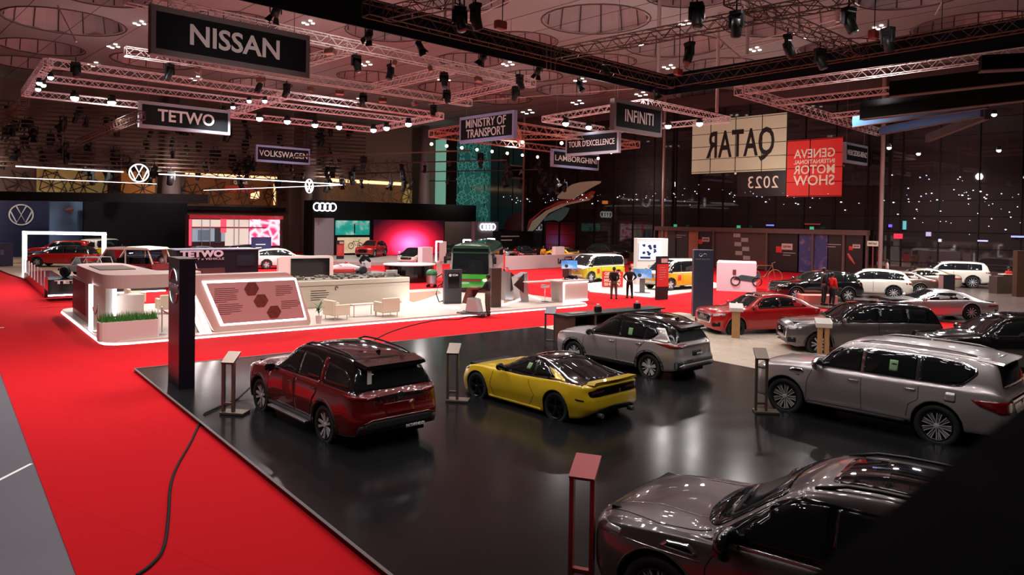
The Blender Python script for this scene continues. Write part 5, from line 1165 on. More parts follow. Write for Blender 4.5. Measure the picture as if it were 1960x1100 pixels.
PROTO = {'wash': [make_wash, 'moving_head_light', None], 'fres': [make_fresnel, 'barn_door_spotlight', None], 'lit': [make_lit, 'lit_floodlight', None], 'box': [make_box, 'box_floodlight', None], 'bulb': [make_bulb, 'bare_bulb', None]}
def lampput(kind, loc, label, group, rz=None, s=1.0):
    pr = PROTO[kind]
    if pr[2] is None:
        pr[2] = pr[0](); o = pr[2]; o.name = pr[1]; o.location = loc; o['label'] = label; o['group'] = group
    else: o = copy_tree(pr[2], None, loc, None, label, group); o.name = pr[1]
    o.rotation_euler = (0, 0, random.uniform(0, 6) if rz is None else rz); o.scale = (s, s, s); return o
def lamps(kind, pts, z, label, group, s=1.0, light=None):
    for u, v in pts:
        p = G(u, v, z); lampput(kind, p, label, group, s=s)
LB = [(143, 177), (214, 186), (497, 218), (550, 224), (603, 231), (649, 235), (715, 241), (740, 237), (782, 229), (427, 206), (446, 199), (477, 187), (507, 187), (97, 141), (75, 152), (83, 156), (73, 164)]
for i, (u, v) in enumerate(LB):
    p = G(u, v, T12-.3); lampput('lit', p, 'dazzling white lamp on the bright truss rig at the upper left', 'dazzling lamps of the bright rig', s=1.45 if v > 170 and i < 10 else .9)
for (u, v) in [(1083, 228), (1127, 235), (1162, 245), (1279, 233), (1339, 228)]:
    lampput('lit', G(u, v, T12-.3), 'dazzling white lamp on the diamond rig behind the eight-capital sign', 'dazzling lamps of the diamond rig', s=1.4)
for (u, v) in [(1903, 213), (1912, 282), (1803, 337), (1763, 337), (1758, 289), (1702, 277)]:
    lampput('lit', G(u, v, 10.4 if v < 250 else 9.0), 'bright white lamp by the beams at the right edge', 'bright lamps at the right edge', s=.75)
lamps('wash', [(325, 122), (145, 118), (682, 105), (748, 42+80), (850, 138), (987, 165), (695, 178), (549, 160), (995, 142), (830, 200), (497, 150), (855, 172)], T12-.25, 'black moving head light under the pinkish truss rig', 'moving heads of the pinkish rig', 1.3)
lamps('box', [(633, 92), (757, 115), (822, 126), (914, 146), (596, 165), (650, 172), (733, 187), (792, 193), (960, 180), (382, 130), (498, 146)], T12-.25, 'red-brown box lamp hanging from the pinkish truss rig', 'box lamps of the pinkish rig', 1.1)
lamps('fres', [(528, 4), (706, 50), (803, 72), (925, 95), (1160, 122), (1030, 122), (1110, 150), (1255, 165)], ZR-.3, 'dark spotlight with open flaps under the black fascia', 'flap spotlights of the dark rig', 1.2)
lamps('wash', [(880, 12), (910, 6), (1320, 80), (1508, 66), (1625, 14), (1570, 92), (1334, 4), (1700, 52), (1410, 20)], ZR-.3, 'black moving head light hanging from the dark rig at the top', 'moving heads of the dark rig', 1.4)
for (u, v) in ((958, 48), (1298, 138), (1672, 66), (1800, 102), (1945, 80)):
    p = G(u, v, ZR+.35); t = thing('ceiling_spotlight_winch', 'reddish chain motor sitting on the dark rig', 'hoist', p, RH, 'chain motors on the dark rig')
    bm = nb(); box(bm, (0, 0, 0), (.5, .3, .35), bev=.08); obj('motor', bm, mat('motor_red', rgb(130, 46, 34), .5), t); bm = nb(); cyl(bm, (.1, 0, .1), (.1, 0, ZC-ZR-.4), .02, n=5); obj('chain', bm, black, t)
lamps('bulb', [(826+k*29, 272+k*3.6) for k in range(9)]+[(1120, 285), (1170, 288), (1145, 300), (1000, 268), (1075, 270)], 10.2, 'warm bare bulb hanging from the low brown rig', 'warm bulbs of the low brown rig', 1.0)
# the lighting grid over the navy stand: dark horizontal pipes with many black heads
for k in range(16):
    a, b = (0-30, 190+k*8.4), (700, 236+k*7); p = AT(a[0], a[1], 61); q = PLN(b[0], b[1], p, D1)
    bm = nb(); tube(bm, [p, q], .08, 5); o = obj('lighting_pipe', bm, dkt); tag(o, 'dark lighting pipe in the dense grid over the navy stand', 'pipe', 'lighting pipes over the navy stand')
rr = random.Random(4)
for k in range(96):
    u = rr.uniform(0, 700); v = 196+rr.uniform(0, 1)**.8*125+u*.045; z = 10.3-(v-196)/125*1.0
    lampput('wash' if k % 3 else 'fres', PLN(u, v, AT(0, v, 60+rr.uniform(0, 4)), D1), 'black stage light in the dense grid over the navy stand', 'stage lights over the navy stand', s=rr.uniform(1.4, 2.4))
for k in range(30):
    u = rr.uniform(620, 1120); v = rr.uniform(290, 352)
    lampput('fres' if k % 2 else 'wash', AT(u, v, 74), 'small black stage light in the far grid over the black building', 'stage lights over the black building', s=rr.uniform(1.3, 2.2))
for k in range(4):
    p, q = G(560, 300+k*17, 9.6), G(900+k*70, 288+k*18, 9.6); bm = nb(); tube(bm, [p, q], .06, 5); tag(obj('lighting_pipe', bm, dkt), 'dark lighting pipe in the far grid over the black building', 'pipe', 'lighting pipes over the black building')
# diagonal dark trusses at the left
truss(G(-30, 262, 11), G(46, 195, 11), .5, dkt, label='short dark truss at the left edge'); truss(G(150, 272, 9.8), G(270, 220, 9.8), .45, dkt, label='dark truss slanting up to the five-capital hanging sign')
# roof bracing: pale rods hung from the ceiling
rod = mat('pale_rod', rgb(190, 170, 165), .5)
def rods(a, b, za, zb2, label, r=.035, two=True):
    bm = nb(); p, q = G(*a, za), G(*b, zb2); tube(bm, [p, q], r, 5)
    if two: tube(bm, [p+Vector((0, 0, .3)), q+Vector((0, 0, .3))], r, 5)
    tag(obj('bracing_rod', bm, rod), label, 'rod')
rods((880, 45), (990, -6), 14, 14, 'pair of pale bracing rods crossing the top centre'); rods((1400, 100), (1635, 40), 14, 14, 'pair of pale bracing rods at the upper right'); rods((820, 200), (1230, 168), 14, 14, 'long pale bracing rod above the MINISTRY OF TRANSPORT sign', two=False)
rods((110, 10), (146, 80), 16.5, 12.4, 'thin pale rod slanting down to the bright rig at the left', two=False); rods((1362, 62), (1420, 112), 15, 12.8, 'thin pale rod slanting down to the fascia', two=False); rods((1805, 0), (1790, 28), 14.5, 14, 'short white rod at the top right', two=False)
for u, v0, v1, z in ((1260, 55, 142, 12.5), (1372, 170, 215, 11), (1430, 40, 105, 12.5), (1603, -5, 42, 14), (850, -5, 36, 12.5)):
    p = G(u, v1, z); bm = nb(); cyl(bm, (p.x, p.y, z), (p.x, p.y, ZC), .1, n=8); tag(obj('hanger_tube', bm, rod), 'pale vertical hanger tube from the ceiling', 'tube', 'pale hanger tubes')
# ---------------------------------------------------------------- cars further off
def far_cars():
    wht = paint('pearl_white', rgb(215, 208, 198), 0, .3); brn = paint('brown_grey', rgb(96, 80, 74), .5, .3); bei = paint('beige_silver', rgb(176, 158, 140), .4, .3)
    slv = paint('pale_silver', rgb(205, 200, 200), .6, .25); nvy = paint('navy', rgb(24, 36, 60), .3, .25); blu = paint('mid_blue', rgb(40, 70, 100), .3, .25); gry = paint('mid_grey', rgb(130, 128, 130), .5, .3); yl = paint('orange_yellow', rgb(226, 160, 20), .1, .3)
    c = generic('coupe_suv', 'qx55', 'bright red coupe SUV with chrome grille behind the pale info post', (9.65, 28.4), 3.37, inf_p, rim='dark5', front=None); nose(c, .95, chrome)
    c = generic('suv', 'qx60', 'dark graphite SUV with black roof behind the two-legged wooden post', (11.6, 24.4), 3.05, gra_p, roof=blk_p, rim='bright10', front=None); nose(c, .98, chrome)
    c = generic('suv', 'qx60', 'glossy black SUV at the right edge, just behind the silver one', (14.6, 21.6), 3.05, blk_p, front=None); nose(c, .98, chrome)
    generic('concept_coupe', 'coupe', 'sleek pale silver coupe with red wheels and black roof', (19.3, 33.4), 3.08, slv, roof=slv, z=.1)
    generic('suv', 'suv', 'black SUV with people standing at its open door', (16.9, 40.4), 3.22, blk_p, z=.1)
    generic('suv', 'suv', 'white SUV parked with its back to the right, first in the row', (20.8, 42.7), 2.75, wht, z=.1, rim='x', roof=wht)
    generic('sedan', 'sedan', 'brown-grey sedan in the row right of the white SUV', (23.6, 45.0), 2.75, brn, z=.1, tail='wide')
    generic('sedan', 'sedan', 'beige sedan between the brown sedan and the largest white SUV', (27.0, 48.2), 2.75, bei, z=.1)
    generic('suv', 'gls', 'large white SUV farthest right in the row beside the glass wall', (30.6, 51.2), 2.75, wht, z=.1)
    generic('sedan', 'sedan', 'silver sedan whose nose just enters at the right edge', (34.4, 46.6), 3.5, slv, z=.1)
    ye = paint('lime_yellow', rgb(196, 190, 30), .0, .3); og = paint('amber_yellow', rgb(214, 160, 20), .0, .3)
    for lab, loc, hd, bc in (('lime yellow and white electric van by the tour panel', (5.9, 51.6), 3.92, ye), ('amber yellow and white electric van beside the slate blue pylon', (10.6, 46.6), 3.75, og)):
        c = generic('electric_van', 'buzz', lab, loc, hd, bc, front=None, roof=wht, rim='bright5', z=.06)
        c.patch('white_nose', soft([(-.95, 1.02), (-.35, .78), (.35, .78), (.95, 1.02), (.9, 1.16), (-.9, 1.16)], .1), 0, wht, .008)
        c.patch('beltline', [(2.0, 1.04), (-2.35, 1.04), (-2.35, 1.12), (2.0, 1.12)], 90, wht, .009, True)
        c.patch('bumper_grille', soft([(-.7, .36), (-.6, .56), (.6, .56), (.7, .36)], .05), 0, wht, .012)
        bm = nb(); lathe(bm, [(.1, 0), (.13, 0), (.13, .015), (.1, .015), (.1, 0)], 20, 'X'); o = obj('emblem', bm, chrome, c.root); o.location = (2.16, 0, .88)
        c.patch('show_sticker', [(.9, .62), (.9, .96), (.6, .96), (.6, .62)], 90, redm, .012)
    # far left stand
    z = .1
    generic('compact_suv', 'suv', 'red and black electric SUV inside the glowing rectangular frame', (-35.4, 57.2), 3.25, inf_p, roof=blk_p, z=z)
    generic('sedan', 'sedan', 'dark blue car with a curved chrome roof line behind the red electric SUV', (-31.2, 62.0), 3.3, nvy, z=z, roof=blk_p)
    generic('sedan', 'sedan', 'mid blue car at the left behind the glowing frame', (-38.8, 61.8), 3.3, blu, z=z)
    generic('pickup_truck', 'gls', 'red pickup-like SUV farthest back on the navy stand', (-40.3, 64.6), 3.3, inf_p, z=z)
    generic('electric_van', 'buzz', 'small far yellow and white van at the back of the navy stand', (-38.0, 67.5), 1.5, ye, roof=wht, z=z, front=None)
    generic('suv', 'suv', 'white SUV behind the open white-framed screen', (-18.9, 60.2), .42, wht, z=.0, roof=wht)
    generic('sedan', 'sedan', 'grey car with red tail lamps before the bright pink shop window', (-28.6, 68.3), .7, gry, z=.0)
    generic('hatchback', 'suv', 'dark car with a sticker on its window before the pink shop window', (-24.4, 68.3), .9, blk_p)
    generic('sedan', 'sedan', 'black car partly hidden behind the navy counter', (-26.3, 62.6), .5, blk_p)
    # audi stand and beyond
    generic('electric_suv', 'suv', 'bright red SUV on the round stage before the beach screens', (-14.4, 74.5), 4.52, inf_p, z=.35)
    generic('electric_sedan', 'sedan', 'white four-door car in front of the glowing pink screen', (-9.4, 68.5), 4.6, wht, z=.1, roof=blk_p, front='std')
    generic('supercar', 'coupe', 'silver low supercar right of the green bus roof', (-1.6, 77), 5.6, slv, z=.35, front='low'); generic('sports_car', 'coupe', 'red and black sports car behind the long white wall', (1.3, 75), 4.9, inf_p, roof=blk_p, z=.35)
    generic('supercar', 'coupe', 'yellow supercar behind the long white wall', (5.4, 71.5), 5.5, yl, z=.35); generic('suv', 'suv', 'black SUV in front of the red reflection in the glass', (10.0, 75.2), 5.4, blk_p, z=.35)
    generic('concept_car', 'coupe', 'dark low car behind the green bus with red glow beside it', (-6.3, 76), 4.5, blk_p, z=.35)
def nose(c, zt, m):
    xf = c.xf; hw = .46
    c.patch('grille_frame', soft([(-hw-.05, .50), (-hw-.12, .78), (-hw, zt-.08), (hw, zt-.08), (hw+.12, .78), (hw+.05, .50)], .06), 0, m, .012)
    c.patch('grille', soft([(-hw, .54), (-hw-.05, .78), (-hw+.06, zt-.13), (hw-.06, zt-.13), (hw+.05, .78), (hw, .54)], .06), 0, gloss, .022)
    bm = nb()
    for s_ in (-1, 1): tube(bm, [(0, s_*(.06+.05*math.cos(2*PI*k/12)), .045*math.sin(2*PI*k/12)) for k in range(12)], .009, 5, closed=True)
    o = obj('emblem', bm, chrome, c.root); o.location = (xf+.035, 0, .78)
    c.patch('fog_lamp_recess', soft([(xf-.1, .62, .40), (xf-.3, .86, .42), (xf-.3, .86, .58), (xf-.1, .64, .56)], .03), 35, black, .012, True)
far_cars()
for f in (pathfinder, zcoupe, rogue, patrol, qx80): f()
# ---------------------------------------------------------------- furniture of the white stage
lac = mat('white_lacquer', rgb(208, 190, 184), .35); pinkw = mat('canopy_skin', rgb(190, 160, 152), .45); cushion = mat('cream_leather', rgb(222, 208, 184), .5)
def S(u, v, z=MZ): p = G(u, v, MZ); p.z = z; return p
def build_canopy():
    c0 = S(200, 642); t = thing('stage_canopy', 'white canopy with rounded corner, dark red wall panel and LED uprights', 'canopy', c0, RE)
    # local x along E2, local y along E1
    def l(u, v): d = S(u, v)-c0; return (d.dot(E2), d.dot(E1))
    X1 = l(360, 628)[0]; Yb = 7.5; w = 2.0
    outer = soft([(0, 0), (0, Yb), (w*.9, Yb), (w, w*.9), (w*1.3, w), (X1+.6, w), (X1+.6, 0)], 1.0); outer = chaikin(outer, 2)
    bm = nb(); prism(bm, outer, 1.56, 2.03, basis=lambda a, b, h: Vector((a, b, h))); obj('canopy_roof', bm, pinkw, t)
    bm = nb(); box(bm, (w*.45, Yb*.55, 2.045), (w*.6, 2.6, .03)); obj('roof_recess', bm, mat('recess_grey', rgb(110, 90, 80), .7), t)
    bm = nb()
    for k in range(int((X1)/1.1)-2): box(bm, (3.4+k*1.1, w*.5, 2.04), (.9, .5, .03))
    obj('roof_slots', bm, mat('slot_dark', rgb(60, 44, 40), .7), t)
    y1 = l(172, 626)[1]; bm = nb(); box(bm, (.2, (y1+Yb)/2, .78), (.4, Yb-y1, 1.56)); obj('end_wall', bm, lac, t)
    bm = nb(); box(bm, (-.02, y1+(Yb-y1)*.62, .86), (.05, (Yb-y1)*.66, 1.25)); obj('red_wall_panel', bm, mat('maroon_panel', rgb(104, 22, 30), .5), t)
    u1, u2 = l(174, 625), l(217, 606)
    for x, y in (u1, u2): bm = nb(); box(bm, (x, y-(.2 if x > u1[0] else 0), .78), (.13, .13, 1.56)); obj('led_upright', bm, wglow, t)
    an = math.atan2(u2[1]-u1[1], u2[0]-u1[0]); bm = nb(); box(bm, ((u1[0]+u2[0])/2+.1, (u1[1]+u2[1])/2+.12, .75), (math.hypot(u2[0]-u1[0], u2[1]-u1[1])-.1, .08, 1.5), an); obj('inner_wall', bm, mat('inner_grey', rgb(178, 180, 180), .5), t)
    k = l(238, 605); bm = nb(); box(bm, (k[0], k[1]+.5, .42), (1.5, .8, .84), bev=.04); obj('counter', bm, lac, t)
build_canopy()
def build_panel():
    a = S(410, 636); b = S(614, 627); W = (b-a).dot(E2); t = thing('info_wall', 'large slanted info wall with glowing LED frame and three hexagon pictures', 'info wall', a, RE)
    Ht = 2.05
    P = [(0, 0), (W, 0), (W-.02, .25), (W-.55, Ht-.3), (W-.95, Ht), (-1.0, Ht), (-.78, Ht-.3)]
    def B(x, z): return Vector((x, 0, z))
    bm = nb(); prism(bm, soft(P, .12), 0, .6, basis=lambda x, z, h: Vector((x, h, z))); obj('wall_body', bm, pinkw, t)
    bm = nb(); prism(bm, [(-.42, 0), (-.12, 0), (-.82, 1.78), (-1.15, 1.62)], .1, .6, basis=lambda x, z, h: Vector((x, h, z))); obj('slanted_leg', bm, lac, t)
    for x0_, x1_ in ((-.10, -.80), (-.42, -1.13)): bm = nb(); prism(bm, [(x0_-.03, 0), (x0_+.03, 0), (x1_+.03, 1.66), (x1_-.03, 1.66)], .04, .1, basis=lambda x, z, h: Vector((x, h, z))); obj('leg_led', bm, wglow, t)
    Q = [(.22, .22), (W-.18, .22), (W-.62, Ht-.22), (-.42, Ht-.22)]
    cxq = sum(p[0] for p in Q)/4; czq = sum(p[1] for p in Q)/4
    bm = nb(); prism(bm, Q, -.02, .0, basis=lambda x, z, h: Vector((x, h, z))); obj('led_frame', bm, wglow, t)
    Q2 = [(.30, .29), (W-.27, .29), (W-.68, Ht-.29), (-.31, Ht-.29)]
    bm = nb(); prism(bm, Q2, -.07, -.02, basis=lambda x, z, h: Vector((x, h, z))); obj('info_board', bm, mat('board_rose', rgb(186, 140, 136), .5), t)
    pc = mat('photo_print', rgb(104, 48, 42), .5, noise_=(9, .6))
    for k, (x, z) in enumerate(((1.18, 1.5), (1.5, 1.05), (1.95, .6))):
        x = x*W/3.3; bm = nb(); prism(bm, [(x+.27*math.cos(PI/3*i), z+.26*math.sin(PI/3*i)) for i in range(6)], -.09, -.068, basis=lambda x, z, h: Vector((x, h, z))); obj('hexagon_picture', bm, pc, t)
    tx = mat('small_print_ink', rgb(110, 60, 60), .6)
    for x, z, w, n in ((-.02, 1.55, .8, 8), (.1, .98, .82, 6), (2.0, 1.55, .62, 6), (2.2, .98, .7, 5)):
        bm = nb(); lines_mesh(bm, x*W/3.3, z, w*W/3.3, n, .04, -.075); obj('small_print', bm, tx, t)
build_panel()
def armchair(u, v, rz, label, first=[None]):
    p = S(u, v)
    if first[0]: copy_tree(first[0], None, p, rz, label, 'cream armchairs on the stage'); return
    t = thing('armchair', label, 'armchair', p, rz, 'cream armchairs on the stage'); first[0] = t
    bm = nb(); box(bm, (0, 0, .33), (.78, .6, .22), bev=.05); obj('seat', bm, cushion, t)
    bm = nb(); box(bm, (0, .33, .48), (.8, .16, .62), bev=.05); obj('backrest', bm, cushion, t)
    for s in (-1, 1):
        bm = nb(); box(bm, (s*.38, 0, .40), (.14, .72, .44), bev=.04); obj('armrest', bm, cushion, t)
    for x in (-.34, .34):
        for y in (-.28, .3):
            bm = nb(); cyl(bm, (x, y, 0), (x, y, .2), .018, n=6); obj('leg', bm, steel, t)
armchair(259, 584, RE+PI*.5, 'cream armchair left of the dark square pylon, farther from the pylon')
armchair(322, 598, RE+PI, 'cream armchair just left behind the dark square pylon')
armchair(644, 610, RE+PI*.55, 'cream armchair left of the metal table legs in front of the model plinth')
armchair(740, 604, RE+PI, 'cream armchair right of the metal table legs, near the sloping sign')
armchair(382, 598, RE+PI*.5, 'cream armchair behind the slanted canopy leg')
def side_table(u, v):
    t = thing('side_table', 'small white table on thin metal legs between two cream armchairs', 'table', S(u, v), RE); bm = nb(); box(bm, (0, 0, .5), (1.1, .45, .03)); obj('tabletop', bm, lac, t)
    for x in (-.5, .5):
        for y in (-.2, .2): bm = nb(); box(bm, (x, y, .24), (.03, .03, .48)); obj('leg', bm, steel, t)
side_table(694, 604)
def planter():
    p = S(246, 648); t = thing('planter', 'pink-white trough planter full of bright green grass', 'planter', p, RE+.03)
    W = 1.82; bm = nb(); prism(bm, soft([(-W/2, -.3), (W/2, -.3), (W/2, .3), (-W/2, .3)], .18), 0, .62, basis=lambda a, b, h: Vector((a, b, h))); obj('trough', bm, lac, t)
    bm = nb(); rnd = random.Random(2)
    for k in range(900):
        x, y = rnd.uniform(-W/2+.06, W/2-.06), rnd.uniform(-.24, .24); a = rnd.uniform(0, 6.3); h = rnd.uniform(.14, .36); w = .014; dx, dy = rnd.uniform(-.08, .08), rnd.uniform(-.08, .08)
        bm.faces.new([bm.verts.new(q) for q in ((x-w*math.cos(a), y-w*math.sin(a), .6), (x+w*math.cos(a), y+w*math.sin(a), .6), (x+dx, y+dy, .6+h))])
    o = obj('grass', bm, mat('grass_green', rgb(60, 120, 44), .6, noise_=(20, .3)), t); o['kind'] = 'stuff'
planter()
def stanchion(u, v, label, first=[None]):
    if first[0]: copy_tree(first[0], None, S(u, v), 0, label); return
    t = thing('barrier_post', label, 'barrier post', S(u, v), 0, 'chrome rope barrier posts'); first[0] = t
    bm = nb(); lathe(bm, [(.17, 0), (.17, .02), (.03, .05), (.022, .06), (.022, .9), (.001, .9)], 16); obj('post', bm, steel, t); bm = nb(); bmesh.ops.create_uvsphere(bm, u_segments=10, v_segments=8, radius=.04, matrix=Matrix.Translation((0, 0, .94))); obj('knob', bm, steel, t)
SP_ = [(176, 624), (187, 634), (310, 640), (392, 633), (210+0, 0)]
for (u, v), lb in zip(SP_[:4], ('chrome barrier post farthest left, behind the grass planter', 'chrome barrier post left of the grass planter', 'chrome barrier post just left of the dark square pylon', 'chrome barrier post right of the dark square pylon')): stanchion(u, v, lb)
def rope(a, b, label):
    p, q = S(*a, MZ+.85), S(*b, MZ+.85); pts = [p+(q-p)*(i/10)-Vector((0, 0, .32*math.sin(PI*i/10))) for i in range(11)]; bm = nb(); tube(bm, pts, .022, 6); tag(obj('barrier_rope', bm, mat('rope_red', rgb(150, 40, 44), .8), smooth=True), label, 'rope')
rope(SP_[0], SP_[1], 'dark red rope hanging between the two left barrier posts'); rope(SP_[2], SP_[3], 'dark red rope sagging behind the dark square pylon')
def palm():
    p = S(610, 618); t = thing('potted_palm', 'small green palm in a slim pale pot right of the info wall', 'potted plant', p, 0)
    bm = nb(); lathe(bm, [(.1, 0), (.13, .3), (.11, .3), (.001, .28)], 14); obj('pot', bm, lac, t)
    bm = nb(); cyl(bm, (0, 0, .28), (.01, 0, .6), .012, .008, 5); obj('stem', bm, mat('stem_brown', rgb(90, 70, 40), .7), t)
    bm = nb(); rnd = random.Random(5)
    for k in range(16):
        a = rnd.uniform(0, 6.3); ln = rnd.uniform(.3, .5); up = rnd.uniform(.4, .9); z0 = rnd.uniform(.35, .6); pr = None
        for i in range(6):
            s = i/5; c = Vector((math.cos(a)*ln*s, math.sin(a)*ln*s, z0+up*s*.75-.35*s*s)); w = .03*math.sin(PI*min(1, s+.15))*Vector((-math.sin(a), math.cos(a), 0))
            l, r = bm.verts.new(c+w), bm.verts.new(c-w)
            if pr: bm.faces.new((pr[0], pr[1], r, l))
            pr = (l, r)
    obj('fronds', bm, mat('palm_green', rgb(50, 96, 44), .6), t)
palm()
def model_plinth():
    a = S(600, 588); b = S(742, 585); W = 6.3; t = thing('model_table', 'long cream plinth with a relief city model on top', 'display table', S(672, 585), RE)
    bm = nb(); box(bm, (0, 1.1, .62), (W, 2.2, 1.24), bev=.03); obj('plinth', bm, mat('plinth_cream', rgb(206, 196, 178), .5), t)
    bm = nb(); box(bm, (0, -.012, 1.0), (W-.1, .02, .012)); obj('groove', bm, dark, t)
    bm = nb(); rnd = random.Random(8)
    for k in range(90): 
        x, y = rnd.uniform(-W/2+.3, W/2-.3), rnd.uniform(.2, 2.0); s = rnd.uniform(.06, .2); box(bm, (x, y, 1.25+s*.25), (s, s*.8, s*.7), rnd.uniform(0, 1.5))
    o = obj('city_model', bm, mat('model_beige', rgb(120, 110, 96), .7), t); o['kind'] = 'stuff'
    bm = nb(); box(bm, (0, 1.1, 1.245), (W-.2, 2.0, .02)); obj('model_base', bm, mat('model_ground', rgb(90, 82, 74), .7, noise_=(3, .4)), t)
    bm = nb(); lines_mesh(bm, -2.0, .78, .9, 5, .06, -.02); obj('small_print', bm, dark, t)
    bm = nb(); tube(bm, [(-.75+.06*math.cos(a_/10*PI*2), -.02, .86+.09*math.sin(a_/10*PI*2)) for a_ in range(8)], .018, 5); obj('logo', bm, dark, t)
model_plinth()
def lectern(u, v, label, rz):
    t = thing('sloping_sign', label, 'sign', S(u, v), rz); bm = nb(); box(bm, (0, 0, .55), (.62, .12, 1.1), bev=.01); obj('body', bm, lac, t)
    bm = nb(); box(bm, (0, -.06, 1.28), (.62, .06, .6), bev=.01); o = obj('tilted_panel', bm, mat('panel_grey', rgb(190, 184, 178), .5), t); bm = nb(); box(bm, (0, -.1, 1.3), (.4, .02, .3)); lines_mesh(bm, -.2, 1.25, .4, 3, .05, -.1); obj('screen', bm, mat('screen_grey', rgb(160, 156, 150), .4), t)
lectern(748, 577, 'slim white standing sign at the right end of the model plinth', RE)
def tv_wall():
    p = G(586, 556, .14); t = thing('screen_wall', 'white rounded frame around a large black screen behind the info wall', 'screen', p, RE-.1)
    bm = nb(); prism(bm, soft([(-1.55, 0), (1.55, 0), (1.55, 1.95), (-1.55, 1.95)], .2), 0, .35, basis=lambda x, z, h: Vector((x, h, z))); obj('frame', bm, lac, t)
    bm = nb(); box(bm, (.22, -.02, 1.12), (2.2, .05, 1.4)); obj('screen_panel', bm, gloss, t)
tv_wall()
# race car on a dark platform
def racecar():
    p = G(660, 541, .5); pt = thing('display_table', 'dark low table under the red and white race car', 'table', G(668, 548, .02), RE); bm = nb(); box(bm, (0, 1.2, .35), (6.6, 3.0, .7)); obj('tabletop', bm, mat('dark_map_top', rgb(50, 44, 44), .4), pt)
    t = thing('race_car', 'small red and white open-wheel race car on the dark table', 'race car', G(668, 548, .02)+E1*1.2+Vector((0, 0, .7)), RE+PI*.95); t.scale = (.74, .74, .74)
    rc, rw = mat('race_red', rgb(190, 20, 24), .3, coat=1), mat('race_white', rgb(220, 214, 214), .3, coat=1)
    bm = nb(); tube(bm, [(2.6, 0, .22), (1.8, 0, .3), (.9, 0, .42), (.2, 0, .5), (-.5, 0, .55), (-1.6, 0, .4), (-2.2, 0, .35)], [.08, .15, .24, .34, .36, .22, .1], 12); obj('body', bm, rw, t, smooth=True)
    bm = nb(); box(bm, (-.2, .48, .3), (1.9, .38, .36), bev=.1); box(bm, (-.2, -.48, .3), (1.9, .38, .36), bev=.1); obj('sidepod', bm, rc, t)
    bm = nb(); box(bm, (2.55, 0, .12), (.45, 1.8, .04)); box(bm, (2.5, .9, .2), (.5, .03, .2)); box(bm, (2.5, -.9, .2), (.5, .03, .2)); obj('front_wing', bm, rc, t)
    bm = nb(); box(bm, (-2.3, 0, .95), (.4, 1.0, .05)); box(bm, (-2.25, .5, .75), (.5, .03, .5)); box(bm, (-2.25, -.5, .75), (.5, .03, .5)); obj('rear_wing', bm, rw, t)
    bm = nb(); tube(bm, [(1.0, 0, .62), (.75, 0, .86), (.3, .28, .84), (.0, .3, .7)], .035, 6); tube(bm, [(.75, 0, .86), (.3, -.28, .84), (0, -.3, .7)], .035, 6); tube(bm, [(-.2, 0, .6), (-.4, 0, 1.0), (-.9, 0, .7)], .1, 8); obj('halo_bar', bm, rc, t)
    for x in (1.7, -1.7):
        for s in (1, -1):
            bm = nb(); lathe(bm, [(.18, -.17), (.33, -.17), (.35, -.1), (.35, .1), (.33, .17), (.18, .17)], 20, 'Y'); w = obj('wheel', bm, rubber, t, smooth=True); w.location = (x, s*.78, .35)
            bm = nb(); cyl(bm, (x, s*.2, .36), (x, s*.7, .36), .025, n=5); obj('suspension_arm', bm, dark, t)
racecar()
def cube_trophy():
    t = thing('display_cube', 'tilted black and white cube on a clear stand beside the race car', 'display', G(698, 541, .02), RE); bm = nb(); box(bm, (0, 0, .55), (.7, .5, 1.1)); obj('clear_stand', bm, mat('acrylic', rgb(150, 140, 150), .1, alpha=.4), t)
    bm = nb(); r = bmesh.ops.create_cube(bm, size=.5, matrix=Matrix.Translation((0, 0, 1.45)) @ Matrix.Rotation(.5, 4, 'Y') @ Matrix.Rotation(.4, 4, 'X')); obj('cube', bm, gloss, t); bm = nb(); bmesh.ops.create_cube(bm, size=.26, matrix=Matrix.Translation((0, 0, 1.45)) @ Matrix.Rotation(.5, 4, 'Y') @ Matrix.Rotation(.4, 4, 'X') @ Matrix.Translation((0, -.14, 0))); obj('cube_face', bm, paper, t)
cube_trophy()
def round_table():
    p = G(776, 541, .02); r = 1.75; t = thing('round_counter', 'large drum-shaped black counter with a white top', 'counter', p+Vector((0, r, 0)), 0)
    bm = nb(); lathe(bm, [(r*.97, 0), (r*.97, 1.1), (r, 1.12)], 40); obj('drum', bm, mat('drum_black', rgb(16, 14, 15), .12), t, smooth=False)
    bm = nb(); lathe(bm, [(.001, 1.16), (r+.03, 1.16), (r+.03, 1.1), (r*.9, 1.1)], 40); obj('top', bm, lac, t)
round_table()
# vacuum cleaner
def vacuum():
    t = thing('vacuum_cleaner', 'green and steel vacuum cleaner on wheels left of the bus', 'vacuum cleaner', G(826, 549, .02), 0); t.scale = (1.5, 1.5, 1.5)
    bm = nb(); lathe(bm, [(.2, .12), (.22, .15), (.22, .5), (.001, .5)], 18); obj('drum', bm, steel, t, smooth=False)
    bm = nb(); lathe(bm, [(.23, .5), (.24, .56), (.2, .68), (.08, .74), (.001, .74)], 18); obj('motor_head', bm, mat('vac_green', rgb(30, 110, 60), .4), t, smooth=True)
    bm = nb(); tube(bm, [(.2, 0, .4), (.42, .05, .55), (.5, .05, .3), (.42, -.1, .05), (.6, -.2, .03), (1.0, -.2, .03)], .025, 6); obj('hose', bm, black, t, smooth=True)
    bm = nb()
    for a in range(4): box(bm, (.2*math.cos(a*PI/2+.7), .2*math.sin(a*PI/2+.7), .05), (.1, .04, .1))
    obj('casters', bm, black, t)
vacuum()
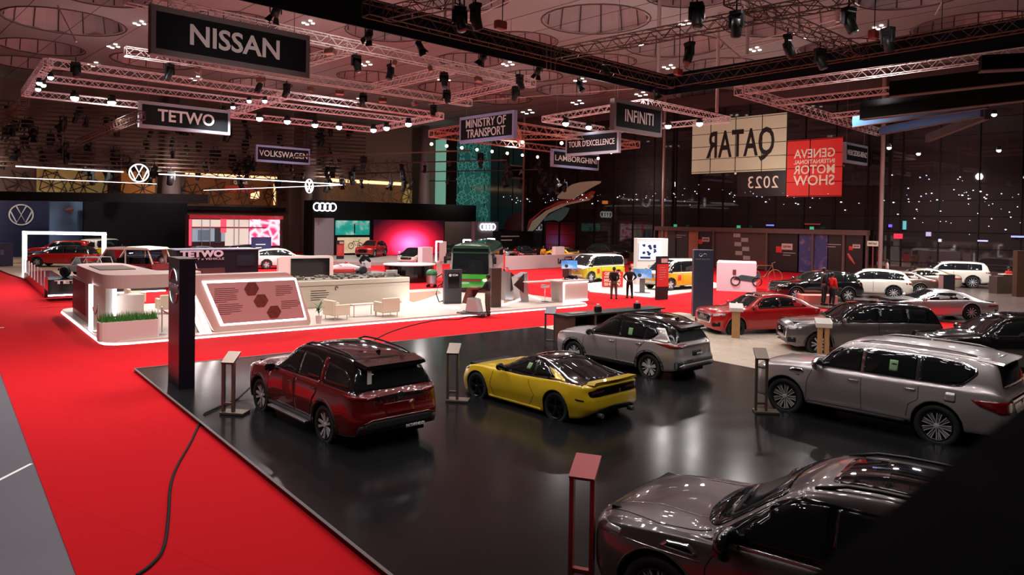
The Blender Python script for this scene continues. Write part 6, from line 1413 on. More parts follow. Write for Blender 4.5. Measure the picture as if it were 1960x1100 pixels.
# charging kiosk, brown cabinet
def kiosk():
    t = thing('charging_station', 'dark grey charging cabinet with a cable in front of the green bus', 'charging station', S(867, 581), RE-.33); W = .88; 
    bm = nb(); box(bm, (0, .15, .84), (W, .3, 1.68), bev=.02); obj('cabinet', bm, mat('kiosk_grey', rgb(52, 50, 56), .4), t); bm = nb(); box(bm, (.02, -.01, 1.12), (.55, .03, .72)); obj('screen', bm, gloss, t)
    bm = nb(); lathe(bm, [(.001, 0), (.07, 0), (.07, .02), (.001, .02)], 12, 'Y'); o = obj('logo', bm, paper, t); o.location = (-.16, -.03, 1.4); text('lettering', 'VDM', .14, paper, t, (.08, -.03, 1.4), .01, .004)
    bm = nb(); tube(bm, [(-.5, .1, 1.0), (-.75, .0, .9), (-.85, 0, .5), (-.7, 0, .1), (-.5, .05, .15)], .028, 6); obj('charging_cable', bm, black, t, smooth=True)
kiosk()
bm = nb(); p = S(950, 588); box(bm, (0, .2, .93), (.52, .35, 1.86), bev=.01); o = obj('cabinet', bm, mat('cabinet_brown', rgb(72, 54, 46), .5)); o.location = p; o.rotation_euler = (0, 0, RE-.2); tag(o, 'plain brown cabinet standing right behind the worker in dark clothes', 'cabinet')
# the green bus
def bus():
    p = S(900, 560); t = thing('bus', 'green electric bus seen from the front on the white stage', 'bus', p+Vector((.0, 0, 0)), -PI/2-.06); t.location.z = MZ
    # built facing +x: front at x=0
    gr = mat('bus_green', rgb(46, 150, 40), .25, coat=1); gd = mat('bus_dark_green', rgb(30, 62, 44), .3, coat=1); wg = mat('bus_side_grey', rgb(150, 150, 146), .3, coat=1)
    L, W, H = 9, 2.45, 3.05; bm = nb()
    secs = [(0, .86, .9), (-.12, .95, .97), (-.4, 1, 1), (-L, 1, 1)]
    prof = [(-.5, .3), (-.5, 1.5), (-.47, 2.5), (-.40, 2.85), (-.25, 3.0), (0, 3.05)]; prof = prof+[(-a, b) for a, b in prof[-2::-1]]
    rings = [[bm.verts.new((x, a*W*kw, .3+(b-.3)*kh)) for a, b in prof] for x, kw, kh in secs]
    for a, b in zip(rings, rings[1:]):
        for i in range(len(prof)-1): 
            f = bm.faces.new((a[i], b[i], b[i+1], a[i+1])); f.material_index = 1 if 2 <= i <= len(prof)-4 else 2
        bm.faces.new((a[-1], b[-1], b[0], a[0])).material_index = 2
    bm.faces.new(rings[0]); bm.faces.new(rings[-1][::-1])
    bmesh.ops.recalc_face_normals(bm, faces=bm.faces); obj('body', bm, [gr, gd, wg], t)
    bm = nb(); prism(bm, soft([(-1.05, 1.15), (1.05, 1.15), (1.0, 2.55), (-1.0, 2.55)], .12), .01, .06, basis=lambda a, b, h: Vector((h-.03*max(0, b-2), a, b))); obj('windscreen', bm, glass_m, t)
    bm = nb(); prism(bm, soft([(-1.12, 2.4), (1.12, 2.4), (1.02, 2.86), (-1.02, 2.86)], .15), -.06, .05, basis=lambda a, b, h: Vector((h, a, b))); obj('destination_hood', bm, gd, t)
    bm = nb(); prism(bm, [(-1.0, 2.5), (1.0, 2.5), (1.0, 2.7), (-1.0, 2.7)], .05, .06, basis=lambda a, b, h: Vector((h, a, b))); obj('destination_display', bm, gloss, t)
    bm = nb(); prism(bm, soft([(-1.15, .85), (1.15, .85), (1.1, 1.14), (-1.1, 1.14)], .06), .0, .05, basis=lambda a, b, h: Vector((h, a, b))); obj('lower_panel', bm, gr, t)
    bm = nb(); prism(bm, [(-.6, .70), (.6, .70), (.6, .82), (-.6, .82)], .0, .05, basis=lambda a, b, h: Vector((h, a, b))); obj('red_band', bm, mat('bus_red_band', rgb(110, 30, 24), .4), t)
    for s in (-1, 1):
        bm = nb(); bmesh.ops.create_uvsphere(bm, u_segments=10, v_segments=8, radius=.11, matrix=Matrix.Translation((.03, s*.85, .78)) @ Matrix.Diagonal((.5, 1.4, .7, 1))); obj('headlamp', bm, glow('headlamp_warm', (1, .72, .4, 1), 5), t, smooth=True)
        bm = nb(); tube(bm, [(0, s*1.15, 2.35), (.25, s*1.35, 2.4), (.28, s*1.38, 2.2)], .03, 6); box(bm, (.28, s*1.4, 2.0), (.12, .18, .42), bev=.04); obj('wing_mirror', bm, black, t)
        for x in (-2, -6.8): bm = nb(); lathe(bm, [(.2, -.14), (.46, -.14), (.48, -.08), (.48, .08), (.46, .14), (.2, .14), (.2, .0), (.01, 0)], 24, 'Y'); w = obj('wheel', bm, rubber, t, smooth=False); w.location = (x, s*1.12, .48-.0)
        bm = nb(); box(bm, (-4.5, s*1.235, 1.9), (7.6, .02, 1.0)); obj('side_window', bm, glass_m, t)
    bm = nb(); tube(bm, [(.08, -.5, 1.2), (.1, -.1, 1.5), (.1, .3, 1.75)], .012, 4); obj('wiper', bm, black, t)
    bm = nb(); box(bm, (-.3, .15, 1.6), (.05, .3, 1.3)); obj('interior_light', bm, glow('cabin_light', (1, .95, .9, 1), 1.2), t)
    t.scale = (1, 1, .93)
bus()
for (u, v0, v1, lb, w) in ((841, 462, 500, 'glowing white LED gate upright left of the green bus', .45), (940, 457, 482, 'small glowing white LED loop right of the green bus', .5), (894, 459, 470, 'glowing white LED corner above the green bus roof', .5)):
    Y = 53; a, b = AT(u, v0, Y), AT(u, v1, Y); t = thing('led_gate', lb, 'light', (a.x, a.y, 0), 0); bm = nb()
    for dx in ((-w/2, w/2) if w == .5 else (-w/2,)): box(bm, (dx, 0, (a.z+b.z)/2), (.1, .1, a.z-b.z))
    box(bm, (0, 0, a.z), (w, .1, .1)); obj('led_strip', bm, wglow, t)
    bm = nb(); box(bm, (0, .15, b.z/2), (w*.9, .2, b.z)); obj('support', bm, lac, t)
    if w == .45: bm = nb(); box(bm, (.25, .1, (a.z+b.z)/2), (.5, .25, a.z-b.z)); obj('backing_panel', bm, lac, t)
# sculptures and kiosk right of the cabinet
def prismsculpt(u, v, label, flip):
    t = thing('angular_sculpture', label, 'sculpture', S(u, v), RE); s = -1 if flip else 1
    bm = nb(); prism(bm, [(0, .0), (.5*s, 0), (.75*s, 1.25), (0.1*s, 1.5)], 0, .5, basis=lambda a, b, h: Vector((a, h, b))); bmesh.ops.recalc_face_normals(bm, faces=bm.faces); obj('metal_body', bm, steel, t)
    bm = nb(); prism(bm, [(.35*s, .45), (1.0*s, .9), (.35*s, 1.45)], -.03, .02, basis=lambda a, b, h: Vector((a, h, b))); bmesh.ops.recalc_face_normals(bm, faces=bm.faces); obj('dark_facet', bm, mat('facet_dark', rgb(48, 30, 30), .3), t)
prismsculpt(967, 575, 'angular metal sculpture with a dark facet beside the brown cabinet', False); prismsculpt(1012, 577, 'upright metal kiosk with a small green screen right of the sculpture', True)
def barstool(u, v, label):
    t = thing('bar_stool', label, 'stool', S(u, v), 0); bm = nb(); lathe(bm, [(.2, 0), (.2, .015), (.03, .03), (.025, .7), (.001, .7)], 16); obj('base', bm, chrome, t)
    bm = nb(); lathe(bm, [(.001, .7), (.2, .72), (.22, .78), (.21, .86), (.19, .86), (.18, .78), (.001, .76)], 18); obj('seat', bm, white, t, smooth=True)
barstool(1043, 577, 'white bar stool on a chrome foot beside the white reception desk')
def reception():
    a = S(1055, 577); b = S(1128, 577); W = (S(1128, 577)-S(1076, 580)).length; t = thing('reception_desk', 'white reception desk with LED edged front on the right end of the stage', 'desk', S(1078, 579), RE)
    bm = nb(); prism(bm, [(0, 0), (W, 0), (W, 1.05), (-.1, 1.05)], 0, .9, basis=lambda a, b, h: Vector((a, h, b))); bmesh.ops.recalc_face_normals(bm, faces=bm.faces); obj('body', bm, lac, t)
    bm = nb(); box(bm, (W/2, -.015, .06), (W, .03, .06)); box(bm, (W/2, -.015, 1.0), (W, .03, .03)); box(bm, (.03, -.015, .5), (.04, .03, .95)); obj('led_edge', bm, wglow, t)
    bm = nb(); box(bm, (W/2-.2, .45, 1.09), (W+.4, 1.1, .06), bev=.01); obj('worktop', bm, lac, t)
    bm = nb(); box(bm, (-1.0, .8, 1.05), (1.6, .5, .05)); obj('side_shelf', bm, lac, t)
    m = thing('monitor', 'brown-backed monitor on the white reception desk', 'monitor', S(1078, 579)+E2*(W*.35)+E1*.5+Vector((0, 0, 1.12)), RE+.3); bm = nb(); box(bm, (0, 0, .35), (.6, .05, .42), bev=.01); obj('screen', bm, mat('monitor_brown', rgb(70, 34, 30), .4), m); bm = nb(); box(bm, (0, .05, .08), (.06, .05, .2)); box(bm, (0, .03, .01), (.3, .2, .02)); obj('foot', bm, black, m)
    o = thing('cable_heap', 'heap of black cables on the white reception desk', 'cables', S(1078, 579)+E2*(W*.62)+E1*.5+Vector((0, 0, 1.12)), 0); bm = nb(); rnd = random.Random(3); tube(bm, [(rnd.uniform(-.35, .35), rnd.uniform(-.2, .2), rnd.uniform(.02, .2)) for _ in range(16)], .03, 5); obj('cables', bm, black, o)
reception()
# ---------------------------------------------------------------- VW, TETWO, shop window, AUDI, LAMBORGHINI and tour stands
def dwall(name, u0, v0, u1, v1, Y0, m, label, cat, th=.4, z0=0, d=None, parent=None):
    """upright wall along D2 whose left lower corner stands where u0 is seen at depth Y0"""
    dd = d or D2; a = AT(u0, v1, Y0); n = Vector((dd.y, -dd.x, 0)); p = PLN(u1, v1, a, n); zt = PLN((u0+u1)/2, v0, a, n).z; W = (p-a).length; rz = math.atan2(dd.y, dd.x)
    t = thing(name, label, cat, (a.x, a.y, 0), rz); bm = nb(); box(bm, (W/2, th/2, (z0+zt)/2), (W, th, zt-z0)); obj('wall_body', bm, m, t); return t, W, zt, (lambda u: (PLN(u, v1, a, n)-a).dot(dd)), (lambda v, u=(u0+u1)/2: PLN(u, v, a, n).z)
vwm = mat('navy_stand_navy', rgb(18, 22, 66), .6)
t, W, zt, fx, fz = dwall('stand_wall', -60, 383, 94, 495, 66, vwm, "navy blue stand wall with a round white maker's logo at the far left", 'wall')
def vwlogo(parent, x, y, z, r, m, dia=1):
    bm = nb(); n = 32; tube(bm, [(r*math.cos(2*PI*i/n), 0, r*math.sin(2*PI*i/n)) for i in range(n)], r*.07, 5, closed=True)
    for pts in ([(-.42, .86), (0, .02), (.42, .86)], [(-.9, .35), (-.38, -.78), (0, -.02), (.38, -.78), (.9, .35)]): tube(bm, [(a*r, 0, b*r) for a, b in pts], r*.075, 5)
    o = obj('round_logo', bm, m, parent); o.location = (x, y, z); return o
vwlogo(t, fx(40), -.12, fz(411, 40), .95, paper)
t, W, zt, fx, fz = dwall('stand_wall', 95, 384, 159, 495, 66.5, mat('navy_stand_steelblue', rgb(70, 98, 128), .6), 'steel blue stand wall with a kite picture between the navy and black walls', 'wall')
bm = nb(); tube(bm, [(fx(133), -.06, fz(394)), (fx(131), -.06, fz(401)), (fx(135), -.06, fz(408))], [.1, .45, .1], 6); obj('kite_picture', bm, mat('kite_rose', rgb(150, 110, 110), .6), t)
t, W, zt, fx, fz = dwall('stand_wall', 160, 385, 358, 495, 67, mat('navy_stand_black', rgb(9, 8, 12), .8, spec=.15), 'wide plain black stand wall left of the bright pink shop window', 'wall')
# long dark beam above
p, q = AT(-40, 368, 60), AT(400, 387, 60); bm = nb(); d = q-p; box(bm, (0, 0, 0), (d.length, .5, .75)); o = obj('header_beam', bm, black); o.location = (p+q)/2; o.rotation_euler = (0, 0, math.atan2(d.y, d.x)); tag(o, 'long thin black beam above the navy and black stand walls', 'beam')
# hanging triangle of light rods with two round logos
hz7 = 7.5; t = thing('hanging_light_ring', 'thin glowing rods with two round logos hanging above the navy stand', 'hanging light', (0, 0, 0)); lw = glow('rod_led', (1, .97, .97, 1), 2.2)
for a, b, z, r in (((30, 318), (236, 329), 7.8, .055), ((304, 333), (660, 353), 7.8, .055), ((-20, 338), (300, 352), 7.0, .03), ((390, 364), (655, 354), 7.0, .03)): bm = nb(); tube(bm, [G(*a, z), G(*b, z)], r, 6); obj('light_rod', bm, lw, t)
for (u, v, z, r, rz) in ((266, 331, 7.8, .74, .35), (592, 356, 7.4, .68, 1.25)):
    p = G(u, v, z); o = vwlogo(t, p.x, p.y, p.z, r, lw); o.rotation_euler = (0, 0, rz)
for u, v in ((120, 323), (232, 329), (400, 338), (560, 347)): p = G(u, v, 7.8); bm = nb(); cyl(bm, p, (p.x, p.y, ZC), .012, n=4); obj('suspension_wire', bm, mat('wire', rgb(120, 95, 90), .5), t)
# platform
o = slab('display_platform', [G(75, 545)-E1*0, G(20, 527), G(-60, 500)+E1*6, G(200, 490)+E1*3, G(235, 530)], .012, .1, mat('navy_stand_floor', rgb(160, 130, 110), .4)); tag(o, 'pale brown platform of the navy stand at the far left', 'platform')
t = thing('info_pillar', 'narrow dark purple pillar at the far left edge of the red carpet', 'pillar', G(10, 512), RE); bm = nb(); box(bm, (0, .2, .95), (1.0, .3, 1.9)); obj('pillar_body', bm, mat('pillar_purple', rgb(36, 28, 56), .5), t); bm = nb(); box(bm, (-.2, .03, 1.2), (.2, .02, .4)); obj('pillar_print', bm, mat('purple_print', rgb(90, 80, 130), .5), t)
# glowing rectangle
p, q = AT(47, 534, 50), AT(199, 534, 50); t = thing('led_frame_gate', 'large glowing white rectangular light frame around the cars at the left', 'light frame', (p.x, p.y, 0), 0)
W = (q-p).length; zt = AT(47, 445, 50).z; bm = nb(); box(bm, (0, 0, zt/2+.1), (.2, .2, zt)); box(bm, (W, 0, zt*.7), (.2, .2, zt*.6)); box(bm, (W/2, 0, zt), (W+.2, .2, .2)); obj('light_tube', bm, glow('frame_led', (.96, .98, 1, 1), 5), t)
# TETWO barrier platform with glass fence
a = G(46, 534); b = G(85, 570); c = G(150, 566)
o = slab('display_platform', [a, b, c, c+(a-b)], .012, .5, mat('maroon_gloss', rgb(70, 16, 20), .15)); tag(o, 'raised dark red glossy platform with a clear fence behind the canopy', 'platform')
t = thing('glass_fence', 'clear glass fence with white posts around the dark red platform', 'fence', (0, 0, 0)); gl = mat('fence_glass', rgb(170, 60, 66), .05, alpha=.35)
for k in range(8):
    p = b+(a-b)*(k/7); bm = nb(); cyl(bm, (p.x, p.y, .5), (p.x, p.y, 1.35), .035, n=6); obj('fence_post', bm, paper, t)
bm = nb(); quad(bm, (a.x, a.y, .5), (b.x, b.y, .5), (b.x, b.y, 1.3), (a.x, a.y, 1.3)); obj('fence_pane', bm, gl, t)
t = thing('banner_wall', 'glossy black low banner wall with pale capitals behind the glass fence', 'banner', G(88, 566, 0.5), RE); bm = nb(); box(bm, (2.6, .3, .37), (5.0, .1, .7)); obj('banner_panel', bm, mat('banner_gloss', rgb(26, 26, 28), .1), t); text('lettering', 'TETWO', .22, paper, t, (1.3, .23, .58), .02, .01, width=1.9); bm = nb(); box(bm, (2.6, .2, -.02), (5, .05, .06)); obj('led_strip', bm, wglow, t)
t = thing('banner_wall', 'dark red panel with white lettering seen beneath the canopy', 'banner', G(235, 560), RE); bm = nb(); box(bm, (2.6, 0, .7), (5.6, .1, 1.0)); obj('banner_panel', bm, mat('maroon_gloss', rgb(70, 16, 20), .15), t); text('lettering', 'TETWO', .5, mat('rose_letters', rgb(180, 130, 130), .5), t, (2.6, -.07, .95), .02, .01)
# small white buggy on the barrier platform
def buggy(loc, rz, label, col, s=1.0, soft_top=False):
    t = thing('off_road_buggy', label, 'off-road car', loc, rz); t.scale = (s, s, s); m = mat('buggy_'+col, {'w': rgb(190, 186, 184), 'r': rgb(120, 20, 24)}[col], .35, coat=1)
    bm = nb(); prism(bm, [(-1.9, .45), (1.8, .45), (1.95, .8), (1.0, .95), (.8, .92), (-1.8, .95)], -.7, .7, basis=lambda a, b, h: Vector((a, h, b))); bmesh.ops.recalc_face_normals(bm, faces=bm.faces); obj('body', bm, m, t)
    for y in (-.68, .68):
        bm = nb(); tube(bm, [(.95, y, .9), (.45, y, 1.6), (-1.6, y, 1.62), (-1.85, y, .95)], .04, 6); tube(bm, [(-.5, y, 1.6), (-.5, y, .9)], .035, 6); obj('roll_bar', bm, m if not soft_top else mat('canvas', rgb(200, 184, 164), .8), t)
    if soft_top:
        bm = nb(); prism(bm, [(.5, 1.58), (.35, 1.66), (-.6, 1.72), (-1.6, 1.68), (-1.75, 1.6)], -.74, .74, basis=lambda a, b, h: Vector((a, h, b))); bmesh.ops.recalc_face_normals(bm, faces=bm.faces); obj('canvas_roof', bm, mat('canvas', rgb(200, 184, 164), .8), t)
        bm = nb(); quad(bm, (-1.62, -.70, .95), (-1.62, -.70, 1.6), (-1.3, -.70, 1.6), (-1.55, -.70, .95)); obj('canvas_flap', bm, mat('canvas', rgb(200, 184, 164), .8), t)
    bm = nb(); quad(bm, (.93, -.6, .92), (.93, .6, .92), (.5, .6, 1.55), (.5, -.6, 1.55)); obj('windscreen', bm, glass_l, t)
    for x in (-.1, -.9): bm = nb(); box(bm, (x, .3, .95), (.4, .4, .5), bev=.06); box(bm, (x, -.3, .95), (.4, .4, .5), bev=.06); obj('seats', bm, black, t)
    for x in (1.3, -1.35):
        for y in (-.75, .75): bm = nb(); lathe(bm, [(.16, -.14), (.4, -.14), (.43, -.08), (.43, .08), (.4, .14), (.16, .14), (.16, .05), (.01, .05)], 18, 'Y'); w = obj('wheel', bm, rubber, t); w.location = (x, y, .43)
    bm = nb(); box(bm, (1.98, 0, .6), (.12, 1.3, .18), bev=.03); obj('bumper', bm, black, t)
    return t
p = G(136, 557, .5); bm = nb(); box(bm, (p.x, p.y+1.3, .8), (3.4, 1.8, .6), RE); tag(obj('display_plinth', bm, gloss), 'black plinth under the small white open buggy', 'plinth'); buggy((p.x, p.y+1.3, 1.1), PI-.1, 'small white open off-road buggy above the glossy black banner', 'w', .62)
p = G(240, 548, .1); buggy((p.x, p.y, .3), PI-.15, 'dark red open off-road car with a cream canvas roof', 'r', 1.25, True)
p = G(314, 548, .1); buggy((p.x, p.y+.6, .1), PI-.3, 'black and white off-road frame car just left of the navy counter', 'w', .85)
# TETWO counter
t, W, zt, fx, fz = dwall('stand_counter', 337, 478, 494, 545, 46, mat('counter_navy', rgb(18, 20, 32), .7, spec=.2), 'dark navy counter block with pale five-letter lettering', 'counter', 2.0, d=E2)
text('lettering', 'TETWO', .55, mat('grey_letters', rgb(190, 186, 196), .4), t, (fx(386), -.05, fz(486, 386)), .04, .03, width=fx(428)-fx(345)); text('lettering', 'CITY x VEHICLE', .2, mat('grey_letters', rgb(190, 186, 196), .4), t, (fx(395), -.05, fz(495.5, 390)), .03, .0, width=fx(429)-fx(362))
bm = nb(); box(bm, ((fx(452)+fx(487))/2, -.02, fz(498, 470)), (fx(487)-fx(452), .05, .75)); obj('recess_screen', bm, mat('recess_blue', rgb(22, 34, 44), .2), t)
bm = nb(); box(bm, (W/2, 1.0, zt+.02), (W+.1, 2.1, .06)); obj('counter_top', bm, mat('top_grey', rgb(110, 112, 124), .4), t)
# shop window
pk = mat('pink_light', rgb(230, 90, 110), .5, emit=1.0, ecol=rgb(230, 60, 90))
t, W, zt, fx, fz = dwall('shop_pavilion', 361, 412, 540, 500, 70, mat('pavilion_dark', rgb(60, 20, 26), .5), 'bright pink and white lit pavilion with glass front', 'pavilion', 1.0)
def ppan(u0, u1, v0, v1, m, nm='lit_panel', y=-.03):
    x0, x1, z0, z1 = fx(u0), fx(u1), fz(v1, (u0+u1)/2), fz(v0, (u0+u1)/2); bm = nb(); box(bm, ((x0+x1)/2, y, (z0+z1)/2), (x1-x0, .05, z1-z0)); return obj(nm, bm, m, t)
litw = mat('lit_interior', rgb(200, 190, 180), .6, emit=.75, ecol=rgb(215, 200, 190))
ppan(361, 540, 412, 419, streak('pink_band', rgb(200, 20, 40), rgb(220, 40, 60), rgb(240, 150, 180), .8, 6), 'fascia_band', -.15); ppan(361, 366, 419, 470, pk); ppan(367, 430, 420, 434, litw); ppan(367, 430, 436, 462, mat('lit_cool', rgb(150, 165, 180), .5, emit=.5, ecol=rgb(150, 165, 185)))
ppan(410, 422, 436, 465, mat('booth_dark', rgb(60, 66, 72), .5), y=-.08); ppan(378, 400, 440, 460, mat('booth_grey', rgb(110, 130, 150), .5, emit=.2, ecol=rgb(110, 130, 150)), y=-.08); ppan(430, 475, 420, 470, litw)
mg = mat('magenta_flow', rgb(220, 110, 150), .5); nt = mg.node_tree; b_ = nt.nodes['Principled BSDF']; tc = nt.nodes.new('ShaderNodeTexCoord'); nz = nt.nodes.new('ShaderNodeTexVoronoi'); nz.inputs['Scale'].default_value = 1.7; nz.feature = 'DISTANCE_TO_EDGE'; n3 = nt.nodes.new('ShaderNodeTexNoise'); n3.inputs['Scale'].default_value = .8
mxv = nt.nodes.new('ShaderNodeMix'); mxv.data_type = 'VECTOR'; mxv.inputs[0].default_value = .3; nt.links.new(tc.outputs['Object'], mxv.inputs[4]); nt.links.new(n3.outputs['Color'], mxv.inputs[5]); nt.links.new(tc.outputs['Object'], n3.inputs['Vector']); nt.links.new(mxv.outputs[1], nz.inputs['Vector'])
r_ = nt.nodes.new('ShaderNodeValToRGB'); r_.color_ramp.elements[0].color = rgb(255, 230, 240); r_.color_ramp.elements[1].color = rgb(214, 60, 120); r_.color_ramp.elements[1].position = .25; nt.links.new(nz.outputs['Distance'], r_.inputs['Fac']); nt.links.new(r_.outputs['Color'], b_.inputs['Base Color']); nt.links.new(r_.outputs['Color'], b_.inputs['Emission Color']); b_.inputs['Emission Strength'].default_value = .9
ppan(476, 534, 420, 470, mg, 'video_wall', -.1); ppan(421, 432, 419, 445, pk, y=-.1); ppan(367, 508, 434, 436.5, mat('red_rail', rgb(180, 40, 50), .5), 'red_rail', -.12)
for u in (384, 400, 446, 455): ppan(u, u+1.2, 419, 470, steel, 'glazing_bar', -.14)
t = thing('small_banner', 'small navy roll-up banner with white lettering beside the white SUV', 'banner', AT(500, 490, 60), RH); t.location.z = 0; zt = AT(500, 456, 60).z; bm = nb(); box(bm, (0, 0, zt/2+.3), (1.7, .06, zt-.4)); obj('banner_panel', bm, mat('banner_navy', rgb(26, 34, 80), .5), t); bm = nb(); lines_mesh(bm, -.5, zt-.5, 1.0, 2, .16, -.05); obj('lettering', bm, paper, t)
# AUDI building
t, W, zt, fx, fz = dwall('stand_building', 598, 388, 910, 492, 78, mat('ring_stand_black', rgb(11, 10, 12), .7, spec=.2), 'long black stand building with four-ring logos and screens', 'building', 2.0)
def apan(u0, u1, v0, v1, m, nm='panel', y=-.04, th=.06):
    x0, x1 = fx(u0), fx(u1); z0, z1 = fz(v1, (u0+u1)/2), fz(v0, (u0+u1)/2); bm = nb(); box(bm, ((x0+x1)/2, y, (z0+z1)/2), (x1-x0, th, z1-z0)); return obj(nm, bm, m, t)
apan(601, 638, 417, 492, mat('ring_stand_grey', rgb(150, 140, 146), .5), 'door_panel'); apan(607, 609, 425, 431, steel, 'door_handle', -.08)
def scrn(name, cols, pos, sc, em):
    m = mat(name, cols[0], .4); nt = m.node_tree; b = nt.nodes['Principled BSDF']; tc = nt.nodes.new('ShaderNodeTexCoord'); n = nt.nodes.new('ShaderNodeTexNoise'); n.inputs['Scale'].default_value = sc; n.inputs['Detail'].default_value = 2; r = nt.nodes.new('ShaderNodeValToRGB')
    r.color_ramp.elements[0].color = cols[0]; r.color_ramp.elements[0].position = pos[0]; r.color_ramp.elements[1].color = cols[-1]; r.color_ramp.elements[1].position = pos[-1]
    for c, p in zip(cols[1:-1], pos[1:-1]): r.color_ramp.elements.new(p).color = c
    nt.links.new(tc.outputs['Object'], n.inputs['Vector']); nt.links.new(n.outputs['Fac'], r.inputs['Fac']); nt.links.new(r.outputs['Color'], b.inputs['Base Color']); nt.links.new(r.outputs['Color'], b.inputs['Emission Color']); b.inputs['Emission Strength'].default_value = em; b.inputs['Base Color'].default_value = (0, 0, 0, 1); return m
apan(641, 706, 422, 449.5, scrn('beach_sea_screen', [rgb(20, 120, 110), rgb(30, 150, 136), rgb(150, 190, 180)], [.3, .55, .7], .7, .7), 'sea_screen', -.06)
apan(645, 706, 454, 484, scrn('beach_sand_screen', [rgb(190, 168, 130), rgb(200, 182, 150), rgb(170, 140, 110)], [.3, .55, .75], .5, .7), 'sand_screen', -.06)
apan(676, 678, 428, 446, dark, 'beach_shower', -.12); apan(668, 692, 428, 429.5, paper, 'beach_parasol', -.12)
bm = nb()
for s in (-.5, .5): tube(bm, [(fx(679)+s*1.15+.33*math.cos(a*PI/8), -.15, fz(470, 679)+.33*math.sin(a*PI/8)) for a in range(16)], .035, 4, closed=True)
bx_, bz = fx(679), fz(470, 679); tube(bm, [(bx_-.57, -.15, bz), (bx_-.3, -.15, bz+.5), (bx_+.4, -.15, bz+.5), (bx_, -.15, bz), (bx_-.3, -.15, bz+.5)], .03, 4); tube(bm, [(bx_+.57, -.15, bz), (bx_+.38, -.15, bz+.65), (bx_+.6, -.15, bz+.68)], .03, 4); obj('bicycle_picture', bm, black, t)
# glowing pink-red screen
gm = mat('glow_screen', rgb(60, 10, 30), .4); nt = gm.node_tree; b = nt.nodes['Principled BSDF']; tc = nt.nodes.new('ShaderNodeTexCoord'); mp = nt.nodes.new('ShaderNodeMapping'); gr_ = nt.nodes.new('ShaderNodeTexGradient'); gr_.gradient_type = 'SPHERICAL'; r = nt.nodes.new('ShaderNodeValToRGB')
xc_, zc_ = fx(784), fz(466, 784); mp.inputs['Location'].default_value = (-xc_/6.2, 0, -zc_/3.6); mp.inputs['Scale'].default_value = (1/6.2, 0, 1/3.6)
r.color_ramp.elements[0].color = rgb(22, 8, 20); r.color_ramp.elements[1].color = rgb(255, 170, 255)
for p, c in ((.25, rgb(120, 14, 30)), (.5, rgb(225, 30, 60)), (.72, rgb(250, 90, 170))): r.color_ramp.elements.new(p).color = c
nt.links.new(tc.outputs['Object'], mp.inputs['Vector']); nt.links.new(mp.outputs[0], gr_.inputs['Vector']); nt.links.new(gr_.outputs['Fac'], r.inputs['Fac']); nt.links.new(r.outputs['Color'], b.inputs['Emission Color']); b.inputs['Emission Strength'].default_value = 1.3
apan(714, 848, 421, 488, gm, 'glowing_screen', -.06); apan(850, 874, 424, 492, mat('ring_stand_lightgrey', rgb(150, 136, 128), .5), 'side_panel'); apan(874, 908, 424, 492, mat('ring_stand_grey', rgb(150, 140, 146), .5), 'side_panel')
def rings(u, v, parent, fx, fz, s=.42, y=-.12, n=16):
    bm = nb(); x0, z0 = fx(u), fz(v, u)
    for k in range(4): tube(bm, [(x0+(k-1.5)*s*1.5+s*math.cos(2*PI*i/n), y, z0+s*math.sin(2*PI*i/n)) for i in range(n)], s*.16, 5, closed=True)
    return obj('four_ring_logo', bm, glow('logo_white', (.95, .95, 1, 1), 3), parent)
rings(620, 396, t, fx, fz)
t2, W, zt, fx, fz = dwall('stand_wall', 908, 424, 953, 490, 88, mat('ring_stand_grey', rgb(150, 140, 146), .5), 'grey stand wall with a second four-ring logo', 'wall', .6); rings(932, 434, t2, fx, fz, .38)
t2, W, zt, fx, fz = dwall('stand_wall', 946, 442, 1018, 490, 80, mat('ring_stand_black', rgb(11, 10, 12), .7, spec=.2), 'low black stand wall with two lines of small print', 'wall', .3)
bm = nb(); lines_mesh(bm, fx(958), fz(452, 980), fx(1000)-fx(958), 2, .25, -.04); obj('small_print', bm, mat('print_grey', rgb(190, 175, 170), .6), t2)
# audi stage
c_ = G(760, 497, .1); bm = nb(); lathe(bm, [(.001, .34), (6.3, .34), (6.3, .02), (.001, .02)], 40); o = obj('round_stage', bm, mat('ring_stand_floor', rgb(150, 138, 132), .35)); o.location = (-14.2, 71.2, 0); tag(o, 'low round grey stage carrying the red SUV by the beach screens', 'stage')
o = slab('display_platform', [G(640, 502), G(1000, 508), G(1000, 508)+Vector((0, 26, 0)), G(640, 502)+Vector((0, 9, 0))], .012, .1, mat('ring_stand_floor', rgb(150, 138, 132), .35)); tag(o, 'pale grey floor of the stand before the glowing screen', 'platform')
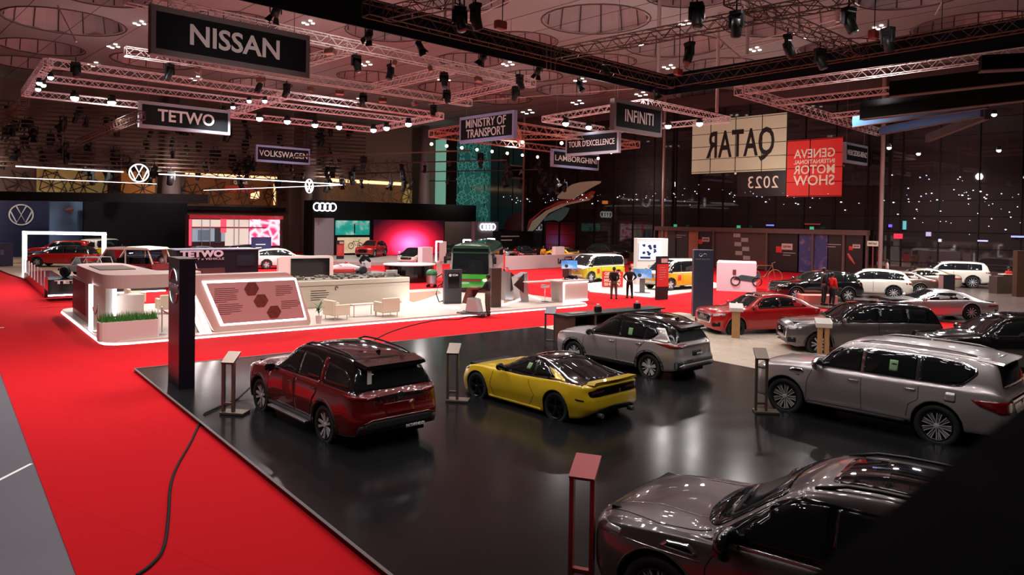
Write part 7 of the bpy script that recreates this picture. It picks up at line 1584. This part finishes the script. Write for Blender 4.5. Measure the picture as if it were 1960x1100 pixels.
# LAMBORGHINI white wall
lamw = mat('lambo_white', rgb(190, 176, 176), .5)
t, W, zt, fx, fz = dwall('long_low_wall', 950, 487, 1200, 525, 61, lamw, 'long white low wall with script lettering and black cars above it', 'wall', .3, d=(G(1090, 526)-G(955, 535)).normalized())
text('lettering', 'Lamborghini', .55, dark, t, (fx(1085), -.04, fz(498, 1085)), .03, .012, width=fx(1103)-fx(1068)); text('lettering', 'AUTOMOBILI', .18, dark, t, (fx(1087), -.04, fz(492, 1087)), .03, .0); bm = nb(); box(bm, (fx(1085), -.03, fz(503, 1085)), (fx(1103)-fx(1068), .03, .04)); obj('underline', bm, dark, t)
t, W, zt, fx, fz = dwall('white_block', 1063, 472, 1080, 490, 62, lamw, 'small white block standing on the long white wall', 'block', .4, 1.4)
def extinguisher(p, lb):
    t = thing('fire_extinguisher', lb, 'fire extinguisher', p, 0); t.scale = (1.4, 1.4, 1.4); bm = nb(); lathe(bm, [(.07, 0), (.075, .03), (.075, .4), (.03, .47), (.001, .47)], 12); obj('cylinder', bm, redm, t, smooth=True); bm = nb(); box(bm, (0, 0, .5), (.12, .04, .04)); tube(bm, [(.04, 0, .48), (.11, 0, .4), (.1, 0, .15)], .012, 5); obj('handle_hose', bm, black, t)
t, W, zt, fx, fz = dwall('white_block', 808, 473, 828, 515, 58, lamw, 'white upright block hiding the tail of the white four-door car', 'block', .6)
extinguisher(G(970, 530), 'red fire extinguisher on the floor before the long white wall')
# red totems
def totem(u, v, h, lb, w=.75, black_top=True, s=1):
    t = thing('show_totem', lb, 'totem', G(u, v, .012), RE-.2); bm = nb(); box(bm, (0, 0, h*.5), (w, .12, h)); obj('board', bm, mat('totem_dark', rgb(26, 16, 18), .5), t)
    bm = nb(); box(bm, (0, -.065, h*.56), (w, .02, h*.52)); obj('red_print', bm, mat('totem_red', rgb(206, 48, 48), .5), t); bm = nb(); box(bm, (.1, -.07, h*.9), (w*.55, .02, h*.1)); obj('logo_card', bm, mat('card_pink', rgb(205, 165, 160), .6), t)
    bm = nb(); lines_mesh(bm, -w*.3, h*.74, w*.6, 6, .05, -.08, step=2.6); obj('small_print', bm, mat('card_pink', rgb(205, 165, 160), .6), t)
totem(651, 502, 2.1, 'narrow red and black show totem left of the race car', .7); totem(957, 532, 2.2, 'narrow red and black show totem right of the green bus', .75); totem(1266, 573, 2.4, 'tall red and black show totem in front of the amber van', .8)
# tour stand: carpeted pad, white panels
o = slab('display_platform', [G(1130, 560), G(1245, 571), G(1400, 548), G(1250, 520), G(1085, 528)], .012, .06, mat('pad_cream', rgb(205, 190, 176), .5)); tag(o, 'pale cream pad under the two yellow vans', 'platform')
t, W, zt, fx, fz = dwall('tour_panel', 1218, 456, 1277, 545, 49, white, 'tall white panel with a lit map screen between the two vans', 'panel', .8, d=Vector((1, .1, 0)).normalized())
x0, x1, z0, z1 = fx(1221), fx(1264), fz(497, 1242), fz(464, 1242); bm = nb(); box(bm, ((x0+x1)/2, -.06, (z0+z1)/2), (x1-x0, .06, z1-z0)); obj('map_screen', bm, mat('map_screen', rgb(200, 210, 235), .4, emit=.8, ecol=rgb(205, 215, 240)), t)
bm = nb(); rnd = random.Random(6)
for k in range(12):
    x, z = x0+(x1-x0)*rnd.uniform(.15, .85), z0+(z1-z0)*rnd.uniform(.3, .85); n = 6; prism(bm, [(x+.13*math.cos(a*PI/3)*rnd.uniform(.5, 1.3), z+.1*math.sin(a*PI/3)*rnd.uniform(.5, 1.3)) for a in range(n)], .09, .10, basis=lambda a, b, h: Vector((a, -h, b)))
box(bm, (x0+.45, -.1, z0+.15), (.7, .02, .14)); obj('map_shapes', bm, mat('map_navy', rgb(34, 40, 90), .4), t)
bm = nb(); lines_mesh(bm, fx(1240), fz(508, 1250), .9, 3, .07, -.02); obj('small_print', bm, mat('soft_print', rgb(170, 160, 160), .6), t)
def show_sign(u0, u1, v0, v1, Y, lb, lines=('GENEVA', 'INTERNATIONAL', 'MOTOR', 'SHOW')):
    a, b = AT(u0, v1, Y), AT(u1, v1, Y); w = b.x-a.x; z0, z1 = max(.02, a.z), AT((u0+u1)/2, v0, Y).z; h = z1-z0
    t = thing('show_sign', lb, 'sign', ((a.x+b.x)/2, Y, 0), 0); bm = nb(); box(bm, (0, 0, (z0+z1)/2), (w, .15, h)); obj('sign_board', bm, redm, t)
    for i, s in enumerate(lines): text('lettering', s, h*.25 if i != 1 else h*.12, creamg, t, (0, -.09, z1-h*(.16, .36, .58, .82)[i]), .01, .01, width=w*.8)
show_sign(1152, 1192, 519, 549, 46.5, 'red show sign board behind the person with hands behind the back'); show_sign(1206, 1217, 504, 528, 50.5, 'small red show sign at the left edge of the tall white panel')
def pic_lectern(u, v, h, lb, s=1):
    t = thing('picture_stand', lb, 'sign', G(u, v, .06), 0); t.scale = (s, s, s); bm = nb(); box(bm, (0, 0, h*.45), (.3, .15, h*.9)); box(bm, (0, 0, .02), (.9, .5, .04)); obj('stem', bm, mat('stem_grey', rgb(110, 108, 112), .5), t)
    bm = nb(); box(bm, (0, 0, 0), (1.1, .05, .62)); o = obj('picture_panel', bm, scrn('road_picture', [rgb(30, 70, 130), rgb(70, 130, 190), rgb(190, 200, 215)], [.3, .5, .7], 1.2, .15), t); o.location = (0, -.1, h+.15); o.rotation_euler = (-.5, 0, 0)
    bm = nb(); lathe(bm, [(.001, 0), (.12, 0), (.12, .02), (.001, .02)], 14, 'Y'); q = obj('wheel_picture', bm, dark, o); q.location = (-.2, -.04, -.12)
pic_lectern(1229, 560, 1.0, 'blue road picture on a grey stand left of the amber van'); pic_lectern(1089, 541, 1.1, 'blue road picture stand at the nose of the lime yellow van')
t, W, zt, fx, fz = dwall('white_box_wall', 1371, 503, 1447, 556, 46, mat('box_white', rgb(205, 196, 205), .5), 'white box wall with a printed vintage car right of the slate blue pylon', 'wall', 3.0, d=Vector((1, -.32, 0)).normalized())
x_, z_ = fx(1428), fz(532, 1428)
bm = nb()
for s in (-.5, .5): tube(bm, [(x_+s*1.3+.27*math.cos(a*PI/8), -.03, z_-.2+.27*math.sin(a*PI/8)) for a in range(16)], .035, 4, closed=True)
obj('printed_wheels', bm, dark, t); bm = nb(); prism(bm, soft([(x_-.8, z_-.1), (x_+.5, z_-.25), (x_+.85, z_+.1), (x_+.75, z_+.45), (x_+.55, z_+.1), (x_-.3, z_+.2)], .08), .0, .02, basis=lambda a, b, h: Vector((a, -h, b))); obj('printed_car', bm, mat('print_teal', rgb(40, 70, 76), .6), t)
bm = nb(); box(bm, (fx(1405), -.02, z_+.35), (.2, .02, .3)); obj('printed_crest', bm, mat('crest_red', rgb(110, 40, 50), .6), t)
# folding bicycles / rope heap on red carpet at the right
t = thing('bicycle', 'brown bicycle frames standing on the carpet before the lobby doors', 'bicycle', G(1462, 545, .02), .1); t.scale = (1.6, 1.6, 1.6); bm = nb()
for s in (-.5, .5): tube(bm, [(s+.33*math.cos(a*PI/8), 0, .34+.33*math.sin(a*PI/8)) for a in range(16)], .02, 4, closed=True)
tube(bm, [(-.5, 0, .34), (-.3, 0, .85), (.35, 0, .85), (0, 0, .35), (-.5, 0, .34)], .02, 4); tube(bm, [(.5, 0, .34), (.35, 0, .95), (.5, 0, 1.0)], .02, 4); obj('bicycle_frame', bm, mat('bike_brown', rgb(130, 86, 60), .5), t)
# right edge: desk with a tablet, red info, dark box
t = thing('info_counter', 'dark brown counter with an open book near the right edge', 'counter', G(1923, 562, .1), .2); bm = nb(); box(bm, (0, .3, .55), (1.2, .6, 1.1)); obj('counter_body', bm, mat('cabinet_brown', rgb(72, 54, 46), .5), t); bm = nb(); box(bm, (.3, .3, 1.22), (.7, .4, .04)); obj('counter_top', bm, paper, t)
t, W, zt, fx, fz = dwall('brown_partition', 1946, 480, 2010, 545, 44, brown, 'plain brown partition at the right edge behind the silver nose', 'wall', .4, d=Vector((1, 0, 0)))
t = thing('grey_lectern', 'small dark info box behind the beige sedan tail', 'info box', G(1812, 562, .1), .3); bm = nb(); box(bm, (0, 0, .6), (.9, .35, 1.2)); obj('box_body', bm, mat('box_dark', rgb(34, 30, 36), .4), t); bm = nb(); box(bm, (-.47, 0, .6), (.03, .33, 1.1)); obj('pale_side', bm, steel, t)
bm = nb(); p = G(1563, 580, .1); box(bm, (p.x, p.y, .3), (1.8, 1.0, .5)); tag(obj('pink_plinth', bm, mat('plinth_pink', rgb(214, 120, 110), .5)), 'low pink plinth behind the tail of the red coupe SUV', 'plinth')
# reflections of unseen lit signs, put on the glass as small glowing panels
for (u, v, w, h, c, lb) in ((1719, 452, 22, 14, rgb(220, 40, 70), 'small red sign reflection at the right in the dark glass wall'), (1731, 431, 9, 24, rgb(80, 150, 160), 'narrow teal banner reflection in the dark glass wall'), (1777, 448, 13, 12, rgb(150, 140, 180), 'small pale lilac box reflection in the dark glass wall'), (1799, 460, 8, 8, rgb(170, 190, 240), 'tiny pale blue square reflection in the dark glass wall'), (1881, 461, 26, 4, rgb(170, 180, 240), 'thin pale blue line reflection in the dark glass wall'), (1948, 453, 34, 5, rgb(140, 150, 200), 'faint blue reflected writing strip at the right edge'), (1704, 432, 9, 8, rgb(110, 90, 220), 'small violet reflected spot beside the steel post'), (1474, 431, 20, 4, rgb(120, 130, 230), 'small blue reflected writing above the lobby beam'), (1555, 429, 40, 4, rgb(120, 30, 30), 'dim red reflected strip above the lobby beam'), (1158, 387, 14, 9, rgb(200, 120, 60), 'small orange lamp reflection in the dark glass wall')):
    gwall_quad('sign_reflection', ((u-w*.38, v-h*.34), (u+w*.38, v+h*.34)), mat('reflected_glow_%d' % u, c, .5, emit=.8 if u not in (1555, 1158) else .4, ecol=c), lb, 'sign', .16, .04)
# ---------------------------------------------------------------- pylons, info posts, desk, cable, foreground
def pylon():
    b = G(342, 746, .1); zt = PLN(342, 496.5, b, Vector((0, 1, 0))).z
    a_ = math.radians(36.4); t = thing('brand_pylon', 'tall dark square pylon with a thin ring logo and seam of capitals', 'pylon', (b.x, b.y, .1), a_)
    # near corner is at the local origin: local +x along the right face, +y along the left face
    n1 = b; m = mat('pylon_black', rgb(26, 20, 32), .3)
    W1, W2 = .36, 1.2
    t.location = (n1.x, n1.y, .1); bm = nb(); box(bm, (W1/2, W2/2, (zt-.1)/2), (W1, W2, zt-.1)); obj('pylon_body', bm, m, t)
    bm = nb(); R = .42
    tube(bm, [(-.012, W2/2+R*math.cos(a), zt-.78+R*1.0*math.sin(a)) for a in [PI*.12+i*PI*.76/12 for i in range(13)]], .02, 5)
    tube(bm, [(-.012, W2/2+R*math.cos(a), zt-.78-R*1.0*math.sin(a)) for a in [PI*.12+i*PI*.76/12 for i in range(13)]], .02, 5)
    obj('ring_logo', bm, steel, t); text('lettering', 'NISSAN', .16, steel, t, (-.012, W2/2, zt-.78), .01, .006, rz=-PI/2, width=W2*.8)
    bm = nb(); box(bm, (W1/2, W2/2, zt-.095), (W1+.01, W2+.01, .02)); obj('pylon_cap', bm, mat('cap_brown', rgb(86, 70, 66), .5), t)
pylon()
def inf_pylon():
    b = G(1326, 605, .1); zt = PLN(1330, 478, b, Vector((0, 1, 0))).z; t = thing('brand_pylon', 'tall slate blue pylon with a small emblem and spaced capitals', 'pylon', (b.x, b.y, .1), -.12)
    W, Dp = .86, .6; bm = nb(); box(bm, (W/2, Dp/2, (zt-.1)/2), (W, Dp, zt-.1)); obj('pylon_body', bm, mat('slate_blue', rgb(44, 50, 66), .35), t)
    bm = nb(); box(bm, (W+.005, Dp/2, (zt-.1)/2), (.01, Dp, zt-.1)); obj('dark_side', bm, mat('slate_side', rgb(30, 16, 20), .3), t)
    text('lettering', 'INFINITI', .1, steel, t, (W*.45, -.01, zt-.52), .01, .004, 1.3, width=W*.75); bm = nb()
    for s in (-1, 1): tube(bm, [(W*.45+s*(.09+.07*math.cos(a*PI/6)), -.015, zt-.32+.06*math.sin(a*PI/6)) for a in range(12)], .012, 5, closed=True)
    obj('emblem', bm, steel, t)
inf_pylon()
# metal frame info stands
tanf = mat('stand_alu', rgb(112, 98, 88), .4, .5)
def loop_stand(u, v, h, rz, w, lb, m=tanf, tilt=.5, base=True, zb=.1, paneld=.34):
    t = thing('info_stand', lb, 'info stand', G(u, v, zb), rz)
    for s in (-1, 1): bm = nb(); box(bm, (s*w/2, 0, h/2), (.05, .09, h)); obj('leg', bm, m, t)
    bm = nb(); box(bm, (0, 0, .22), (w, .07, .05)); obj('crossbar', bm, m, t)
    bm = nb(); prism(bm, [(0, h-.02), (paneld*math.cos(tilt)*1.0, h+paneld*math.sin(tilt)), (paneld*math.cos(tilt), h+paneld*math.sin(tilt)+.04), (-.03, h+.02)], -w/2-.03, w/2+.03, basis=lambda a, b, h_: Vector((h_, a-.04, b))); bmesh.ops.recalc_face_normals(bm, faces=bm.faces); obj('sloping_panel', bm, m, t)
    if base: bm = nb(); box(bm, (.12, .05, .03), (w+.3, .34, .05), bev=.008); obj('base_plate', bm, m, t)
    bm = nb(); box(bm, (0, paneld*.45, h+paneld*.35), (w*.8, paneld*.5, .01)); o = obj('info_sheet', bm, mat('sheet_tan', rgb(150, 120, 80), .5), t); o.location.z = -.0
    bpy.data.objects.remove(o)
    return t
loop_stand(437, 792, 1.08, -.12, .22, 'metal info stand with square base left of the dark red SUV')
loop_stand(866, 768, 1.1, -.12, .22, 'metal info stand with tan panel left of the yellow coupe')
loop_stand(1456, 790, 1.2, -.12, .22, 'metal info stand at the nose of the large silver SUV')
loop_stand(1052, 664, 1.1, -.2, .3, 'dark metal info stand left of the brown desk end', m=mat('stand_dark', rgb(84, 80, 88), .4, .4), base=False)
redf = mat('stand_redlit', rgb(150, 60, 60), .4, .3)
t = loop_stand(1112, 1128, 1.28, -.35, .24, 'reddish metal info stand at the nose of the nearest graphite SUV', m=redf, tilt=.45, base=False)
def wood_post(u, v, h, lb, two=False):
    t = thing('info_post', lb, 'info post', G(u, v, .1), -.25)
    for s in ((-.1, .1) if two else (0,)): bm = nb(); box(bm, (s, 0, h/2), (.14 if two else .28, .16, h), bev=.006); obj('wooden_leg' if two else 'wooden_post', bm, wood, t)
    bm = nb(); prism(bm, [(-.14, h-.03), (-.14, h+.10), (.24, h+.24), (.24, h+.12)], -.24, .24, basis=lambda a, b, h_: Vector((h_, a, b))); bmesh.ops.recalc_face_normals(bm, faces=bm.faces); obj('sloping_head', bm, mat('head_white', rgb(200, 190, 182), .4), t)
wood_post(1408, 646, 1.0, 'pale wooden info post with a white head before the bright red car')
wood_post(1575, 681, .95, 'two-legged wooden info post with a white head beside the dark graphite SUV', True)
# brown desk with a black top
def desk():
    a, b = G(1083, 672, .1), G(1262, 640, .1); d = (G(1240, 640, .1)-a).normalized(); 
    zt = 1.05; a = G(1062, 600, zt); b = G(1243, 585, zt); d = Vector(((b-a).x, (b-a).y, 0)); W = d.length; rz = math.atan2(d.y, d.x); t = thing('service_desk', 'long brown wooden desk with a black top behind the champagne crossover', 'desk', (a.x, a.y, .1), rz)
    bm = nb(); box(bm, (W/2, -.35, zt-.12), (W+.1, .8, .05)); obj('desk_top', bm, dark, t); bm = nb(); box(bm, (W/2+.12, .0, .45), (W-.3, .06, .9)); obj('back_panel', bm, brown, t)
    for k in range(5):
        x = .18+(W-.36)*k/4; bm = nb(); box(bm, (x, -.35, .45), (.1 if k else .3, .7, .9)); obj('divider', bm, brown if k else mat('desk_end', rgb(96, 60, 44), .5), t)
    bm = nb(); box(bm, (W/2, -.35, .5), (W-.3, .66, .03)); obj('shelf', bm, mat('shelf_grey', rgb(120, 104, 96), .5), t)
    for x, lb in ((W*.36, 'black dispenser box on the middle of the brown desk'), (W*.78, 'black dispenser with a white cup near the right end of the brown desk')):
        p = t.matrix_basis @ Vector((0, 0, 0)); q = Vector((a.x, a.y, 0))+d.normalized()*x-Vector((-d.y, d.x, 0)).normalized()*.35; o = thing('dispenser', lb, 'dispenser', (q.x, q.y, zt+.01), rz); bm = nb(); box(bm, (0, 0, .09), (.22, .18, .18), bev=.02); obj('box', bm, black, o); bm = nb(); lathe(bm, [(.04, .18), (.05, .27), (.001, .27)], 10); obj('cup', bm, white, o)
    q = Vector((a.x, a.y, 0))+d.normalized()*(W*.15)-Vector((-d.y, d.x, 0)).normalized()*.35; bm = nb(); box(bm, (0, 0, 0), (.7, .3, .02)); o = obj('leaflets', bm, mat('leaflet', rgb(120, 112, 108), .5)); o.location = (q.x, q.y, zt+.018); o.rotation_euler = (0, 0, rz); tag(o, 'spread grey leaflets on the left end of the brown desk', 'leaflets')
desk()
# cables
def cable(name, pts, lb, r=.02, z=.02):
    P = [G(u, v, .012) for u, v in pts]; P = [Vector(p) for p in P]
    C_ = chaikin([tuple(p) for p in P], 2, closed=False); C_ = [Vector((p[0], p[1], zz)) for p, zz in zip(C_, [z+(.09 if False else 0)]*len(C_))]
    bm = nb(); tube(bm, C_, r, 6); return tag(obj(name, bm, black, smooth=True), lb, 'cable')
cable('power_cable', [(262, 1104), (290, 1085), (315, 1055), (323, 990), (325, 930), (340, 890), (365, 850), (385, 805)], 'black cable snaking over the bright red carpet in the foreground', .022, .035)
p = [G(385, 803, .012), G(392, 793, .1), G(420, 780, .1), G(455, 765, .1), G(485, 752, .1)]
bm = nb(); tube(bm, [Vector((q.x, q.y, z)) for q, z in zip(p, (.035, .125, .125, .125, .3))], .022, 6); tag(obj('power_cable', bm, black, smooth=True), 'short black cable running over the platform to the dark red SUV', 'cable')
cable('power_cable', [(895, 607), (880, 612), (840, 612), (800, 620), (770, 628), (735, 640), (690, 668)], 'thin black cable on the red carpet running to the cleaning machine', .018, .03)
# out-of-focus black balcony parapet corner right in front of the camera
Yb = .62
P = [(1500, 1140), (1681, 992), (1788, 905), (1850, 862), (1990, 750), (1990, 1140)]
q = [AT(u, v, Yb) for u, v in P]; bm = nb(); prism(bm, [(p.x, p.z) for p in q], 0, .16, basis=lambda a, b, h: Vector((a, Yb-h, b))); bmesh.ops.recalc_face_normals(bm, faces=bm.faces); tag(obj('railing_panel', bm, mat('parapet_black', rgb(15, 12, 11), .9, spec=.1)), 'black out-of-focus railing panel filling the lower right corner', 'railing')
# ---------------------------------------------------------------- people
def skin_mesh(name, verts, edges, m, parent, sub=1):
    """grow one smooth surface around a skeleton of (point, radius) joints"""
    me = bpy.data.meshes.new(name); me.from_pydata([v[0] for v in verts], edges, []); o = bpy.data.objects.new('tmp_'+name, me); C.objects.link(o)
    sk = o.modifiers.new('s', 'SKIN'); sk.use_smooth_shade = True
    if not me.skin_vertices: me.skin_vertices.new()
    for i, v in enumerate(verts):
        r = v[1]; me.skin_vertices[0].data[i].radius = (r, r) if not isinstance(r, tuple) else r
    me.skin_vertices[0].data[0].use_root = True
    sb = o.modifiers.new('u', 'SUBSURF'); sb.levels = sub; sb.render_levels = sub
    dg = bpy.context.evaluated_depsgraph_get(); dg.update(); out = bpy.data.meshes.new_from_object(o.evaluated_get(dg)); out.name = name
    bpy.data.objects.remove(o); bpy.data.meshes.remove(me); out.materials.clear(); out.materials.append(m)
    for p in out.polygons: p.use_smooth = True
    r = bpy.data.objects.new(name, out); C.objects.link(r); r.parent = parent; return r
skin_m = mat('skin_tone', rgb(120, 78, 62), .6); hair_m = mat('dark_hair', rgb(16, 12, 12), .6)
def person(label, loc, rz, shirt, trouser, pose='stand', H=1.75, shoe=black, dress=None, hair=hair_m):
    t = thing('person', label, 'person', loc, rz); k = H/1.75; t.scale = (k, k, k)
    # facing -y; joints
    J = {'pelvis': (0, 0, .95), 'waist': (0, 0, 1.1), 'chest': (0, 0, 1.32), 'neckb': (0, .01, 1.46), 'neck': (0, .0, 1.52), 'head': (0, -.01, 1.64)}
    arms = {'stand': [((.19, 0, 1.42), (.26, .02, 1.14), (.27, -.06, .88)), ((-.19, 0, 1.42), (-.26, .02, 1.14), (-.27, -.06, .88))],
            'behind': [((.19, 0, 1.42), (.25, .13, 1.14), (.04, .2, .95)), ((-.19, 0, 1.42), (-.25, .13, 1.14), (-.03, .21, .93))],
            'hips': [((.19, 0, 1.42), (.36, .04, 1.18), (.19, -.02, 1.0)), ((-.19, 0, 1.42), (-.36, .04, 1.18), (-.19, -.02, 1.0))],
            'push': [((.19, 0, 1.42), (.23, -.14, 1.16), (.18, -.40, 1.1)), ((-.19, 0, 1.42), (-.23, -.14, 1.16), (-.18, -.38, 1.08))],
            'reach': [((.19, 0, 1.42), (.26, -.08, 1.15), (.3, -.3, 1.0)), ((-.19, 0, 1.42), (-.26, .0, 1.14), (-.25, -.1, .88))]}[pose]
    legs = [((.1, 0, .9), (.12, -.02, .5), (.13, .02, .09), (.14, -.14, .05)), ((-.1, 0, .9), (-.12, .0, .5), (-.14, .05, .09), (-.15, -.10, .05))]
    V = [(J['pelvis'], (.14, .10)), (J['waist'], (.125, .09)), (J['chest'], (.15, .10)), (J['neckb'], .06), (J['neck'], .048), (J['head'], (.072, .085)), ((0, -.01, 1.71), (.06, .07))]; E_ = [(0, 1), (1, 2), (2, 3), (3, 4), (4, 5), (5, 6)]
    for arm in arms:
        b = len(V); V += [(arm[0], .05), (arm[1], .038), (arm[2], .026)]; E_ += [(2, b), (b, b+1), (b+1, b+2)]
        d = (Vector(arm[2])-Vector(arm[1])).normalized(); w = Vector(arm[2]); s = d.orthogonal().normalized(); p = w+d*.07; V.append((tuple(p), (.032, .02))); E_.append((b+2, b+3))
        for f in range(4): 
            a1 = p+s*(f-1.5)*.018+d*.035; a2 = a1+d*(.04-.006*abs(f-1.3))-Vector((0, 0, .004)); q = len(V); V += [(tuple(a1), .008), (tuple(a2), .007)]; E_ += [(b+3, q), (q, q+1)]
        q = len(V); V += [(tuple(w+d*.03+s*.045), .009), (tuple(w+d*.07+s*.06), .008)]; E_ += [(b+2, q), (q, q+1)]
    for L_ in legs:
        b = len(V); V += [(L_[0], .085), (L_[1], .056), (L_[2], .036), (L_[3], (.035, .025))]; E_ += [(0, b), (b, b+1), (b+1, b+2), (b+2, b+3)]
    body = skin_mesh('body', V, E_, skin_m, t)
    g = .022; V = [(J['pelvis'], (.17, .13)), (J['waist'], (.165, .125)), (J['chest'], (.195, .14)), ((0, .01, 1.45), .08)]; E_ = [(0, 1), (1, 2), (2, 3)]
    for arm in arms:
        b = len(V); mid = tuple((Vector(arm[1])*.15+Vector(arm[2])*.85)); V += [(arm[0], .075), (arm[1], .06), (mid, .048)]; E_ += [(2, b), (b, b+1), (b+1, b+2)]
    skin_mesh('shirt', V, E_, shirt, t)
    V = [((0, 0, 1.02), (.15, .115)), ((0, 0, .93), (.165, .12))]; E_ = [(0, 1)]
    for L_ in legs:
        b = len(V); V += [((L_[0][0], 0, .84), .11), (L_[1], .08), (L_[2], .062)]; E_ += [(1, b), (b, b+1), (b+1, b+2)]
    skin_mesh('trousers', V, E_, trouser, t)
    for L_ in legs:
        x, y, z = L_[2]; bm = nb(); prism(bm, soft([(-.045, .06), (-.05, -.12), (-.03, -.2), (.03, -.2), (.05, -.12), (.045, .06)], .03), 0, .075, basis=lambda a, b, h: Vector((x+a, y+b, h))); obj('shoe', bm, shoe, t)
    bm = nb(); bmesh.ops.create_uvsphere(bm, u_segments=14, v_segments=10, radius=1)
    for v in bm.verts:
        c = v.co; v.co = Vector((c.x*.088, c.y*.10+.012, c.z*.105+1.675))
        if c.y < -.3 and c.z < .35: v.co.y = .0
        if c.z < -.55: v.co.z = 1.62
    obj('hair', bm, hair, t, smooth=True)
    for s in (-1, 1):
        bm = nb(); bmesh.ops.create_uvsphere(bm, u_segments=6, v_segments=5, radius=.011, matrix=Matrix.Translation((s*.03, -.098, 1.655))); obj('eye', bm, black, t)
        bm = nb(); bmesh.ops.create_uvsphere(bm, u_segments=6, v_segments=5, radius=.025, matrix=Matrix.Translation((s*.088, 0, 1.64)) @ Matrix.Diagonal((.4, .7, 1, 1))); obj('ear', bm, skin_m, t)
    bm = nb(); prism(bm, [(-.012, 1.615), (.012, 1.615), (0, 1.66)], .09, .118, basis=lambda a, b, h: Vector((a, -h, b))); obj('nose', bm, skin_m, t)
    bm = nb(); box(bm, (0, -.094, 1.59), (.045, .012, .01)); obj('mouth', bm, mat('lips', rgb(100, 50, 46), .6), t)
    return t
blk = mat('black_cloth', rgb(20, 18, 20), .9); navyc = mat('dark_navy_cloth', rgb(34, 32, 40), .9); khaki = mat('grey_brown_trousers', rgb(84, 70, 62), .9)
person('person in black with hands clasped behind the back, before the red sign', (5.7, 40.2, .012), PI-.05, blk, khaki, 'behind', 1.75)
person('person in black with hands on the hips, beside the white panel', (6.66, 40.7, .012), PI+.1, blk, blk, 'hips', 1.76)
person('worker in dark clothes leaning to push a white machine', (-1.03, 32.0, .14), -PI/2-.25, navyc, khaki, 'push', 1.72)
person('small far person in a yellow shirt behind the long white wall', (AT(1040, 480, 72).x, 72, .0), .3, mat('yellow_shirt', rgb(220, 160, 40), .9), blk, 'stand', 1.75)
person('small far person in dark clothes right of the yellow shirt', (AT(1052, 480, 73).x, 73, .0), .3, blk, blk, 'stand', 1.7)
person('person in a white shirt near the steel post by the glass wall', (AT(1698, 520, 55).x, 55, .012), PI*.4, mat('white_shirt', rgb(200, 180, 180), .9), blk, 'stand', 1.75)
person('person in a red dress leaning into the black car', (AT(1593, 560, 37.6).x, 37.6, .1), PI*.6, mat('red_dress', rgb(200, 24, 30), .9), blk, 'reach', 1.72)
person('person in black standing at the open door of the black car', (AT(1577, 560, 37.9).x, 37.9, .1), PI*.5, blk, blk, 'stand', 1.95)
person('person in red standing behind the brown counter at the right', (AT(1930, 540, 46.3).x, 46.3, .1), .2, mat('red_dress', rgb(200, 24, 30), .9), khaki, 'reach', 1.7)
# cleaning machine the worker pushes
p = G(906, 605, .012); t = thing('cleaning_machine', 'white and grey machine on casters pushed by the worker', 'machine', (p.x, p.y, .012), PI/2+1.2)
wm = mat('machine_white', rgb(190, 186, 186), .4)
bm = nb(); prism(bm, [(-.38, .2), (.3, .2), (.2, .85), (-.22, .78)], -.26, .26, basis=lambda a, b, h: Vector((a, h, b))); bmesh.ops.recalc_face_normals(bm, faces=bm.faces); bmesh.ops.bevel(bm, geom=list(bm.edges), offset=.03, segments=2, affect='EDGES'); obj('machine_body', bm, wm, t)
bm = nb(); box(bm, (-.05, -.28, .55), (.34, .06, .34)); obj('side_bin', bm, mat('machine_dark', rgb(40, 40, 50), .5), t)
bm = nb(); prism(bm, [(.2, .55), (.46, .6), (.22, 1.28), (-.25, 1.3), (-.25, 1.22), (.05, 1.18)], -.22, .22, basis=lambda a, b, h: Vector((a, h, b))); bmesh.ops.recalc_face_normals(bm, faces=bm.faces); obj('back_panel', bm, mat('machine_brown', rgb(120, 76, 64), .5), t)
bm = nb(); box(bm, (.0, 0, .14), (1.3, .7, .07), bev=.02); obj('chassis', bm, mat('machine_grey', rgb(90, 84, 84), .5), t)
bm = nb(); tube(bm, [(.3, -.2, 1.1), (.5, -.2, 1.15), (.5, .2, 1.15), (.3, .2, 1.1)], .02, 6); obj('push_handle', bm, black, t)
for x in (-.6, .6):
    for y in (-.3, .3): bm = nb(); lathe(bm, [(.03, -.03), (.09, -.03), (.1, 0), (.09, .03), (.03, .03)], 12, 'Y'); w = obj('caster', bm, rubber, t); w.location = (x, y, .1)
